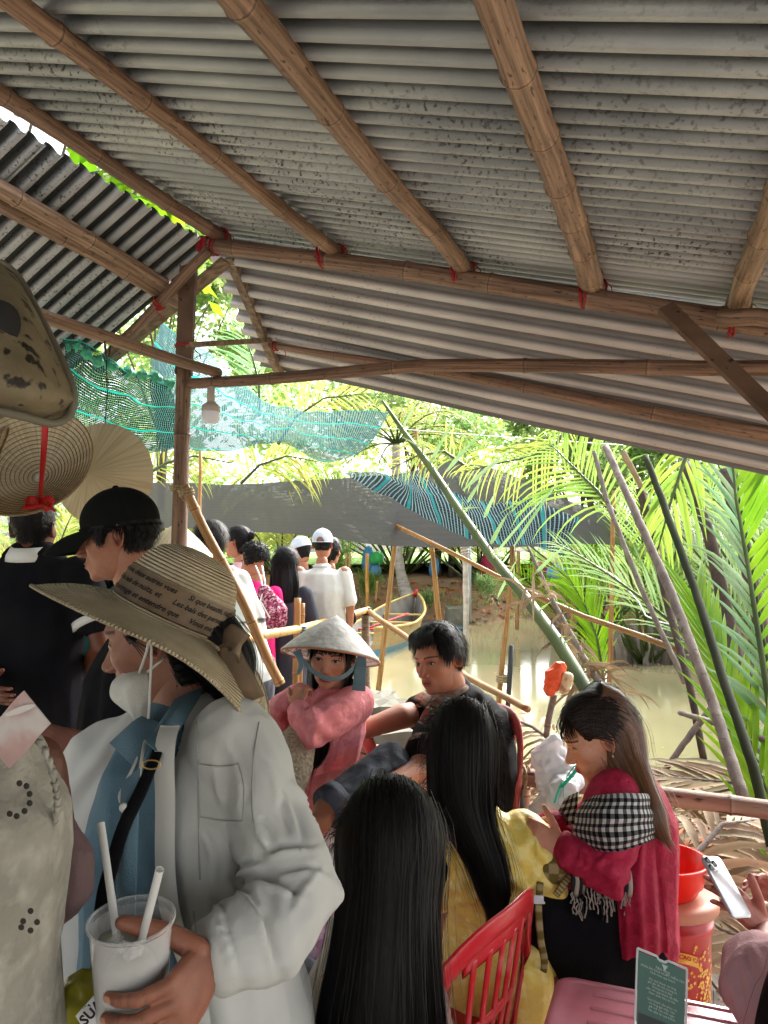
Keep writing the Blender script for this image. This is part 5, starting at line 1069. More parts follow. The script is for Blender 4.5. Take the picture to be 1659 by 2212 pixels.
def stand(label, u, v, Y, yaw, top, topm, bottom=None, botm=None, skin=SK, male=False, pitch=0, roll=0, hyaw=None, s=1.0, group='people waiting on the landing', armL=None, armR=None, sleeve=.55, waist=.42, lean=(0,0,0), w=1.0, botlen=.45, topname='shirt', hem=.0, sub=5, vox=.011, foldamp=.006, colf=None, ground=0.0):
    """standing figure; arms are (elbow, wrist) offsets from the shoulder in (right, forward, up)"""
    c = at(u, v, Y); f = yawv(yaw); r = V((f.y, -f.x, 0)); hf = yawv(yaw if hyaw is None else hyaw); hf = (hf*math.cos(math.radians(pitch))-V((0,0,math.sin(math.radians(pitch))))).normalized()
    L = V(lean); hip = V((c.x, c.y, ground+.50*(c.z+.11-ground)))+L; root = person(label, (hip.x, hip.y, ground), group)
    neck = c - V((0,0,.135)) - hf*.03; sz = c.z-.235*s; Sm = V((c.x,c.y,sz)) - f*.03 + L*.15; SR, SL = Sm+r*.155*w, Sm-r*.155*w; mid = lerp(Sm, hip, .55)
    torso = ([hip-V((0,0,.04)), lerp(hip,mid,.5), mid, lerp(mid,Sm,.55), Sm+V((0,0,-.01)), Sm+V((0,0,.045))], [(.155*w,.115*w),(.14*w,.10*w),(.135*w,.10*w),(.155*w,.112*w),(.125*w,.075*w),(.06,.055)], r)
    ch = [torso, ([Sm, neck], [.052,.050])]; arms = []
    for S_, A, sg in ((SR, armR, 1), (SL, armL, -1)):
        A = A or ((.04*sg,-.02,-.28),(.03*sg,.06,-.52)); P = [S_] + [S_ + r*a[0] + f*a[1] + V((0,0,a[2])) for a in A]; arms.append(P); ch.append(([P[0],P[1],P[2]], [.048*w,.038,.027]))
    hipw = .085; legs = []
    for sg in (1,-1):
        h = hip + r*(hipw*sg); k = V((h.x, h.y, lerp(h.z, ground, .48))) + f*.02; a = V((h.x,h.y,ground+.08)); legs.append([h,k,a]); ch.append(([h,lerp(h,k,.5),k,lerp(k,a,.35),a],[.080*w,.075*w,.055,.056,.038])); ch.append(([a-V((0,0,.04)), a-V((0,0,.045))+f*.14],[(.04,.03),(.04,.025)]))
    hands = [hand(P[2], (P[2]-P[1]), (P[2]-P[1]).cross(f).cross(P[2]-P[1]) if False else r*(1 if P is arms[0] else -1), f, .95) for P in arms]
    Mx = head_frame(c, hf, s=s, roll=math.radians(roll))
    skin_body(root, skin, ch, heads=[head_mesh(Mx, skin, male, sub=sub)], hands=hands, voxel=.012, hvox=.005)
    tc = [([hip-V((0,0,hem)), lerp(hip,mid,.5), mid, lerp(mid,Sm,.55), Sm, Sm+V((0,0,.040))], [(.175*w,.135*w),(.165*w,.125*w),(.16*w,.125*w),(.175*w,.13*w),(.145*w,.09*w),(.07,.062)], r)]
    for P in arms: e = lerp(P[0],P[1],sleeve/.5) if sleeve <= .5 else lerp(P[1],P[2],(sleeve-.5)/.5); tc.append(([P[0]-V((0,0,.01)), lerp(P[0],P[1],.5), e] if sleeve <= .5 else [P[0], P[1], e], [.062,.060,.062] if sleeve <= .5 else [.068*w,.058,.045]))
    cloth(topname, tc, topm, root, vox, 4, noise=(foldamp,7,(1,1,.45)), colf=colf)
    if botm:
        bc = [([hip+V((0,0,.02)), hip-V((0,0,.10))], [(.155*w,.12*w),(.165*w,.125*w)], r)]
        for h,k,a in legs: e = lerp(h,k,botlen*2) if botlen <= .5 else lerp(k,a,(botlen-.5)*2); bc.append(([h-V((0,0,.03)), e] if botlen <= .5 else [h,k,e], [.098*w,.095*w] if botlen <= .5 else [.098*w,.075,.06]))
        cloth('shorts' if botlen <= .5 else 'trousers', bc, botm, root, .012, 4, noise=(.005,8,(1,1,.5)))
    return root, Mx, arms, (f, r, Sm, hip)
# white polo man, back turned
ro, Mx, ar, fr = stand('person from behind in white polo shirt and pale blue cap, rightmost of the waiting group', 697, 1176, 6.35, 6, 0, m_whitef, 0, m_grayt, skin=SKL, male=True, armR=((.05,-.02,-.26),(.02,.12,-.50)), armL=((-.05,.03,-.26),(.02,.2,-.36)), sleeve=.42, botlen=.9, w=1.22, topname='polo_shirt')
cap_hat(ro, Mx, m_capw, visor=False, back_gap=True, zc=.03); hair_cap(Mx, m_hair, ro, thick=.004, top=.004, strands=300, slen=.015, line=dict(back=-.045), zmax=.03)
mb = MB(); c_ = Mx.translation; f_, r_, Sm, hip = fr; mb.tube([Sm+V((0,0,.045))+ (r_*math.cos(a)*.066+f_*math.sin(a)*.062)+V((0,0,.012)) for a in np.linspace(0,6.283,24)], (.010), n=8); mb.build('collar', m_whitef, ro)
# glasses man behind
ro, Mx, ar, fr = stand('person in charcoal shirt, white cap and glasses looking down to the left', 650, 1190, 6.9, -50, 0, m_grayt, 0, m_blackf, skin=SKL, male=True, pitch=18, botlen=.9, w=1.05)
cap_hat(ro, Mx, m_capw, zc=.03); hair_cap(Mx, m_hair, ro, thick=.006, top=.006, strands=300, slen=.02, zmax=.03)
def glasses(Mx, parent, s=1):
    mb = MB(); T = lambda p: Mx @ V(p)
    for sg in (1,-1): mb.tube([T((sg*(.032+.021*math.cos(a)), .100-.02*abs(math.cos(a)), .0-.002+.018*math.sin(a))) for a in np.linspace(0,6.3,20)], .0018, n=5); mb.tube([T((sg*.052,.088,.004)), T((sg*.074,.0,.004)), T((sg*.075,-.02,-.008))], .0016, n=5)
    mb.tube([T((-.011,.102,.002)), T((.011,.102,.002))], .0018, n=5); return mb.build('glasses', m_wire, parent)
glasses(Mx, ro)
# ponytail person with black bag behind the polo man
ro, Mx, ar, fr = stand('person with dark ponytail half hidden behind the white polo shirt', 716, 1192, 7.0, 20, 0, m_blackf, 0, m_blackf, skin=SKL, botlen=.9, w=.9)
hair_cap(Mx, m_hair, ro, thick=.012, strands=300, slen=.05); hair_loft(ro, [Mx@V((0,-.09,.03)), Mx@V((.02,-.14,-.01)), Mx@V((.02,-.13,-.12))], [.02,.035,.012], (1,0,0), m_hair, n=250, name='ponytail', w=.003)
B = thing('shoulder_bag', 'black shoulder bag at the hip of the person behind the white polo', 'bag', at(751,1355,6.4))
cloth('bag_body', [([at(745,1300,6.45), at(752,1340,6.45)], [(.055,.04),(.075,.05)], (1,0,0))], m_blackf, B, .01, 4); mb = MB(); mb.tube([at(735,1240,6.55), at(748,1270,6.45), at(752,1300,6.42)], .008, n=6); mb.build('strap', m_blackf, B)
# long grey hair
ro, Mx, ar, fr = stand('person from behind with long greying black hair and loose navy shirt', 616, 1218, 6.0, -8, 0, m_navy, 0, m_navy, skin=SKL, botlen=.75, w=.98, armR=((.07,.0,-.25),(.02,.12,-.42)), hem=.25)
hair_cap(Mx, m_hair, ro, thick=.018, strands=900, slen=.09, line=dict(back=-.09)); c_ = Mx.translation
hair_loft(ro, [c_+V((0,-.03,.05)), c_+V((.0,-.05,-.06)), c_+V((.01,-.085,-.20)), c_+V((.03,-.10,-.33))], [(.088,.07),(.10,.065),(.105,.05),(.05,.03)], (1,0,0), m_hair, n=1100, name='long_hair', w=.0028, tint=(2,2,2.1), wander=.2)
# curly woman in magenta
ro, Mx, ar, fr = stand('person with short curly hair, magenta shirt and black shorts at the rail', 548, 1212, 5.75, -35, 0, m_mag, 0, m_blackf, skin=SKL, hyaw=-75, pitch=15, botlen=.30, w=1.02, armL=((-.04,.1,-.24),(.02,.28,-.30)), armR=((.05,.02,-.25),(-.05,.18,-.36)), sleeve=.42, hem=.08)
mb = MB(); R = random.Random(2); D, f = ico(4, 0)
for k in range(1500):
    d = V((R.gauss(0,1),R.gauss(0,1),R.gauss(0,1))).normalized()
    if d.y > .35 and d.z < .45 or d.z < -.55: continue
    p = V((d.x*.092, d.y*.108-.012, d.z*.100+.035)); e = d.orthogonal().normalized(); g = d.cross(e); a0 = R.uniform(0,6); rr = R.uniform(.008,.016)
    P = [Mx@(p+(e*math.cos(a0+t)+g*math.sin(a0+t))*rr*(1-.1*t)+d*(.004*t)) for t in np.linspace(0,5,8)]; c = R.uniform(.5,2); ribbon(mb, P, .0035, [Mx.to_3x3()@d]*8, (c,c,c))
v_ = D*np.array((.090,.104,.098))*(1+.05*vnoise(D*9))[:,None]+np.array((0,-.016,.036)); k_ = ~((D[:,1] > .3) & (D[:,2] < .45)) & (D[:,2] > -.6); R3 = np.array(Mx.to_3x3()); mb.add(v_@R3.T+np.array(Mx.translation), [q for q in f if all(k_[i] for i in q)]); mb.build('curly_hair', m_hair, ro)
m_pack = M('patterned_fabric', (.30,.02,.08), (.55,.30,.34), scale=45, rough=.8, c3=(.08,.01,.04), scale3=70, th3=(.5,.55), contrast=(.45,.55))
B = thing('drawstring_backpack', 'pink and maroon patterned drawstring backpack on the magenta shirt', 'backpack', at(585,1360,5.55))
cloth('sack', [([at(570,1275,5.52), at(577,1300,5.52), at(588,1325,5.5), at(590,1345,5.5)], [(.045,.04),(.085,.06),(.115,.075),(.10,.06)], (1,0,0))], m_pack, B, .009, 3, noise=(.010,12,(1.5,1.5,.4)))
mb = MB(); mb.tube([at(552,1222,5.62), at(562,1245,5.52), at(569,1275,5.50), at(562,1298,5.45), at(583,1335,5.40)], .006, n=6); mb.tube([at(566,1222,5.65), at(572,1255,5.54), at(573,1275,5.50)], .006, n=6); mb.build('strap', m_whitef, B)
# bun woman
ro, Mx, ar, fr = stand('person with dark hair in a bun and pale pink top, profile to the left', 512, 1172, 6.1, -70, 0, m_pinkl, 0, m_grayt, skin=SKL, botlen=.9, w=.88, hyaw=-72, sub=6)
hair_cap(Mx, m_hair, ro, thick=.014, strands=900, slen=.08, flow=(0,-1,.15), wild=.1); R = random.Random(3)
mb = MB(); cB = Mx@V((0,-.125,.055))
for k in range(300):
    d = V((R.gauss(0,1),R.gauss(0,1),R.gauss(0,1))).normalized(); e = d.orthogonal().normalized(); g = d.cross(e); P = [cB+(d*.030*math.cos(t)+e*.034*math.sin(t)+g*.006) for t in np.linspace(0,2.6,7)]; c = R.uniform(.6,2.2); ribbon(mb, P, .003, [d]*7, (c,c*.9,c*.85))
mb.lathe([(0,-.032),(.025,-.02),(.034,0),(.025,.02),(0,.032)], cB, n=14); mb.build('hair_bun', m_hair, ro)
# youth in striped cream tunic leaning on the rail
def stripe(v):
    c = np.ones((len(v),3)); z = v[:,2]; 
    for z0 in (1.20,1.10): c[(np.abs(z-z0-.02*v[:,0]) < .010)] = .12
    for z0 in (1.185,1.085): c[(np.abs(z-z0-.02*v[:,0]) < .004)] = .25
    a = at(487,1226,4.75); b = at(474,1262,4.75); d = np.abs((v[:,0]-a.x)*(b.z-a.z)-(v[:,2]-a.z)*(b.x-a.x))/math.hypot(b.x-a.x,b.z-a.z); m = (d < .008) & (v[:,1] < 4.95) & (z > 1.38) & (z < 1.58); c[m] = .12; return c
ro, Mx, ar, fr = stand('person in cream striped tunic with white earbud, hand on the bamboo rail', 452, 1172, 4.95, -30, 0, m_cream, 0, m_grayt, skin=SKL, male=True, hyaw=-72, pitch=12, botlen=.9, w=1.0, lean=(.26,.0,0), armR=((.10,-.02,-.24),(.16,.02,-.42)), armL=((-.04,.1,-.24),(.0,.26,-.2)), sleeve=.85, topname='tunic', foldamp=.009, sub=6, colf=stripe, hem=.05)
hair_cap(Mx, m_hair, ro, thick=.018, top=.03, strands=1300, slen=.06)
mb = MB(); e = Mx@V((.079,-.010,-.010)); mb.tube([e, e+V((-.004,-.004,-.022))], [.006,.003], n=8); mb.build('earbud', m_wht, ro)
# teal person behind the main post, one hand on it
ro = person('person in teal tunic and conical hat behind the main post, hand gripping it', (at(395,1200,4.25).x, 4.25, 0), 'people waiting on the landing'); c = at(372,1232,4.25); Mx = head_frame(c, (-.5,-.8,-.1)); S_ = at(420,1290,4.15); E_ = at(462,1300,3.95); W_ = at(424,1228,3.72)
skin_body(ro, SKL, [([V((c.x,4.25,.9)), V((c.x,4.25,1.2)), V((c.x,4.25,1.36))], [(.14,.1),(.13,.1),(.13,.09)], (1,0,0)), ([V((c.x,4.25,1.3)), c], [.05,.05]), ([S_,E_,W_], [.045,.036,.025]), ([V((c.x+.08,4.25,.9)), V((c.x+.08,4.27,.08))],[.08,.045]), ([V((c.x-.08,4.25,.9)), V((c.x-.08,4.27,.08))],[.08,.045])], heads=[head_mesh(Mx, SKL, False, sub=5)], hands=[hand(at(424,1226,3.72), (-.42,-.10,.95), (.75,-.6,.2), (-.6,-.5,.0), .95, curl=(35,45,30), thumb_dir=(-.75,-.35,.6))], voxel=.012)
cloth('tunic', [([V((c.x,4.25,.5)), V((c.x,4.25,.9)), V((c.x,4.25,1.2)), V((c.x,4.25,1.38))], [(.2,.15),(.17,.13),(.15,.12),(.14,.09)], (1,0,0)), ([S_,E_,lerp(E_,W_,.45)], [.07,.06,.050])], m_teal, ro, .012, 4, noise=(.006,8,(1,1,.5)))
def cone_hat(parent_name, label, cat, apex, axis, r, h, mats, parent=None, rings=16, group=None, inner=True, seg=64, ring_m=None):
    """leaf cone with bamboo hoops inside"""
    axis = V(axis).normalized(); O = V(apex)-axis*h; mb = MB(); K = 14
    prof = [(max(.0006,r*t), h*(1-t)+.012*math.sin(math.pi*t)) for t in np.linspace(0,1,K)]
    mb.lathe(prof, O, axis, n=seg, wob=lambda a,i: .004*math.sin(a*32)); mb.lathe([(max(.0005,a_-.0012), b_-.0035) for a_, b_ in prof], O, axis, n=seg)
    if parent is None: root = thing(parent_name, label, cat, O, group); nm = 'leaf_cone'
    else: root = parent; nm = parent_name
    o = mb.build(nm, mats[0], root)
    if inner:
        mb = MB(); e = axis.orthogonal().normalized(); g = axis.cross(e)
        for k in range(2, rings+1):
            t = k/rings; rr, hh = r*t-.003, h*(1-t)+.012*math.sin(math.pi*t)-.006; mb.tube([O+axis*hh+(e*math.cos(a)+g*math.sin(a))*rr for a in np.linspace(0,2*math.pi,40)], .0014 if k < rings else .0030, n=5, cap=False)
        mb.build('hoops', ring_m or mats[1], o if parent else root)
    return o if parent else root, O
m_leafhat = M('palm_leaf_hat', (.66,.58,.40), (.52,.43,.27), scale=5, st=(22,.5,1), coord='UV', rough=.6, trans=.25, bump=.5, bscale=5, bst=(40,.4,1), contrast=(.40,.60)); m_hoop = M('hat_hoops', (.24,.15,.08), rough=.6); m_whhat = M('white_leaf_hat', (.84,.84,.80), (.62,.63,.60), scale=28, rough=.6, trans=.3, bump=.3, bscale=50, contrast=(.35,.55))
cone_hat('conical_hat', '', '', at(386,1128,4.2), (.1,-.1,1), .20, .17, (m_leafhat, m_hoop), parent=ro, inner=False)
# teal tunic seen in the gap left of the masked face
ro = person('person in pale teal brocade tunic and white trousers, in the gap behind the cap wearer', (at(215,1480,3.3).x, 3.3, 0)); x = at(215,1480,3.3).x; c = V((x+.07,3.3,1.52)); Mx = head_frame(c, (0,1,0))
skin_body(ro, SK, [([V((x,3.3,.8)), V((x,3.3,1.1)), V((x+.04,3.3,1.28))], [(.12,.09),(.11,.09),(.12,.08)], (1,0,0)), ([V((x+.05,3.3,1.25)), c], [.045,.045]), ([V((x+.06,3.3,.9)), V((x+.06,3.3,.08))],[.075,.045]), ([V((x-.06,3.3,.9)), V((x-.06,3.3,.08))],[.075,.045])], heads=[head_mesh(Mx, SK, False, sub=5)], voxel=.014); hair_cap(Mx, m_hair, ro, strands=200)
cloth('tunic', [([at(212,1556,3.3), at(210,1480,3.3), at(212,1400,3.3), at(235,1330,3.3), at(262,1290,3.32)], [(.105,.07),(.095,.07),(.09,.08),(.12,.09),(.13,.09)], (1,0,0)), ([at(275,1285,3.3), at(250,1300,3.2)], [.07,.06])], m_teal, ro, .009, 4, noise=(.009,10,(1.4,1,.3)))
cloth('trousers', [([V((x-.02,3.42,1.15)), V((x-.03,3.42,.1))],[(.13,.07),(.10,.06)],(1,0,0)), ([V((x,3.3,1.0)), V((x,3.3,.12))],[(.17,.12),(.15,.10)],(1,0,0))], m_whitef, ro, .012, 4)
# ============================================================ PEOPLE UNDER THE ROOF
def A3(*ps): return [at(*p) for p in ps]
def plastic(name, c, rough=.3, **k): return M(name, c, tuple(x*.85 for x in c), scale=6, rough=rough, spec=.5, **k)
m_redp = M('red_plastic', (.55,.012,.02), (.45,.01,.015), scale=6, rough=.33, spec=.5, c3=(.62,.16,.16), scale3=12, th3=(.58,.75), bump=.06, bscale=150); m_pinkp = plastic('faded_red_plastic', (.50,.09,.10), rough=.4)
# ---- man in black polo, back turned (far left)
Y1 = 3.05; c = at(74, 1142, Y1); root = person('person from behind in black polo shirt with white collar and sleeve trim', (c.x, Y1, 0)); Mx = head_frame(c, (0,1,.05))
Sm = at(74,1225,Y1); SL, SR = at(-28,1245,Y1), at(172,1245,Y1); EL, ER = at(-70,1400,Y1), at(222,1395,Y1-.05); WL, WR = at(-20,1480,Y1-.3), at(165,1470,Y1+.25)
hp = V((c.x, Y1, .98))
body = [([hp-V((0,0,.05)), V((c.x,Y1,1.2)), V((c.x,Y1,1.42)), Sm], [(.17,.13),(.15,.12),(.18,.12),(.10,.08)], (1,0,0)), ([Sm, c-V((0,.02,.10))],[.062,.060]), ([SL,EL,WL],[.05,.042,.03]), ([SR,ER,WR],[.05,.042,.03])]
for sg in (1,-1): body.append(([hp+V((.09*sg,0,0)), V((c.x+.10*sg,Y1,.5)), V((c.x+.10*sg,Y1,.08))],[.09,.065,.04])); body.append(([V((c.x+.10*sg,Y1,.04)), V((c.x+.10*sg,Y1+.14,.035))],[.045,.035]))
skin_body(root, SKD, body, heads=[head_mesh(Mx, SKD, True, sub=6)], hands=[hand(WR, WR-ER, (1,0,0), (0,0,1)), hand(WL, WL-EL, (-1,0,0), (0,0,1))], voxel=.009)
hair_cap(Mx, m_hair, root, thick=.005, top=.012, strands=1200, slen=.012, line=dict(back=-.055))
cloth('polo_shirt', [([hp-V((0,0,.1)), V((c.x,Y1,1.2)), V((c.x,Y1,1.42)), Sm+V((0,0,.01))], [(.21,.15),(.20,.145),(.215,.15),(.13,.10)], (1,0,0)), ([SL,lerp(SL,EL,.62)],[.085,.085]), ([SR,lerp(SR,ER,.58)],[.085,.082])], m_blackf, root, .010, 4, noise=(.008,6,(1,1,.5)))
mb = MB(); nk = c-V((0,.01,.115)); mb.lathe([(.066,.046),(.074,.048),(.092,.018),(.098,-.004),(.070,.0)], nk, (0,-.15,1), n=32, wob=lambda a,i: .03*math.sin(a*2)); mb.build('collar', m_whitef, root)
for S_, E_ in ((SR,ER),(SL,EL)):
    mb = MB(); p0, p1 = lerp(S_,E_,.60), lerp(S_,E_,.70); mb.tube([p0,p1],[.084,.086], n=24); mb.build('sleeve_trim', m_whitef, root)
cloth('trousers', [([hp+V((0,0,-.02)), hp-V((0,0,.15))],[(.19,.14),(.20,.14)],(1,0,0))]+[([hp+V((.09*sg,0,-.1)), V((c.x+.10*sg,Y1,.12))],[.11,.075]) for sg in (1,-1)], m_blackf, root, .013, 4)
# ---- man with black cap, profile left
Y2 = 2.05; c = at(256, 1158, Y2); root = person('person in black baseball cap, profile to the left with lowered eyes', (c.x+.05, Y2, 0)); fw = V((-.96,-.10,-.15)); Mx = head_frame(c, fw, s=.98)
nk = c+V((.055,.01,-.15)); Sm = c+V((.085,.02,-.25)); hp = V((c.x+.06, Y2+.02, .95)); SLn, SLf = Sm+V((.02,-.17,-.02)), Sm+V((.02,.17,-.02)); En, Ef = SLn+V((-.02,-.02,-.28)), SLf+V((-.04,.02,-.28)); Wn, Wf = En+V((-.20,.02,-.10)), Ef+V((-.20,-.02,-.10))
body = [([hp, V((hp.x,Y2,1.15)), Sm+V((-.01,0,-.14)), Sm], [(.12,.16),(.105,.145),(.12,.16),(.08,.11)], (1,0,0)), ([Sm, nk, c+V((.03,0,-.05))],[.062,.056,.060]), ([SLn,En,Wn],[.05,.042,.03]), ([SLf,Ef,Wf],[.05,.042,.03])]
for sg in (1,-1): body.append(([hp+V((0,.09*sg,0)), V((hp.x,Y2+.1*sg,.5)), V((hp.x,Y2+.1*sg,.06))],[.09,.065,.04]))
SKM = (.56,.36,.27)
skin_body(root, SKM, body, heads=[head_mesh(Mx, SKM, True, sub=7, closed=True, lip=(.42,.18,.15))], hands=[hand(Wn, Wn-En, (0,-1,0), (0,0,1)), hand(Wf, Wf-Ef, (0,1,0), (0,0,1))], voxel=.009)
hair_cap(Mx, m_hair, root, thick=.012, top=.010, strands=1800, slen=.02, line=dict(back=-.060, temple=-.018), sw=.0008, zmax=.032)
cp = cap_hat(root, Mx, m_capb, zc=.028, visor_len=.105, droop=.30)
mb = MB(); p = Mx@V((.086,-.030,.042)); q = Mx.to_3x3(); mb.box(p, q@V((.001,0,0)), q@V((0,.006,0)), q@V((0,0,.010))); mb.build('buckle', M('dark_metal', (.10,.10,.09), rough=.5), cp, smooth=False)
cloth('shirt', [([hp-V((0,0,.1)), V((hp.x-.0,Y2,1.15)), Sm+V((-.01,0,-.14)), Sm+V((0,0,.0))], [(.155,.19),(.145,.185),(.15,.20),(.095,.13)], (1,0,0)), ([SLn,lerp(SLn,En,.6)],[.075,.075]), ([SLf,lerp(SLf,Ef,.6)],[.075,.075])], m_blackf, root, .010, 4, noise=(.007,7,(1,1,.5)))
cloth('trousers', [([hp+V((0,.09*sg,-.02)), V((hp.x,Y2+.1*sg,.12))],[.12,.08]) for sg in (1,-1)], m_blackf, root, .013, 4)
# ---- woman with straw hat, mask, white overshirt and cup
SKW = (.50,.33,.26); Yh = 1.32
root = person('person in straw hat, white overshirt and lowered face mask, holding a plastic cup', (-.30, 1.3, 0)); c = at(352,1372,Yh); fw = V((-.93,.10,-.20)); Mx = head_frame(c, fw, s=1.0)
Sm = at(452,1600,1.31); nk = at(392,1520,1.31); SN = at(520,1650,1.20); SF = at(300,1640,1.50); EN = at(632,1930,1.10); WN = V((-.213,.985,1.104)); EF = at(165,1900,1.50); WF = at(150,2100,1.42)
ch = [([at(470,2400,1.3), at(460,2150,1.28), at(430,1900,1.28), at(440,1720,1.30), Sm], [(.15,.16),(.135,.14),(.13,.15),(.13,.15),(.07,.08)], (1,0,0)), ([Sm, nk, c+V((.025,0,-.05))],[.058,.050,.054]), ([SN,EN,WN],[.036,.030,.025]), ([SF,EF,WF],[.040,.034,.026]), ([V((-.28,1.22,.8)),V((-.28,1.24,.45)),V((-.28,1.26,.06))],[.09,.065,.04]), ([V((-.28,1.38,.8)),V((-.28,1.38,.45)),V((-.28,1.40,.06))],[.09,.065,.04])]
hd = hand(WN, (-.22,-.93,-.16), (.93,-.25,.2), (0,.05,1), 1.08, curls=[(48,42,22),(52,40,20),(52,40,20),(48,40,20)], spread=.22, thumb_dir=(-.75,-.1,.45))
skin_body(root, SKW, ch, heads=[head_mesh(Mx, SKW, False, sub=7, closed=False, gaze=(0,-.002), brow=(.12,.08,.06))], hands=[hd, hand(WF, (0,0,-1), (0,-1,0), (-1,0,0))], voxel=.009, hvox=.0026)
hair_cap(Mx, m_hair, root, male=False, thick=.012, strands=1200, slen=.07, flow=(0,-1,-.5), line=dict(back=-.09, temple=.0), zmax=.015)
hair_loft(root, [Mx@V((0,-.06,.0)), Mx@V((.0,-.095,-.07)), Mx@V((.0,-.085,-.13))], [.06,.05,.02], (0,1,0), m_hair, n=500, name='tied_hair', w=.0016)
m_wjk = fab('white_overshirt', (.56,.56,.53), (.48,.485,.465), scale=3, bump=.10, bs=500, trans=.12); m_blue = fab('blue_denim_shirt', (.10,.175,.225), (.085,.15,.195), scale=4, bump=.3, bs=400)
# overshirt: body, near sleeve, far side
def jk_cut(v): return ~((v[:,0] < -.285+.16*np.clip((1.33-v[:,2])/.5,0,1)*0) & (v[:,1] < 1.28) & (v[:,2] < 1.5)) | (v[:,1] > 1.32)
elb = EN
w_ = [((.35,-.2,.9), .05, .003, elb+V((-.03,0,.02)), .10), ((1,.1,.15), .040, .003, lerp(EN,WN,.6), .10), ((.9,.1,-.35), .11, .0045, V((-.15,1.2,1.12)), .28), ((.6,0,.8), .07, .004, lerp(SN,EN,.5), .12)]
cr = [(493,1617,520,1756,8,0.0090),(618,1684,702,1815,10,0.0126),(544,1765,580,1856,8,0.0126),(560,1862,668,1842,8,0.0144),(508,1902,575,1870,7,0.0144),(535,1915,650,1945,8,0.0126),(439,1930,484,2029,8,0.0126),(493,1917,566,2051,9,0.0144),(533,1962,585,2100,9,0.0126),(450,1975,500,2100,8,0.0108),(405,1960,430,2110,7,0.0090),(590,1900,700,1900,8,0.0108),(600,1700,640,1820,9,0.0090),(430,1783,457,1917,9,0.0090),(460,1640,470,1760,10,0.0072),(640,1960,690,1890,7,0.0108),(560,1640,600,1760,9,0.0072)] or [(at(500,1700,1.1), at(560,1900,1.1), .008, .005), (at(600,1880,1.02), at(690,1960,1.02), .009, .006), (at(560,1960,1.0), at(620,2090,1.0), .009, .009), (at(430,1990,.98), at(500,2150,.98), .008, .008), (at(520,1960,1.0), at(640,1900,1.0), .008, .009), (at(490,2000,1.0), at(585,2010,1.0), .007, .007), (at(640,1660,1.1), at(700,1850,1.05), .009, .006)]
cuff = lerp(EN,WN,.80)
cloth('overshirt', [([at(545,2420,1.30), at(530,2200,1.28), at(490,1950,1.26), at(470,1760,1.27), at(462,1640,1.30), at(425,1585,1.31)], [(.115,.19),(.105,.175),(.085,.165),(.085,.165),(.098,.13),(.070,.085)], (1,0,0)),
    ([SN+V((-.015,.01,.03)), lerp(SN,EN,.5)+V((.008,0,.0)), EN+V((.008,.0,-.006)), lerp(EN,WN,.5)+V((.01,.0,-.015)), cuff+V((.004,0,-.006))], [.070,.058,.066,.060,.055])],
    m_wjk, root, .0052, 3, waves=w_, noise=(.005,9,(1.3,1,.6)), creases=cr, cut=lambda v: ~((v[:,0] < -.318+.05*(1.3-v[:,2])) & (v[:,1] < 1.34) & (np.hypot(v[:,1]-1.0, v[:,2]-1.12) > .12)))
# open front edge (placket) and pocket
mb = MB()
pl = [(345,1568,1.13),(337,1600,1.105),(334,1700,1.085),(335,1850,1.08),(352,2000,1.08),(402,2140,1.09),(430,2330,1.1)]
C0 = catmull([list(at(*p)) for p in pl], 40); C1 = catmull([list(at(u+42, v, Y-.005)) for u, v, Y in pl], 40)
rows = [[lerp(V(a_),V(b_),t)+V((0,-.003*math.sin(math.pi*t)+.004*math.sin(i*.5),0)) for t in np.linspace(0,1,6)] for i, (a_, b_) in enumerate(zip(C0,C1))]
mb.grid(rows); mb.grid([[p+V((0,.004,0)) for p in r_] for r_ in rows], flip=True); mb.build('placket', m_wjk, root)
mb = MB(); q = [(430,1600),(428,1700),(430,1768),(520,1775),(527,1700),(505,1610)]
P0 = [[at(lerp(l_[0],r_[0],t), lerp(l_[1],r_[1],t), lerp(1.073,1.095,t)-.010*math.sin(math.pi*t)) for t in np.linspace(0,1,8)] for l_, r_ in (((432,1640),(508,1645)),((430,1700),(520,1705)),((430,1765),(524,1772)))]
from mathutils.bvhtree import BVHTree
def surf_line(o, pts, n=40, lift=.0008):
    """points of the polyline (reading units) dropped on the mesh o"""
    off_ = wloc(o); me = o.data; T_ = BVHTree.FromPolygons([V(p.co)+off_ for p in me.vertices], [tuple(p.vertices) for p in me.polygons]); out = []
    for u, v in catmull([list(p) for p in pts], n):
        d = (at(u, v, 1.0)-V((0,0,CAMZ))).normalized(); h = T_.ray_cast(V((0,0,CAMZ)), d, 6)
        if h[0]: out.append(h[0]-d*lift)
    return out
OS = [c_ for c_ in root.children if c_.name.startswith('overshirt')][0]
m_seam = fab('seam_thread', (.40,.40,.375)); mb = MB()
for pts in ([(430,1640),(428,1700),(432,1764)],[(432,1764),(470,1772),(524,1774)],[(524,1774),(527,1700),(514,1648)],[(430,1650),(470,1656),(514,1652)],[(560,1560),(548,1640),(545,1740),(552,1800)],[(425,1560),(428,1700),(432,1900)],[(418,1968),(424,2040),(418,2110)]):
    P_ = surf_line(OS, pts)
    if len(P_) > 3: mb.tube(P_, .0013, n=5)
mb.build('seam', m_seam, OS)
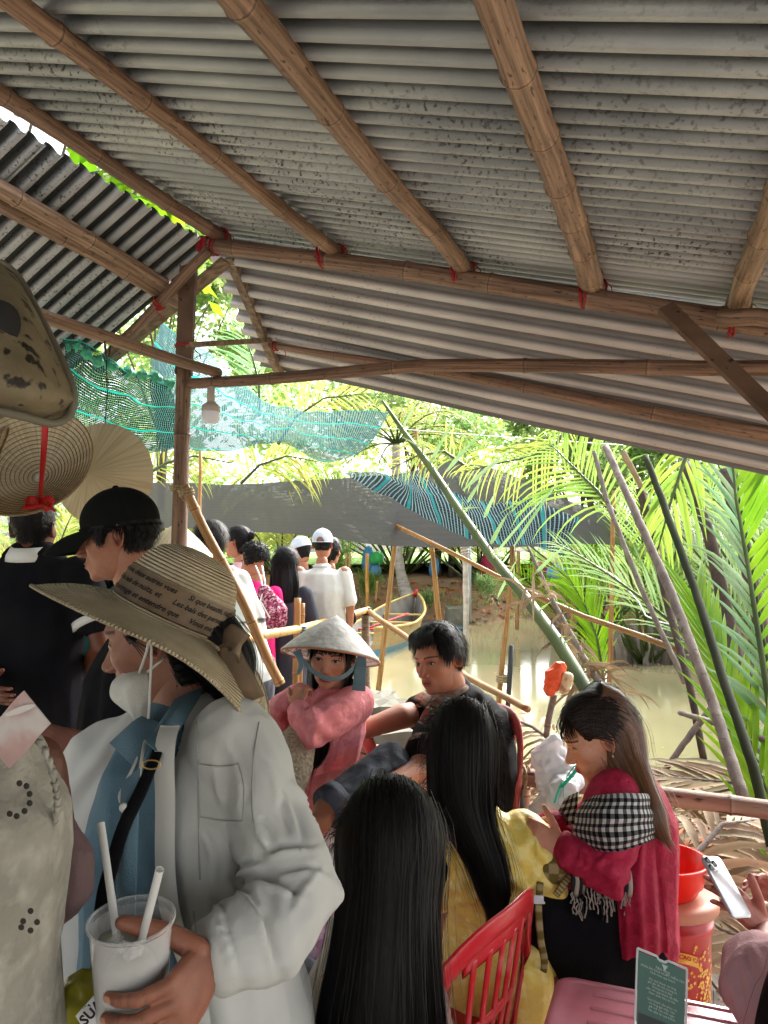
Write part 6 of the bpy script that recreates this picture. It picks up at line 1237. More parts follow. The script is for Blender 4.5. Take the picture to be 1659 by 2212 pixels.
# far half of the overshirt hanging on the left
cloth('overshirt_far_side', [([at(330,1570,1.52), at(235,1640,1.50), at(175,1800,1.48), at(150,1980,1.46), at(140,2130,1.44)], [(.05,.05),(.085,.06),(.080,.06),(.072,.055),(.082,.055)], (1,0,0)), ([at(205,1700,1.46), at(170,1900,1.42), at(215,2120,1.40), at(230,2260,1.4)], [(.06,.03),(.07,.03),(.07,.03),(.07,.03)], (1,0,0))], m_wjk, root, .0075, 4, noise=(.007,7,(1.6,1,.4)), waves=[((.8,0,-.5),.045,.005,at(240,1650,1.45),.12)])
mb = MB()   # blue shirt with collar
cloth('denim_shirt', [([at(320,2420,1.20), at(318,2212,1.19), at(312,2000,1.185), at(300,1850,1.19), at(318,1720,1.22), at(345,1640,1.27), at(375,1580,1.30)], [(.10,.12),(.10,.125),(.085,.125),(.078,.13),(.070,.11),(.065,.09),(.058,.066)], (1,0,0))], m_blue, root, .0065, 4, noise=(.005,7,(1.5,1,.5)), waves=[((1,0,.5),.06,.003,at(300,1750,1.1),.15)])
def leaf_patch(name, quad, m, parent, th=.003, n=8, bulge=.01):
    """thin cloth panel over four corner points"""
    mb = MB(); a_, b_, c_, d_ = [at(*p) for p in quad]; nn = (b_-a_).cross(d_-a_).normalized(); nn = nn if nn.y < 0 else -nn
    R_ = [[lerp(lerp(a_,b_,i/n), lerp(d_,c_,i/n), j/n)+nn*(bulge*math.sin(math.pi*i/n)*math.sin(math.pi*j/n)) for i in range(n+1)] for j in range(n+1)]
    mb.grid(R_); mb.grid([[p-nn*th for p in r_] for r_ in R_], flip=True)
    for e in ([r_[0] for r_ in R_], [r_[-1] for r_ in R_], R_[0], R_[-1]): mb.grid([e, [p-nn*th for p in e]])
    return mb.build(name, m, parent)
leaf_patch('collar', [(388,1560,1.17),(360,1620,1.135),(345,1617,1.13),(366,1548,1.19)], m_blue, root); 
leaf_patch('collar', [(378,1510,1.24),(445,1480,1.30),(352,1632,1.09),(316,1602,1.10)], m_blue, root, bulge=.012)
leaf_patch('collar', [(300,1545,1.20),(345,1560,1.17),(300,1668,1.10),(236,1605,1.18)], m_blue, root, bulge=.014)
leaf_patch('shirt_placket', [(262,1690,1.065),(300,1660,1.06),(290,2000,1.03),(245,2000,1.045)], m_blue, root, bulge=.012)
mb = MB(); p = at(268,1745,1.045); mb.lathe([(0,.004),(.005,.0035),(.0065,.001),(.0065,-.001),(0,-.002)], p, (0,-1,0), n=16); mb.build('button', m_wht, root)
mb = MB(); C = catmull([list(at(*p)) for p in [(345,1610,1.12),(331,1645,1.075),(306,1705,1.050),(268,1785,1.035),(243,1865,1.025),(222,1945,1.02),(212,2080,1.02),(205,2300,1.02)]], 40)
for i in range(39): pass
mb.tube([V(p) for p in C], [(.0095,.0025)]*40, n=8, side=(1,0,.3)); SB = mb.build('bag_strap', m_blackf); tag(SB, 'black shoulder strap crossing the blue shirt under the white overshirt', 'strap')
mb = MB(); p = at(329,1650,1.058); mb.tube([p+V((.012*math.cos(a), -.004, .006*math.sin(a))) for a in np.linspace(0,6.3,16)], .0012, n=5); mb.build('buckle', M('brass', (.6,.42,.15), rough=.3, metal=.9), SB)
# face mask hanging under the chin with loops
m_mask = fab('white_mask', (.60,.60,.56), (.52,.52,.48), scale=10, bump=.2, bs=200)
mb = MB(); rows = []
outl_l = [(262,1455,1.215),(240,1475,1.20),(238,1505,1.195),(262,1528,1.20),(285,1548,1.21),(288,1575,1.205)]; outl_r = [(312,1445,1.235),(318,1460,1.22),(322,1485,1.215),(322,1512,1.21),(318,1545,1.21),(312,1572,1.205)]
for i, (a_, b_) in enumerate(zip(catmull([list(at(*p)) for p in outl_l], 24), catmull([list(at(*p)) for p in outl_r], 24))):
    rows.append([lerp(V(a_),V(b_),t)+V((0,-.018*math.sin(math.pi*t)+.0025*math.sin(t*14+i*.35),0)) for t in np.linspace(0,1,16)])
mb.grid(rows); mb.grid([[p+V((0,.003,0)) for p in r_] for r_ in rows], flip=True); mb.grid([[r_[0] for r_ in rows],[r_[0]+V((0,.003,0)) for r_ in rows]]); mb.grid([[r_[-1] for r_ in rows],[r_[-1]+V((0,.003,0)) for r_ in rows]]); mk = mb.build('face_mask', m_mask, root)
mb = MB(); mb.tube([V(p) for p in catmull([list(at(*p)) for p in [(300,1456,1.22),(316,1410,1.19),(322,1385,1.19),(327,1410,1.19),(324,1480,1.19),(318,1575,1.18),(296,1640,1.12),(266,1700,1.085),(258,1720,1.07),(264,1735,1.065),(280,1735,1.065),(296,1718,1.07),(306,1640,1.09),(316,1585,1.17)]], 90)], (.0022), n=6); mb.tube([at(318,1452,1.21), at(345,1430,1.2), at(356,1418,1.23)], .0020, n=6); mb.build('ear_loop', m_mask, mk)
# straw hat
m_straw = M('woven_straw', (.54,.45,.30), (.42,.34,.215), scale=20, rough=.8, bump=.35, bscale=90, bst=(1,1,1), vcol=True)
def straw_mat():
    m = m_straw; N = m.node_tree.nodes; L = m.node_tree.links; uv = N.new('ShaderNodeUVMap'); sp = N.new('ShaderNodeSeparateXYZ'); L.new(uv.outputs[0], sp.inputs[0]); s_ = N.new('ShaderNodeMath'); s_.operation = 'MULTIPLY'; s_.inputs[1].default_value = 2*math.pi/.0062; L.new(sp.outputs[1], s_.inputs[0]); q = N.new('ShaderNodeMath'); q.operation = 'SINE'; L.new(s_.outputs[0], q.inputs[0])
    b = N.new('ShaderNodeBump'); b.inputs['Strength'].default_value = .9; b.inputs['Distance'].default_value = .0025; L.new(q.outputs[0], b.inputs['Height']); p = N['Principled BSDF']
    old = p.inputs['Normal'].links[0].from_socket; L.new(old, b.inputs['Normal']); L.new(b.outputs[0], p.inputs['Normal'])
straw_mat()
HT = thing('straw_hat', 'wide floppy straw sun hat with script-printed ribbon worn tilted back', 'straw hat', at(370,1330,1.3))
hx = V((.43,.10,.90)).normalized(); hc = at(366,1334,1.31); fx = V((-.86,0,-.50)); fx = (fx-hx*fx.dot(hx)).normalized(); gx = hx.cross(fx)
def hp_(r, a, h): return hc + fx*(r*math.cos(a)) + gx*(r*math.sin(a)) + hx*h
def brim_h(r, a):
    t = (r-.10)/.115; 
    return .0 - .012*t - .035*t*t*max(0,math.cos(a))**2*1.0 - .065*t*t*max(0,-math.cos(a))**3 - .006*t*abs(math.sin(a)) + .006*math.sin(3*a+.5)*t
mb = MB(); n = 120; prof = [(.0005,.122),(.02,.121),(.045,.116),(.065,.106),(.080,.088),(.089,.064),(.094,.036),(.097,.012),(.101,.001)]; P = []; U = []; L_ = 0; pr = None
for r, h in prof:
    if pr: L_ += math.hypot(r-pr[0], h-pr[1])
    pr = (r, h); P.append([hp_(r*(1+.02*math.sin(2*a)), a, h) for a in np.linspace(0,2*math.pi,n,endpoint=False)]); U.append([(k/n, L_) for k in range(n)])
for t in np.linspace(.08,1,20):
    r = .10+.125*t; L_ += .125/19; P.append([hp_(r*(1-.05*max(0,math.cos(a))*t+.02*math.cos(2*a)*t), a, brim_h(r,a)) for a in np.linspace(0,2*math.pi,n,endpoint=False)]); U.append([(k/n, L_) for k in range(n)])
mb.grid(P, closed_u=True, uvs=U); mb.build('crown_and_brim', m_straw, HT)
mb = MB(); mb.tube(P[-1]+[P[-1][0]], .0028, n=6, cap=False); mb.build('brim_edge', m_straw, HT)
m_rib = M('sheer_brown_ribbon', (.20,.135,.08), (.15,.10,.06), scale=30, rough=.5, trans=.15); m_ink = M('black_ink', (.012,.01,.009), rough=.7)
def crown_r(h): 
    for (r0,h0),(r1,h1) in zip(prof[:-1],prof[1:]):
        if h0 >= h >= h1: return lerp(r0,r1,(h0-h)/(h0-h1+1e-9))
    return prof[-1][0]
mb = MB(); P = [[hp_((crown_r(h)+.0035)*(1+.02*math.sin(2*a)), a, h) for a in np.linspace(0,2*math.pi,n,endpoint=False)] for h in np.linspace(.006,.058,8)]; mb.grid(P, closed_u=True); rb = mb.build('ribbon', m_rib, HT)
def text_mesh(s, size, bend=0, shear=.35, font_scale=1, bold=0.0):
    cu = bpy.data.curves.new('t', 'FONT'); cu.body = s; cu.size = size; cu.shear = shear; cu.offset = bold; cu.resolution_u = 2; o = bpy.data.objects.new('t', cu); COL.objects.link(o); dg = bpy.context.evaluated_depsgraph_get(); me = o.evaluated_get(dg).to_mesh(); v = [V(p.co) for p in me.vertices]; f = [tuple(p.vertices) for p in me.polygons]; o.evaluated_get(dg).to_mesh_clear(); bpy.data.objects.remove(o); bpy.data.curves.remove(cu); return v, f
mb = MB()
for k, (s_, h) in enumerate([('cette rue est promise, deux autres vues      Si que beauté, si grâce, deux amis vous', .0455), ('vous les Français, les bals de nuits, et      Les bals des personnes hommes et les vous', .0295), ('et les vôtres   Si que hommage et entendre que     Vous me parlez deux autres, deux nuits', .0130)]):
    v, f = text_mesh(s_, .0125, bold=.00025); wd = max(p.x for p in v)
    # the readable side faces the viewer: run the text with the angle that goes left to right
    sg = 1 if (hp_(.1, 1.6, 0)-hp_(.1, 1.5, 0)).x > 0 else -1
    # angle whose point lies nearest the camera
    an = min(np.linspace(0,2*math.pi,360), key=lambda a: (hp_(.1,a,.03)-V((0,0,CAMZ))).length)
    mb.add([hp_((crown_r(min(.12,h+p.y))+.0050)*(1+.02*math.sin(2*(an+sg*(p.x-wd/2)/.097))), an+sg*(p.x-wd/2)/.097, h+p.y) for p in v], f)
mb.build('ribbon_script', m_ink, rb, smooth=False)
def strip_cloth(name, pts, w, m, parent, side=(0,0,1), th=.0012):
    C = catmull([list(at(*p)) for p in pts], 24); mb = MB(); mb.tube([V(p) for p in C], [(w/2, th)]*24, n=8, side=side); return mb.build(name, m, parent)
strip_cloth('bow', [(482,1385,1.24),(500,1375,1.21),(518,1390,1.20),(516,1405,1.215),(492,1402,1.23)], .040, m_rib, HT, side=(.2,0,1)); strip_cloth('ribbon_tail', [(492,1398,1.22),(505,1430,1.215),(530,1475,1.21),(548,1512,1.22)], .036, m_rib, HT, side=(1,0,.4)); strip_cloth('ribbon_knot', [(484,1390,1.225),(490,1400,1.215),(486,1412,1.225)], .02, m_rib, HT, side=(1,0,.2))
# cup
CP = thing('plastic_cup', 'clear plastic cup of milky iced drink held in a hand, two straws', 'plastic cup', at(288,2205,.92)); cr_ = at(284,1985,.93); cax = V((.02,-.12,1)).normalized()
def glassy(name, c, rough=.05, alpha=.25, w=0): 
    m = M(name, c, rough=rough, spec=.6); N = m.node_tree.nodes; L = m.node_tree.links; tr = N.new('ShaderNodeBsdfTransparent'); lw = N.new('ShaderNodeLayerWeight'); lw.inputs[0].default_value = .35; r = N.new('ShaderNodeMapRange'); r.inputs[3].default_value = alpha; r.inputs[4].default_value = min(1, alpha+.55); L.new(lw.outputs['Facing'], r.inputs[0]); mx = N.new('ShaderNodeMixShader'); L.new(r.outputs[0], mx.inputs[0]); L.new(tr.outputs[0], mx.inputs[1]); L.new(N['Principled BSDF'].outputs[0], mx.inputs[2]); L.new(mx.outputs[0], N['Material Output'].inputs['Surface']); return m
m_cup = glassy('clear_plastic', (.75,.75,.74), alpha=.14); m_drink = M('milky_drink', (.42,.41,.34), (.36,.35,.30), scale=8, rough=.25, spec=.5); m_strw = M('white_straw', (.70,.70,.68), rough=.4, trans=.2)
mb = MB(); mb.lathe([(.0490,.0),(.0500,-.002),(.0485,-.005),(.0465,-.007),(.0440,-.05),(.0400,-.115),(.0385,-.125),(0,-.125)], cr_, cax, n=56); mb.lathe([(.0455,-.007),(.0430,-.05),(.039,-.114),(0,-.122)], cr_, cax, n=56); mb.tube([cr_+cax*0+(V((math.cos(a),0,0))+V((0,1,.12))*math.sin(a)*.993)*.0492 for a in np.linspace(0,6.283,60)], .0016, n=6, cap=False); mb.build('cup_wall', m_cup, CP)
mb = MB(); mb.lathe([(0,-.030),(.015,-.0285),(.03,-.030),(.0435,-.030),(.0425,-.05),(.0385,-.113),(0,-.120)], cr_, cax, n=48); mb.build('drink', m_drink, CP)
m_ice = glassy('ice', (.7,.72,.72), rough=.1, alpha=.35); R = random.Random(3)
for k in range(7):
    bm = bmesh.new(); bmesh.ops.create_icosphere(bm, subdivisions=1, radius=.009); p = cr_+V((R.uniform(-.028,.028), R.uniform(-.028,.028), -.030+R.uniform(-.003,.003))); mb = MB(); mb.add([V(q.co)*R.uniform(.8,1.2)+p for q in bm.verts], [[q.index for q in f.verts] for f in bm.faces]); bm.free(); mb.build('ice_cube', m_ice, CP, smooth=False)
for (a_, b_) in (((218,1778,1.0),(249,1998,.945)), ((345,1878,.90),(314,2000,.93))):
    mb = MB(); p0, p1 = at(*a_), at(*b_); mb.tube([p0, p1, p1+(p1-p0).normalized()*.03], .0048, n=12, cap=False); mb.build('straw', m_strw, CP)
# ---- person in cream lace at the far left
root = person('person in cream eyelet lace sleeveless dress cut off by the left edge', (-.42, .85, 0)); m_lace = M('cream_lace', (.27,.255,.215), (.22,.21,.175), scale=14, rough=.85, c3=(.33,.315,.27), scale3=26, th3=(.5,.66), bump=.8, bscale=45)
Sm = at(-110,1610,.85); c = at(-330,1360,.85); Mx = head_frame(c, (-.5,-.8,0))
chb = [([at(-70,2600,.9), at(-60,2200,.88), at(-50,1900,.86), at(-40,1750,.85), Sm], [(.055,.09),(.055,.09),(.055,.08),(.055,.07),(.04,.05)], (1,0,0)), ([Sm, c],[.05,.05]), ([at(75,1650,.95), at(100,1800,.98), at(70,1960,.93), at(-20,1900,.93)],[.036,.036,.030,.024]), ([V((-.55,.90,.8)), V((-.55,.92,.06))],[.08,.045]), ([V((-.66,.90,.8)), V((-.66,.92,.06))],[.08,.045])]
nw = at(-320,1690,.70)
skin_body(root, (.30,.17,.12), chb+[([at(-150,1700,.8), at(-190,1800,.7), nw],[.04,.036,.026])], heads=[head_mesh(Mx, (.30,.17,.12), False, sub=5)], hands=[hand(nw, (.75,.05,.6), (0,-1,.1), (-.5,0,.8), .85, curl=(10,35,30))], voxel=.010)
hair_cap(Mx, m_hair, root, male=False, thick=.016, strands=500, slen=.08)
cloth('lace_dress', [([at(-60,2650,.92), at(-40,2300,.89), at(-40,2080,.87), at(-32,1850,.85), at(-22,1740,.84), at(-10,1650,.85)], [(.125,.12),(.082,.11),(.074,.105),(.085,.11),(.080,.095),(.052,.07)], (1,0,0))], m_lace, root, .006, 4, noise=(.006,8,(1.5,1,.5)), creases=[(at(92,1600,.8), at(118,1700,.8), .004,.005)])
m_eyel = M('eyelet_shadow', (.02,.016,.012))
mb = MB()    # scalloped armhole edging and eyelets
C = catmull([list(at(*p)) for p in [(62,1585,.80),(95,1620,.79),(118,1690,.80),(124,1740,.81),(115,1790,.82)]], 60)
mb.tube([V(p)+V((0,0,.002*math.sin(i*1.3))) for i, p in enumerate(C)], [.0032+.0014*math.sin(i*1.3) for i in range(60)], n=6); mb.build('scalloped_edge', m_lace, root)
for u, v in [(42,1692),(57,1698),(64,1715),(64,1735),(53,1752),(36,1763),(21,1758)]+[(66,1968),(50,1990),(80,1992),(46,2003),(66,2010)]: p = at(u,v,.744 if v < 1800 else .757); mb = MB(); mb.lathe([(0,.0006),(.0024,.0006),(.0030,0)], p, (0,-1,0), n=10); mb.build('eyelet', m_eyel, root)
N_ = thing('banknote', 'pinkish folded paper note held up at the far left edge', 'paper note', at(30,1560,.66)); m_note = M('pink_paper', (.50,.33,.29), (.42,.27,.25), scale=20, rough=.8, trans=.2, c3=(.55,.50,.46), scale3=18, th3=(.55,.65))
a_, b_, c_, d_ = at(-40,1590,.68), at(54,1491,.67), at(112,1562,.665), at(20,1660,.67); mb = MB(); mb.grid([[lerp(lerp(a_,b_,i/8),lerp(d_,c_,i/8),j/8)+V((0,.004*math.sin(i*.7),0)) for i in range(9)] for j in range(9)]); mb.grid([[lerp(lerp(a_,b_,i/8),lerp(d_,c_,i/8),j/8)+V((0,.0012+.004*math.sin(i*.7),0)) for i in range(9)] for j in range(9)], flip=True); mb.build('paper', m_note, N_)
mb = MB(); p = at(46,1533,.664); mb.grid([[p+V((.012*math.cos(a)*t+.004*math.sin(a)*t, -.002, .004*math.sin(a)*t+.003*math.cos(a)*t)) for a in np.linspace(0,6.283,25)] for t in (0.01,1)]); mb.build('pale_oval', M('pale_oval', (.50,.46,.42)), N_)
mo = cloth('cloth_bag', [(A3((118,1770,1.0),(142,1850,1.0),(140,1930,1.0),(115,1975,1.0)), [(.018,.02),(.034,.03),(.032,.03),(.02,.02)], (1,0,0))], fab('mauve_cloth', (.20,.13,.13)), None, .005, 4, noise=(.006,16,(2,1,.5))); tag(mo, 'mauve cloth bag hanging between the lace dress and the white overshirt', 'bag')
mo = cloth('brown_sleeve', [(A3((60,1615,1.75),(110,1605,1.75),(155,1615,1.78),(195,1655,1.8)), [(.05,.04),(.038,.035),(.040,.04),(.04,.04)], (0,0,1))], fab('rust_brown_cloth', (.20,.085,.06)), root, .007, 4, noise=(.008,12,(1,1,1)))
YB = thing('yellow_bag', 'yellow plastic bag with a printed white label at the bottom left', 'plastic bag', at(140,2212,.95)); m_ylw = M('yellow_film', (.50,.46,.05), (.42,.40,.06), scale=10, rough=.25, spec=.6, trans=.3)
cloth('bag_film', [(A3((175,2140,.98),(150,2200,.97),(120,2290,.97)), [(.022,.02),(.055,.035),(.07,.045)], (1,0,0))], m_ylw, YB, .004, 2, noise=(.012,28,(1,1,.7)))
leaf_patch('paper_label', [(163,2195,.925),(222,2130,.93),(262,2195,.935),(205,2262,.93)], m_wht, YB, th=.001, bulge=.006)
v, f = text_mesh('SỮA', .016, shear=0, bold=.0006); e1 = (at(222,2130,.92)-at(163,2195,.918)); e1.normalize(); e2 = V((0,-.15,0)).cross(e1); e2 = V((-e1.z,0,e1.x)); mb = MB(); o_ = at(184,2216,.915); mb.add([o_+e1*p.x+e2*p.y for p in v], f); mb.build('label_text', m_ink, YB, smooth=False)
# ============================================================ SEATED PEOPLE
def seated_dir(a): return yawv(a)
# ---- young woman in conical hat, facing the viewer
SKG = (.74,.52,.42)
c = at(716,1415,2.80); fw = V((-.13,-1,-.14)); root = person('seated person in white conical hat and pink tunic, hand at the neck, facing the camera', (c.x-.05, 2.85, 0)); Mx = head_frame(c, fw, s=.96, roll=math.radians(-7))
nk = at(722,1478,2.83); Sm = at(716,1512,2.84); hp = at(678,1800,2.86); SI = at(648,1512,2.85); SV = at(770,1518,2.80)   # SI image-left shoulder, SV image-right
EV = at(668,1572,2.55); WV = at(640,1528,2.64); EI = at(580,1560,2.72); WI = at(592,1680,2.48)
body = [([hp, at(690,1700,2.84), at(705,1600,2.83), Sm], [(.16,.12),(.115,.09),(.125,.09),(.075,.06)], (1,0,0)), ([Sm, nk, c+V((0,.02,-.06))],[.050,.044,.048]), ([SV,EV,WV],[.042,.036,.024]), ([SI,EI,WI],[.042,.036,.024])]
for sg in (-1,1): k_ = V((hp.x+.10*sg-.05, 2.35, .50)); body += [([hp+V((.08*sg,0,-.03)), k_, V((k_.x, 2.38, .08))],[.085,.06,.04]), ([V((k_.x,2.38,.04)), V((k_.x,2.24,.03))],[.04,.03])]
skin_body(root, SKG, body, heads=[head_mesh(Mx, SKG, False, sub=7, gaze=(.0012,.0008), blush=.5, lip=(.55,.16,.14), brow=(.10,.06,.045))], hands=[hand(WV, (.22,.45,.85), (-.4,-.8,.3), (-.5,.1,.1), .82, curl=(60,60,40)), hand(WI, (0,-.5,-1), (-1,0,0), (0,-1,0), .88)], voxel=.008)
m_pink = fab('pink_brocade_cloth', (.84,.29,.32), (.76,.24,.27), scale=18, bump=.35, bs=60, c3=(.88,.34,.37), scale3=40, th3=(.52,.6))
cloth('tunic', [([at(672,1790,2.86)-V((0,.02,.0)), at(682,1720,2.82), at(694,1640,2.80), at(706,1570,2.80), at(714,1530,2.81), at(718,1500,2.84)], [(.165,.14),(.140,.12),(.130,.115),(.140,.112),(.125,.085),(.062,.055)], (1,0,0)),
    ([SV+V((0,0,.0)), lerp(SV,EV,.5)+V((.008,0,-.0)), EV+V((-.008,0,-.012)), lerp(EV,WV,.72)], [.066,.068,.066,.044]), ([SI, lerp(SI,EI,.5), EI, WI], [.064,.064,.060,.05])], m_pink, root, .0062, 4,
    waves=[((.8,0,.6),.05,.006,EV+V((.04,-.03,0)),.10),((.5,0,-.9),.055,.004,at(640,1540,2.7),.1),((1,0,.4),.07,.004,at(690,1690,2.72),.15)], noise=(.006,8,(1.2,1,.7)), creases=[(690,1545,765,1520,5,.005),(680,1575,760,1560,5,.006),(660,1560,700,1500,5,.005),(620,1500,600,1560,5,.005),(720,1590,770,1560,5,.005),(700,1640,690,1720,6,.004),(at(690,1560,2.6), at(765,1535,2.7), .006,.007),(at(672,1590,2.5), at(740,1570,2.66), .006,.007),(at(625,1530,2.75), at(600,1570,2.7),.006,.006),(at(735,1600,2.7),at(715,1720,2.7),.006,.004)])
leaf_patch('tunic_front_panel', [(640,1690,2.66),(765,1650,2.66),(742,1735,2.62),(700,1812,2.56)], m_pink, root, bulge=-.02, th=.004); 
mb = MB(); cc = nk+V((0,-.005,-.022)); mb.lathe([(.050,-.012),(.052,.004),(.049,.018),(.046,.018)], cc, (0,-.12,1), n=32); mb.build('collar', m_pink, root)
cloth('trousers', [([hp+V((.08*sg,-.0,-.02)), V((hp.x+.10*sg-.05, 2.35, .50)), V((hp.x+.10*sg-.05, 2.38, .14))],[.12,.09,.08]) for sg in (-1,1)], m_whitef, root, .010, 4)
# hair: fringe, long hair at the back and a lock over the shoulder
hair_cap(Mx, m_hair, root, male=False, thick=.012, strands=900, slen=.07, flow=(0,-1,-.2), line=dict(front=.055, back=-.09, temple=-.02, ear=.0), zmax=.060)
mb = MB(); R = random.Random(8)
for k in range(230):
    x = R.uniform(-.056,.056); L = R.uniform(.030,.044)*(1 if abs(x) < .04 else 1.5); y0 = .088-x*x*9; P = [Mx@V((x*.85,y0-.012,.074)), Mx@V((x,y0+.006,.052)), Mx@V((x+R.uniform(-.004,.004),y0+.010,.040)), Mx@V((x+R.uniform(-.006,.006),y0+.007,.066-L))]; P = [V(p) for p in catmull([list(p) for p in P], 8)]; c_ = R.uniform(.7,2.2); ribbon(mb, P, .0011, [Mx.to_3x3()@V((0,1,0))]*8, (c_,)*3)
for sg in (-1,1):
    for k in range(90):
        y = R.uniform(-.01,.05); x = sg*(.072-.25*(max(0,y-.02))); P = [Mx@V((x*.9,y,.07)), Mx@V((x*1.08,y+.004,.02)), Mx@V((x*1.05,y+.002,-.04)), Mx@V((x*.98,y-.01,-.09-R.uniform(0,.05)))]; P = [V(p) for p in catmull([list(p) for p in P], 10)]; c_ = R.uniform(.6,1.8); ribbon(mb, P, .0016, [Mx.to_3x3()@V((sg,.4,0))]*10, (c_,)*3)
mb.build('fringe', m_hair, root)
hair_loft(root, [Mx@V((0,-.05,.03)), Mx@V((0,-.06,-.06)), Mx@V((0,-.06,-.14)), at(735,1530,2.92)], [(.070,.05),(.078,.05),(.065,.04),(.05,.03)], (1,0,0), m_hair, n=700, name='long_hair', w=.0016)
hair_loft(root, [at(757,1470,2.83), at(748,1510,2.76), at(728,1540,2.73), at(712,1570,2.74)], [(.018,.014),(.022,.014),(.020,.012),(.012,.01)], (1,0,0), m_hair, n=350, name='front_lock', w=.0013, ends=(.9,1.0)); 
hair_loft(root, [at(690,1575,2.62), at(688,1610,2.65), at(682,1640,2.66), at(677,1662,2.65)], [(.030,.012),(.036,.014),(.024,.012),(.008,.006)], (1,0,0), m_hair, n=420, name='lock_end', w=.0010, ends=(.6,1.0), wander=.4, tips=.2)
hat, O = cone_hat('conical_hat', 'white conical leaf hat worn by the young woman, tied with a blue-grey ribbon', 'conical hat', at(727,1329,2.86), (.12,.27,.95), .182, .150, (m_whhat, M('orange_hoops', (.50,.18,.08), rough=.6)), rings=14)
mb = MB(); ax = V((.12,.27,.95)).normalized(); e = ax.orthogonal().normalized(); g = ax.cross(e)
for k in range(40): a = 2*math.pi*k/40; mb.tube([O+ax*.002+(e*math.cos(a)+g*math.sin(a))*.170, O+ax*.078+(e*math.cos(a)+g*math.sin(a))*.085], .0008, n=4)
mb.build('stitching', M('red_thread', (.55,.10,.06), rough=.6), hat)
m_rbn = fab('blue_grey_ribbon', (.17,.26,.31), (.13,.21,.26), scale=10, bump=.2)
def band(name, pts, w, m, parent, side=(0,0,1), th=.0012, n=40, tw=None):
    C = catmull([list(at(*p)) for p in pts], n); ws = catmull([[x, x] for x in (w if hasattr(w,'__len__') else [w]*len(pts))], n); mb = MB(); mb.tube([V(p) for p in C], [(a[0]/2, th) for a in ws], n=10, side=side); return mb.build(name, m, parent)
band('chin_ribbon', [(640,1408,2.78),(652,1424,2.73),(672,1446,2.70),(700,1464,2.68),(722,1467,2.67),(745,1460,2.68),(766,1440,2.71),(782,1418,2.76)], [.022,.026,.022,.018,.016,.018,.024,.028], m_rbn, hat, side=(0,-.3,1))
band('ribbon_tail', [(782,1414,2.74),(779,1440,2.70),(777,1465,2.69),(775,1492,2.69)], [.026,.042,.044,.046], m_rbn, hat, side=(1,-.1,0)); band('ribbon_tail', [(641,1406,2.72),(648,1420,2.70),(650,1440,2.69),(643,1456,2.69)], [.03,.022,.018,.012], m_rbn, hat, side=(1,-.1,0))
mb = MB(); 
for k in range(4): p = lerp(WV, EV, .14+.045*k); ax_ = (EV-WV).normalized(); e = ax_.orthogonal().normalized(); g = ax_.cross(e); mb.tube([p+(e*math.cos(a)+g*math.sin(a))*.031+ax_*.004*math.sin(a+k) for a in np.linspace(0,6.283,28)], .0018, n=6, cap=False)
mb.build('bangles', M('gold', (.75,.50,.12), rough=.3, metal=1.0), root)
m_basket = M('woven_bag', (.52,.46,.34), (.36,.30,.21), scale=110, rough=.85, bump=1.0, bscale=110, contrast=(.4,.6))
B = thing('woven_bag', 'beige woven straw shoulder bag held against the pink tunic', 'bag', at(620,1690,2.6)); 
cloth('bag_body', [(A3((650,1590,2.60),(628,1640,2.52),(600,1700,2.46)), [(.055,.035),(.078,.045),(.085,.05)], (.9,0,-.4))], m_basket, B, .006, 2, noise=(.003,30,(1,1,1))); mb = MB(); mb.tube(A3((655,1595,2.58),(650,1550,2.60),(652,1510,2.62),(655,1488,2.66)), .003, n=6); mb.build('strap', m_basket, B)
# ---- man in black and check shirt, looking left over his shoulder
SKN = (.60,.39,.30)
c = at(948,1424,2.93); fw = V((-.70,-.70,-.14)); root = person('seated person in black polo with checked sleeves and jeans, arm stretched out', (c.x+.1, 2.95, 0)); Mx = head_frame(c, fw, s=1.03, roll=math.radians(8))
nk = at(978,1487,2.96); Sm = at(1000,1520,2.97); hp = at(1040,1820,3.0); SN = at(955,1558,2.80); SF = at(930,1535,3.08)
EN = at(905,1665,2.58); WN = at(815,1712,2.42); EF = at(866,1548,2.98); WF = at(752,1588,2.86)
body = [([hp, at(1030,1720,2.98), at(1012,1620,2.95), at(1000,1550,2.95), Sm], [(.17,.13),(.145,.11),(.16,.115),(.14,.10),(.08,.07)], (.75,.1,.2)), ([Sm, nk, c+V((.02,0,-.05))],[.062,.058,.062]), ([SN,EN,WN],[.052,.043,.030]), ([SF,EF,WF],[.050,.048,.030])]
KN = at(838,1655,2.60); AN = at(704,1748,2.42); KF = at(790,1860,2.45); AF = at(770,2080,2.40)
body += [([hp+V((-.06,-.10,-.02)), KN, AN],[.09,.062,.038]), ([hp+V((-.06,.08,-.04)), KF, V((KF.x,2.5,.08))],[.09,.065,.04]), ([AN, at(694,1775,2.38), at(640,1800,2.33)],[(.040,.040),(.038,.034),(.035,.022)])]
skin_body(root, SKN, body, heads=[head_mesh(Mx, SKN, True, sub=7, gaze=(-.0015,-.0006), lip=(.45,.20,.17), brow=(.05,.035,.03))], hands=[hand(WN, WN-EN, (0,-.3,1), (0,-1,0), 1.0, curl=(30,40,25)), hand(WF, WF-EF, (0,-.5,1), (0,-1,0), 1.0, curl=(20,30,15))], voxel=.008)
hair_cap(Mx, m_hair, root, male=True, thick=.010, top=.018, strands=3200, slen=.035, flow=None, wild=.10, line=dict(front=.070, temple=-.005, back=-.06), tint=1.4, whorl=(.01,-.06,.11))
mb = MB(); R = random.Random(18)
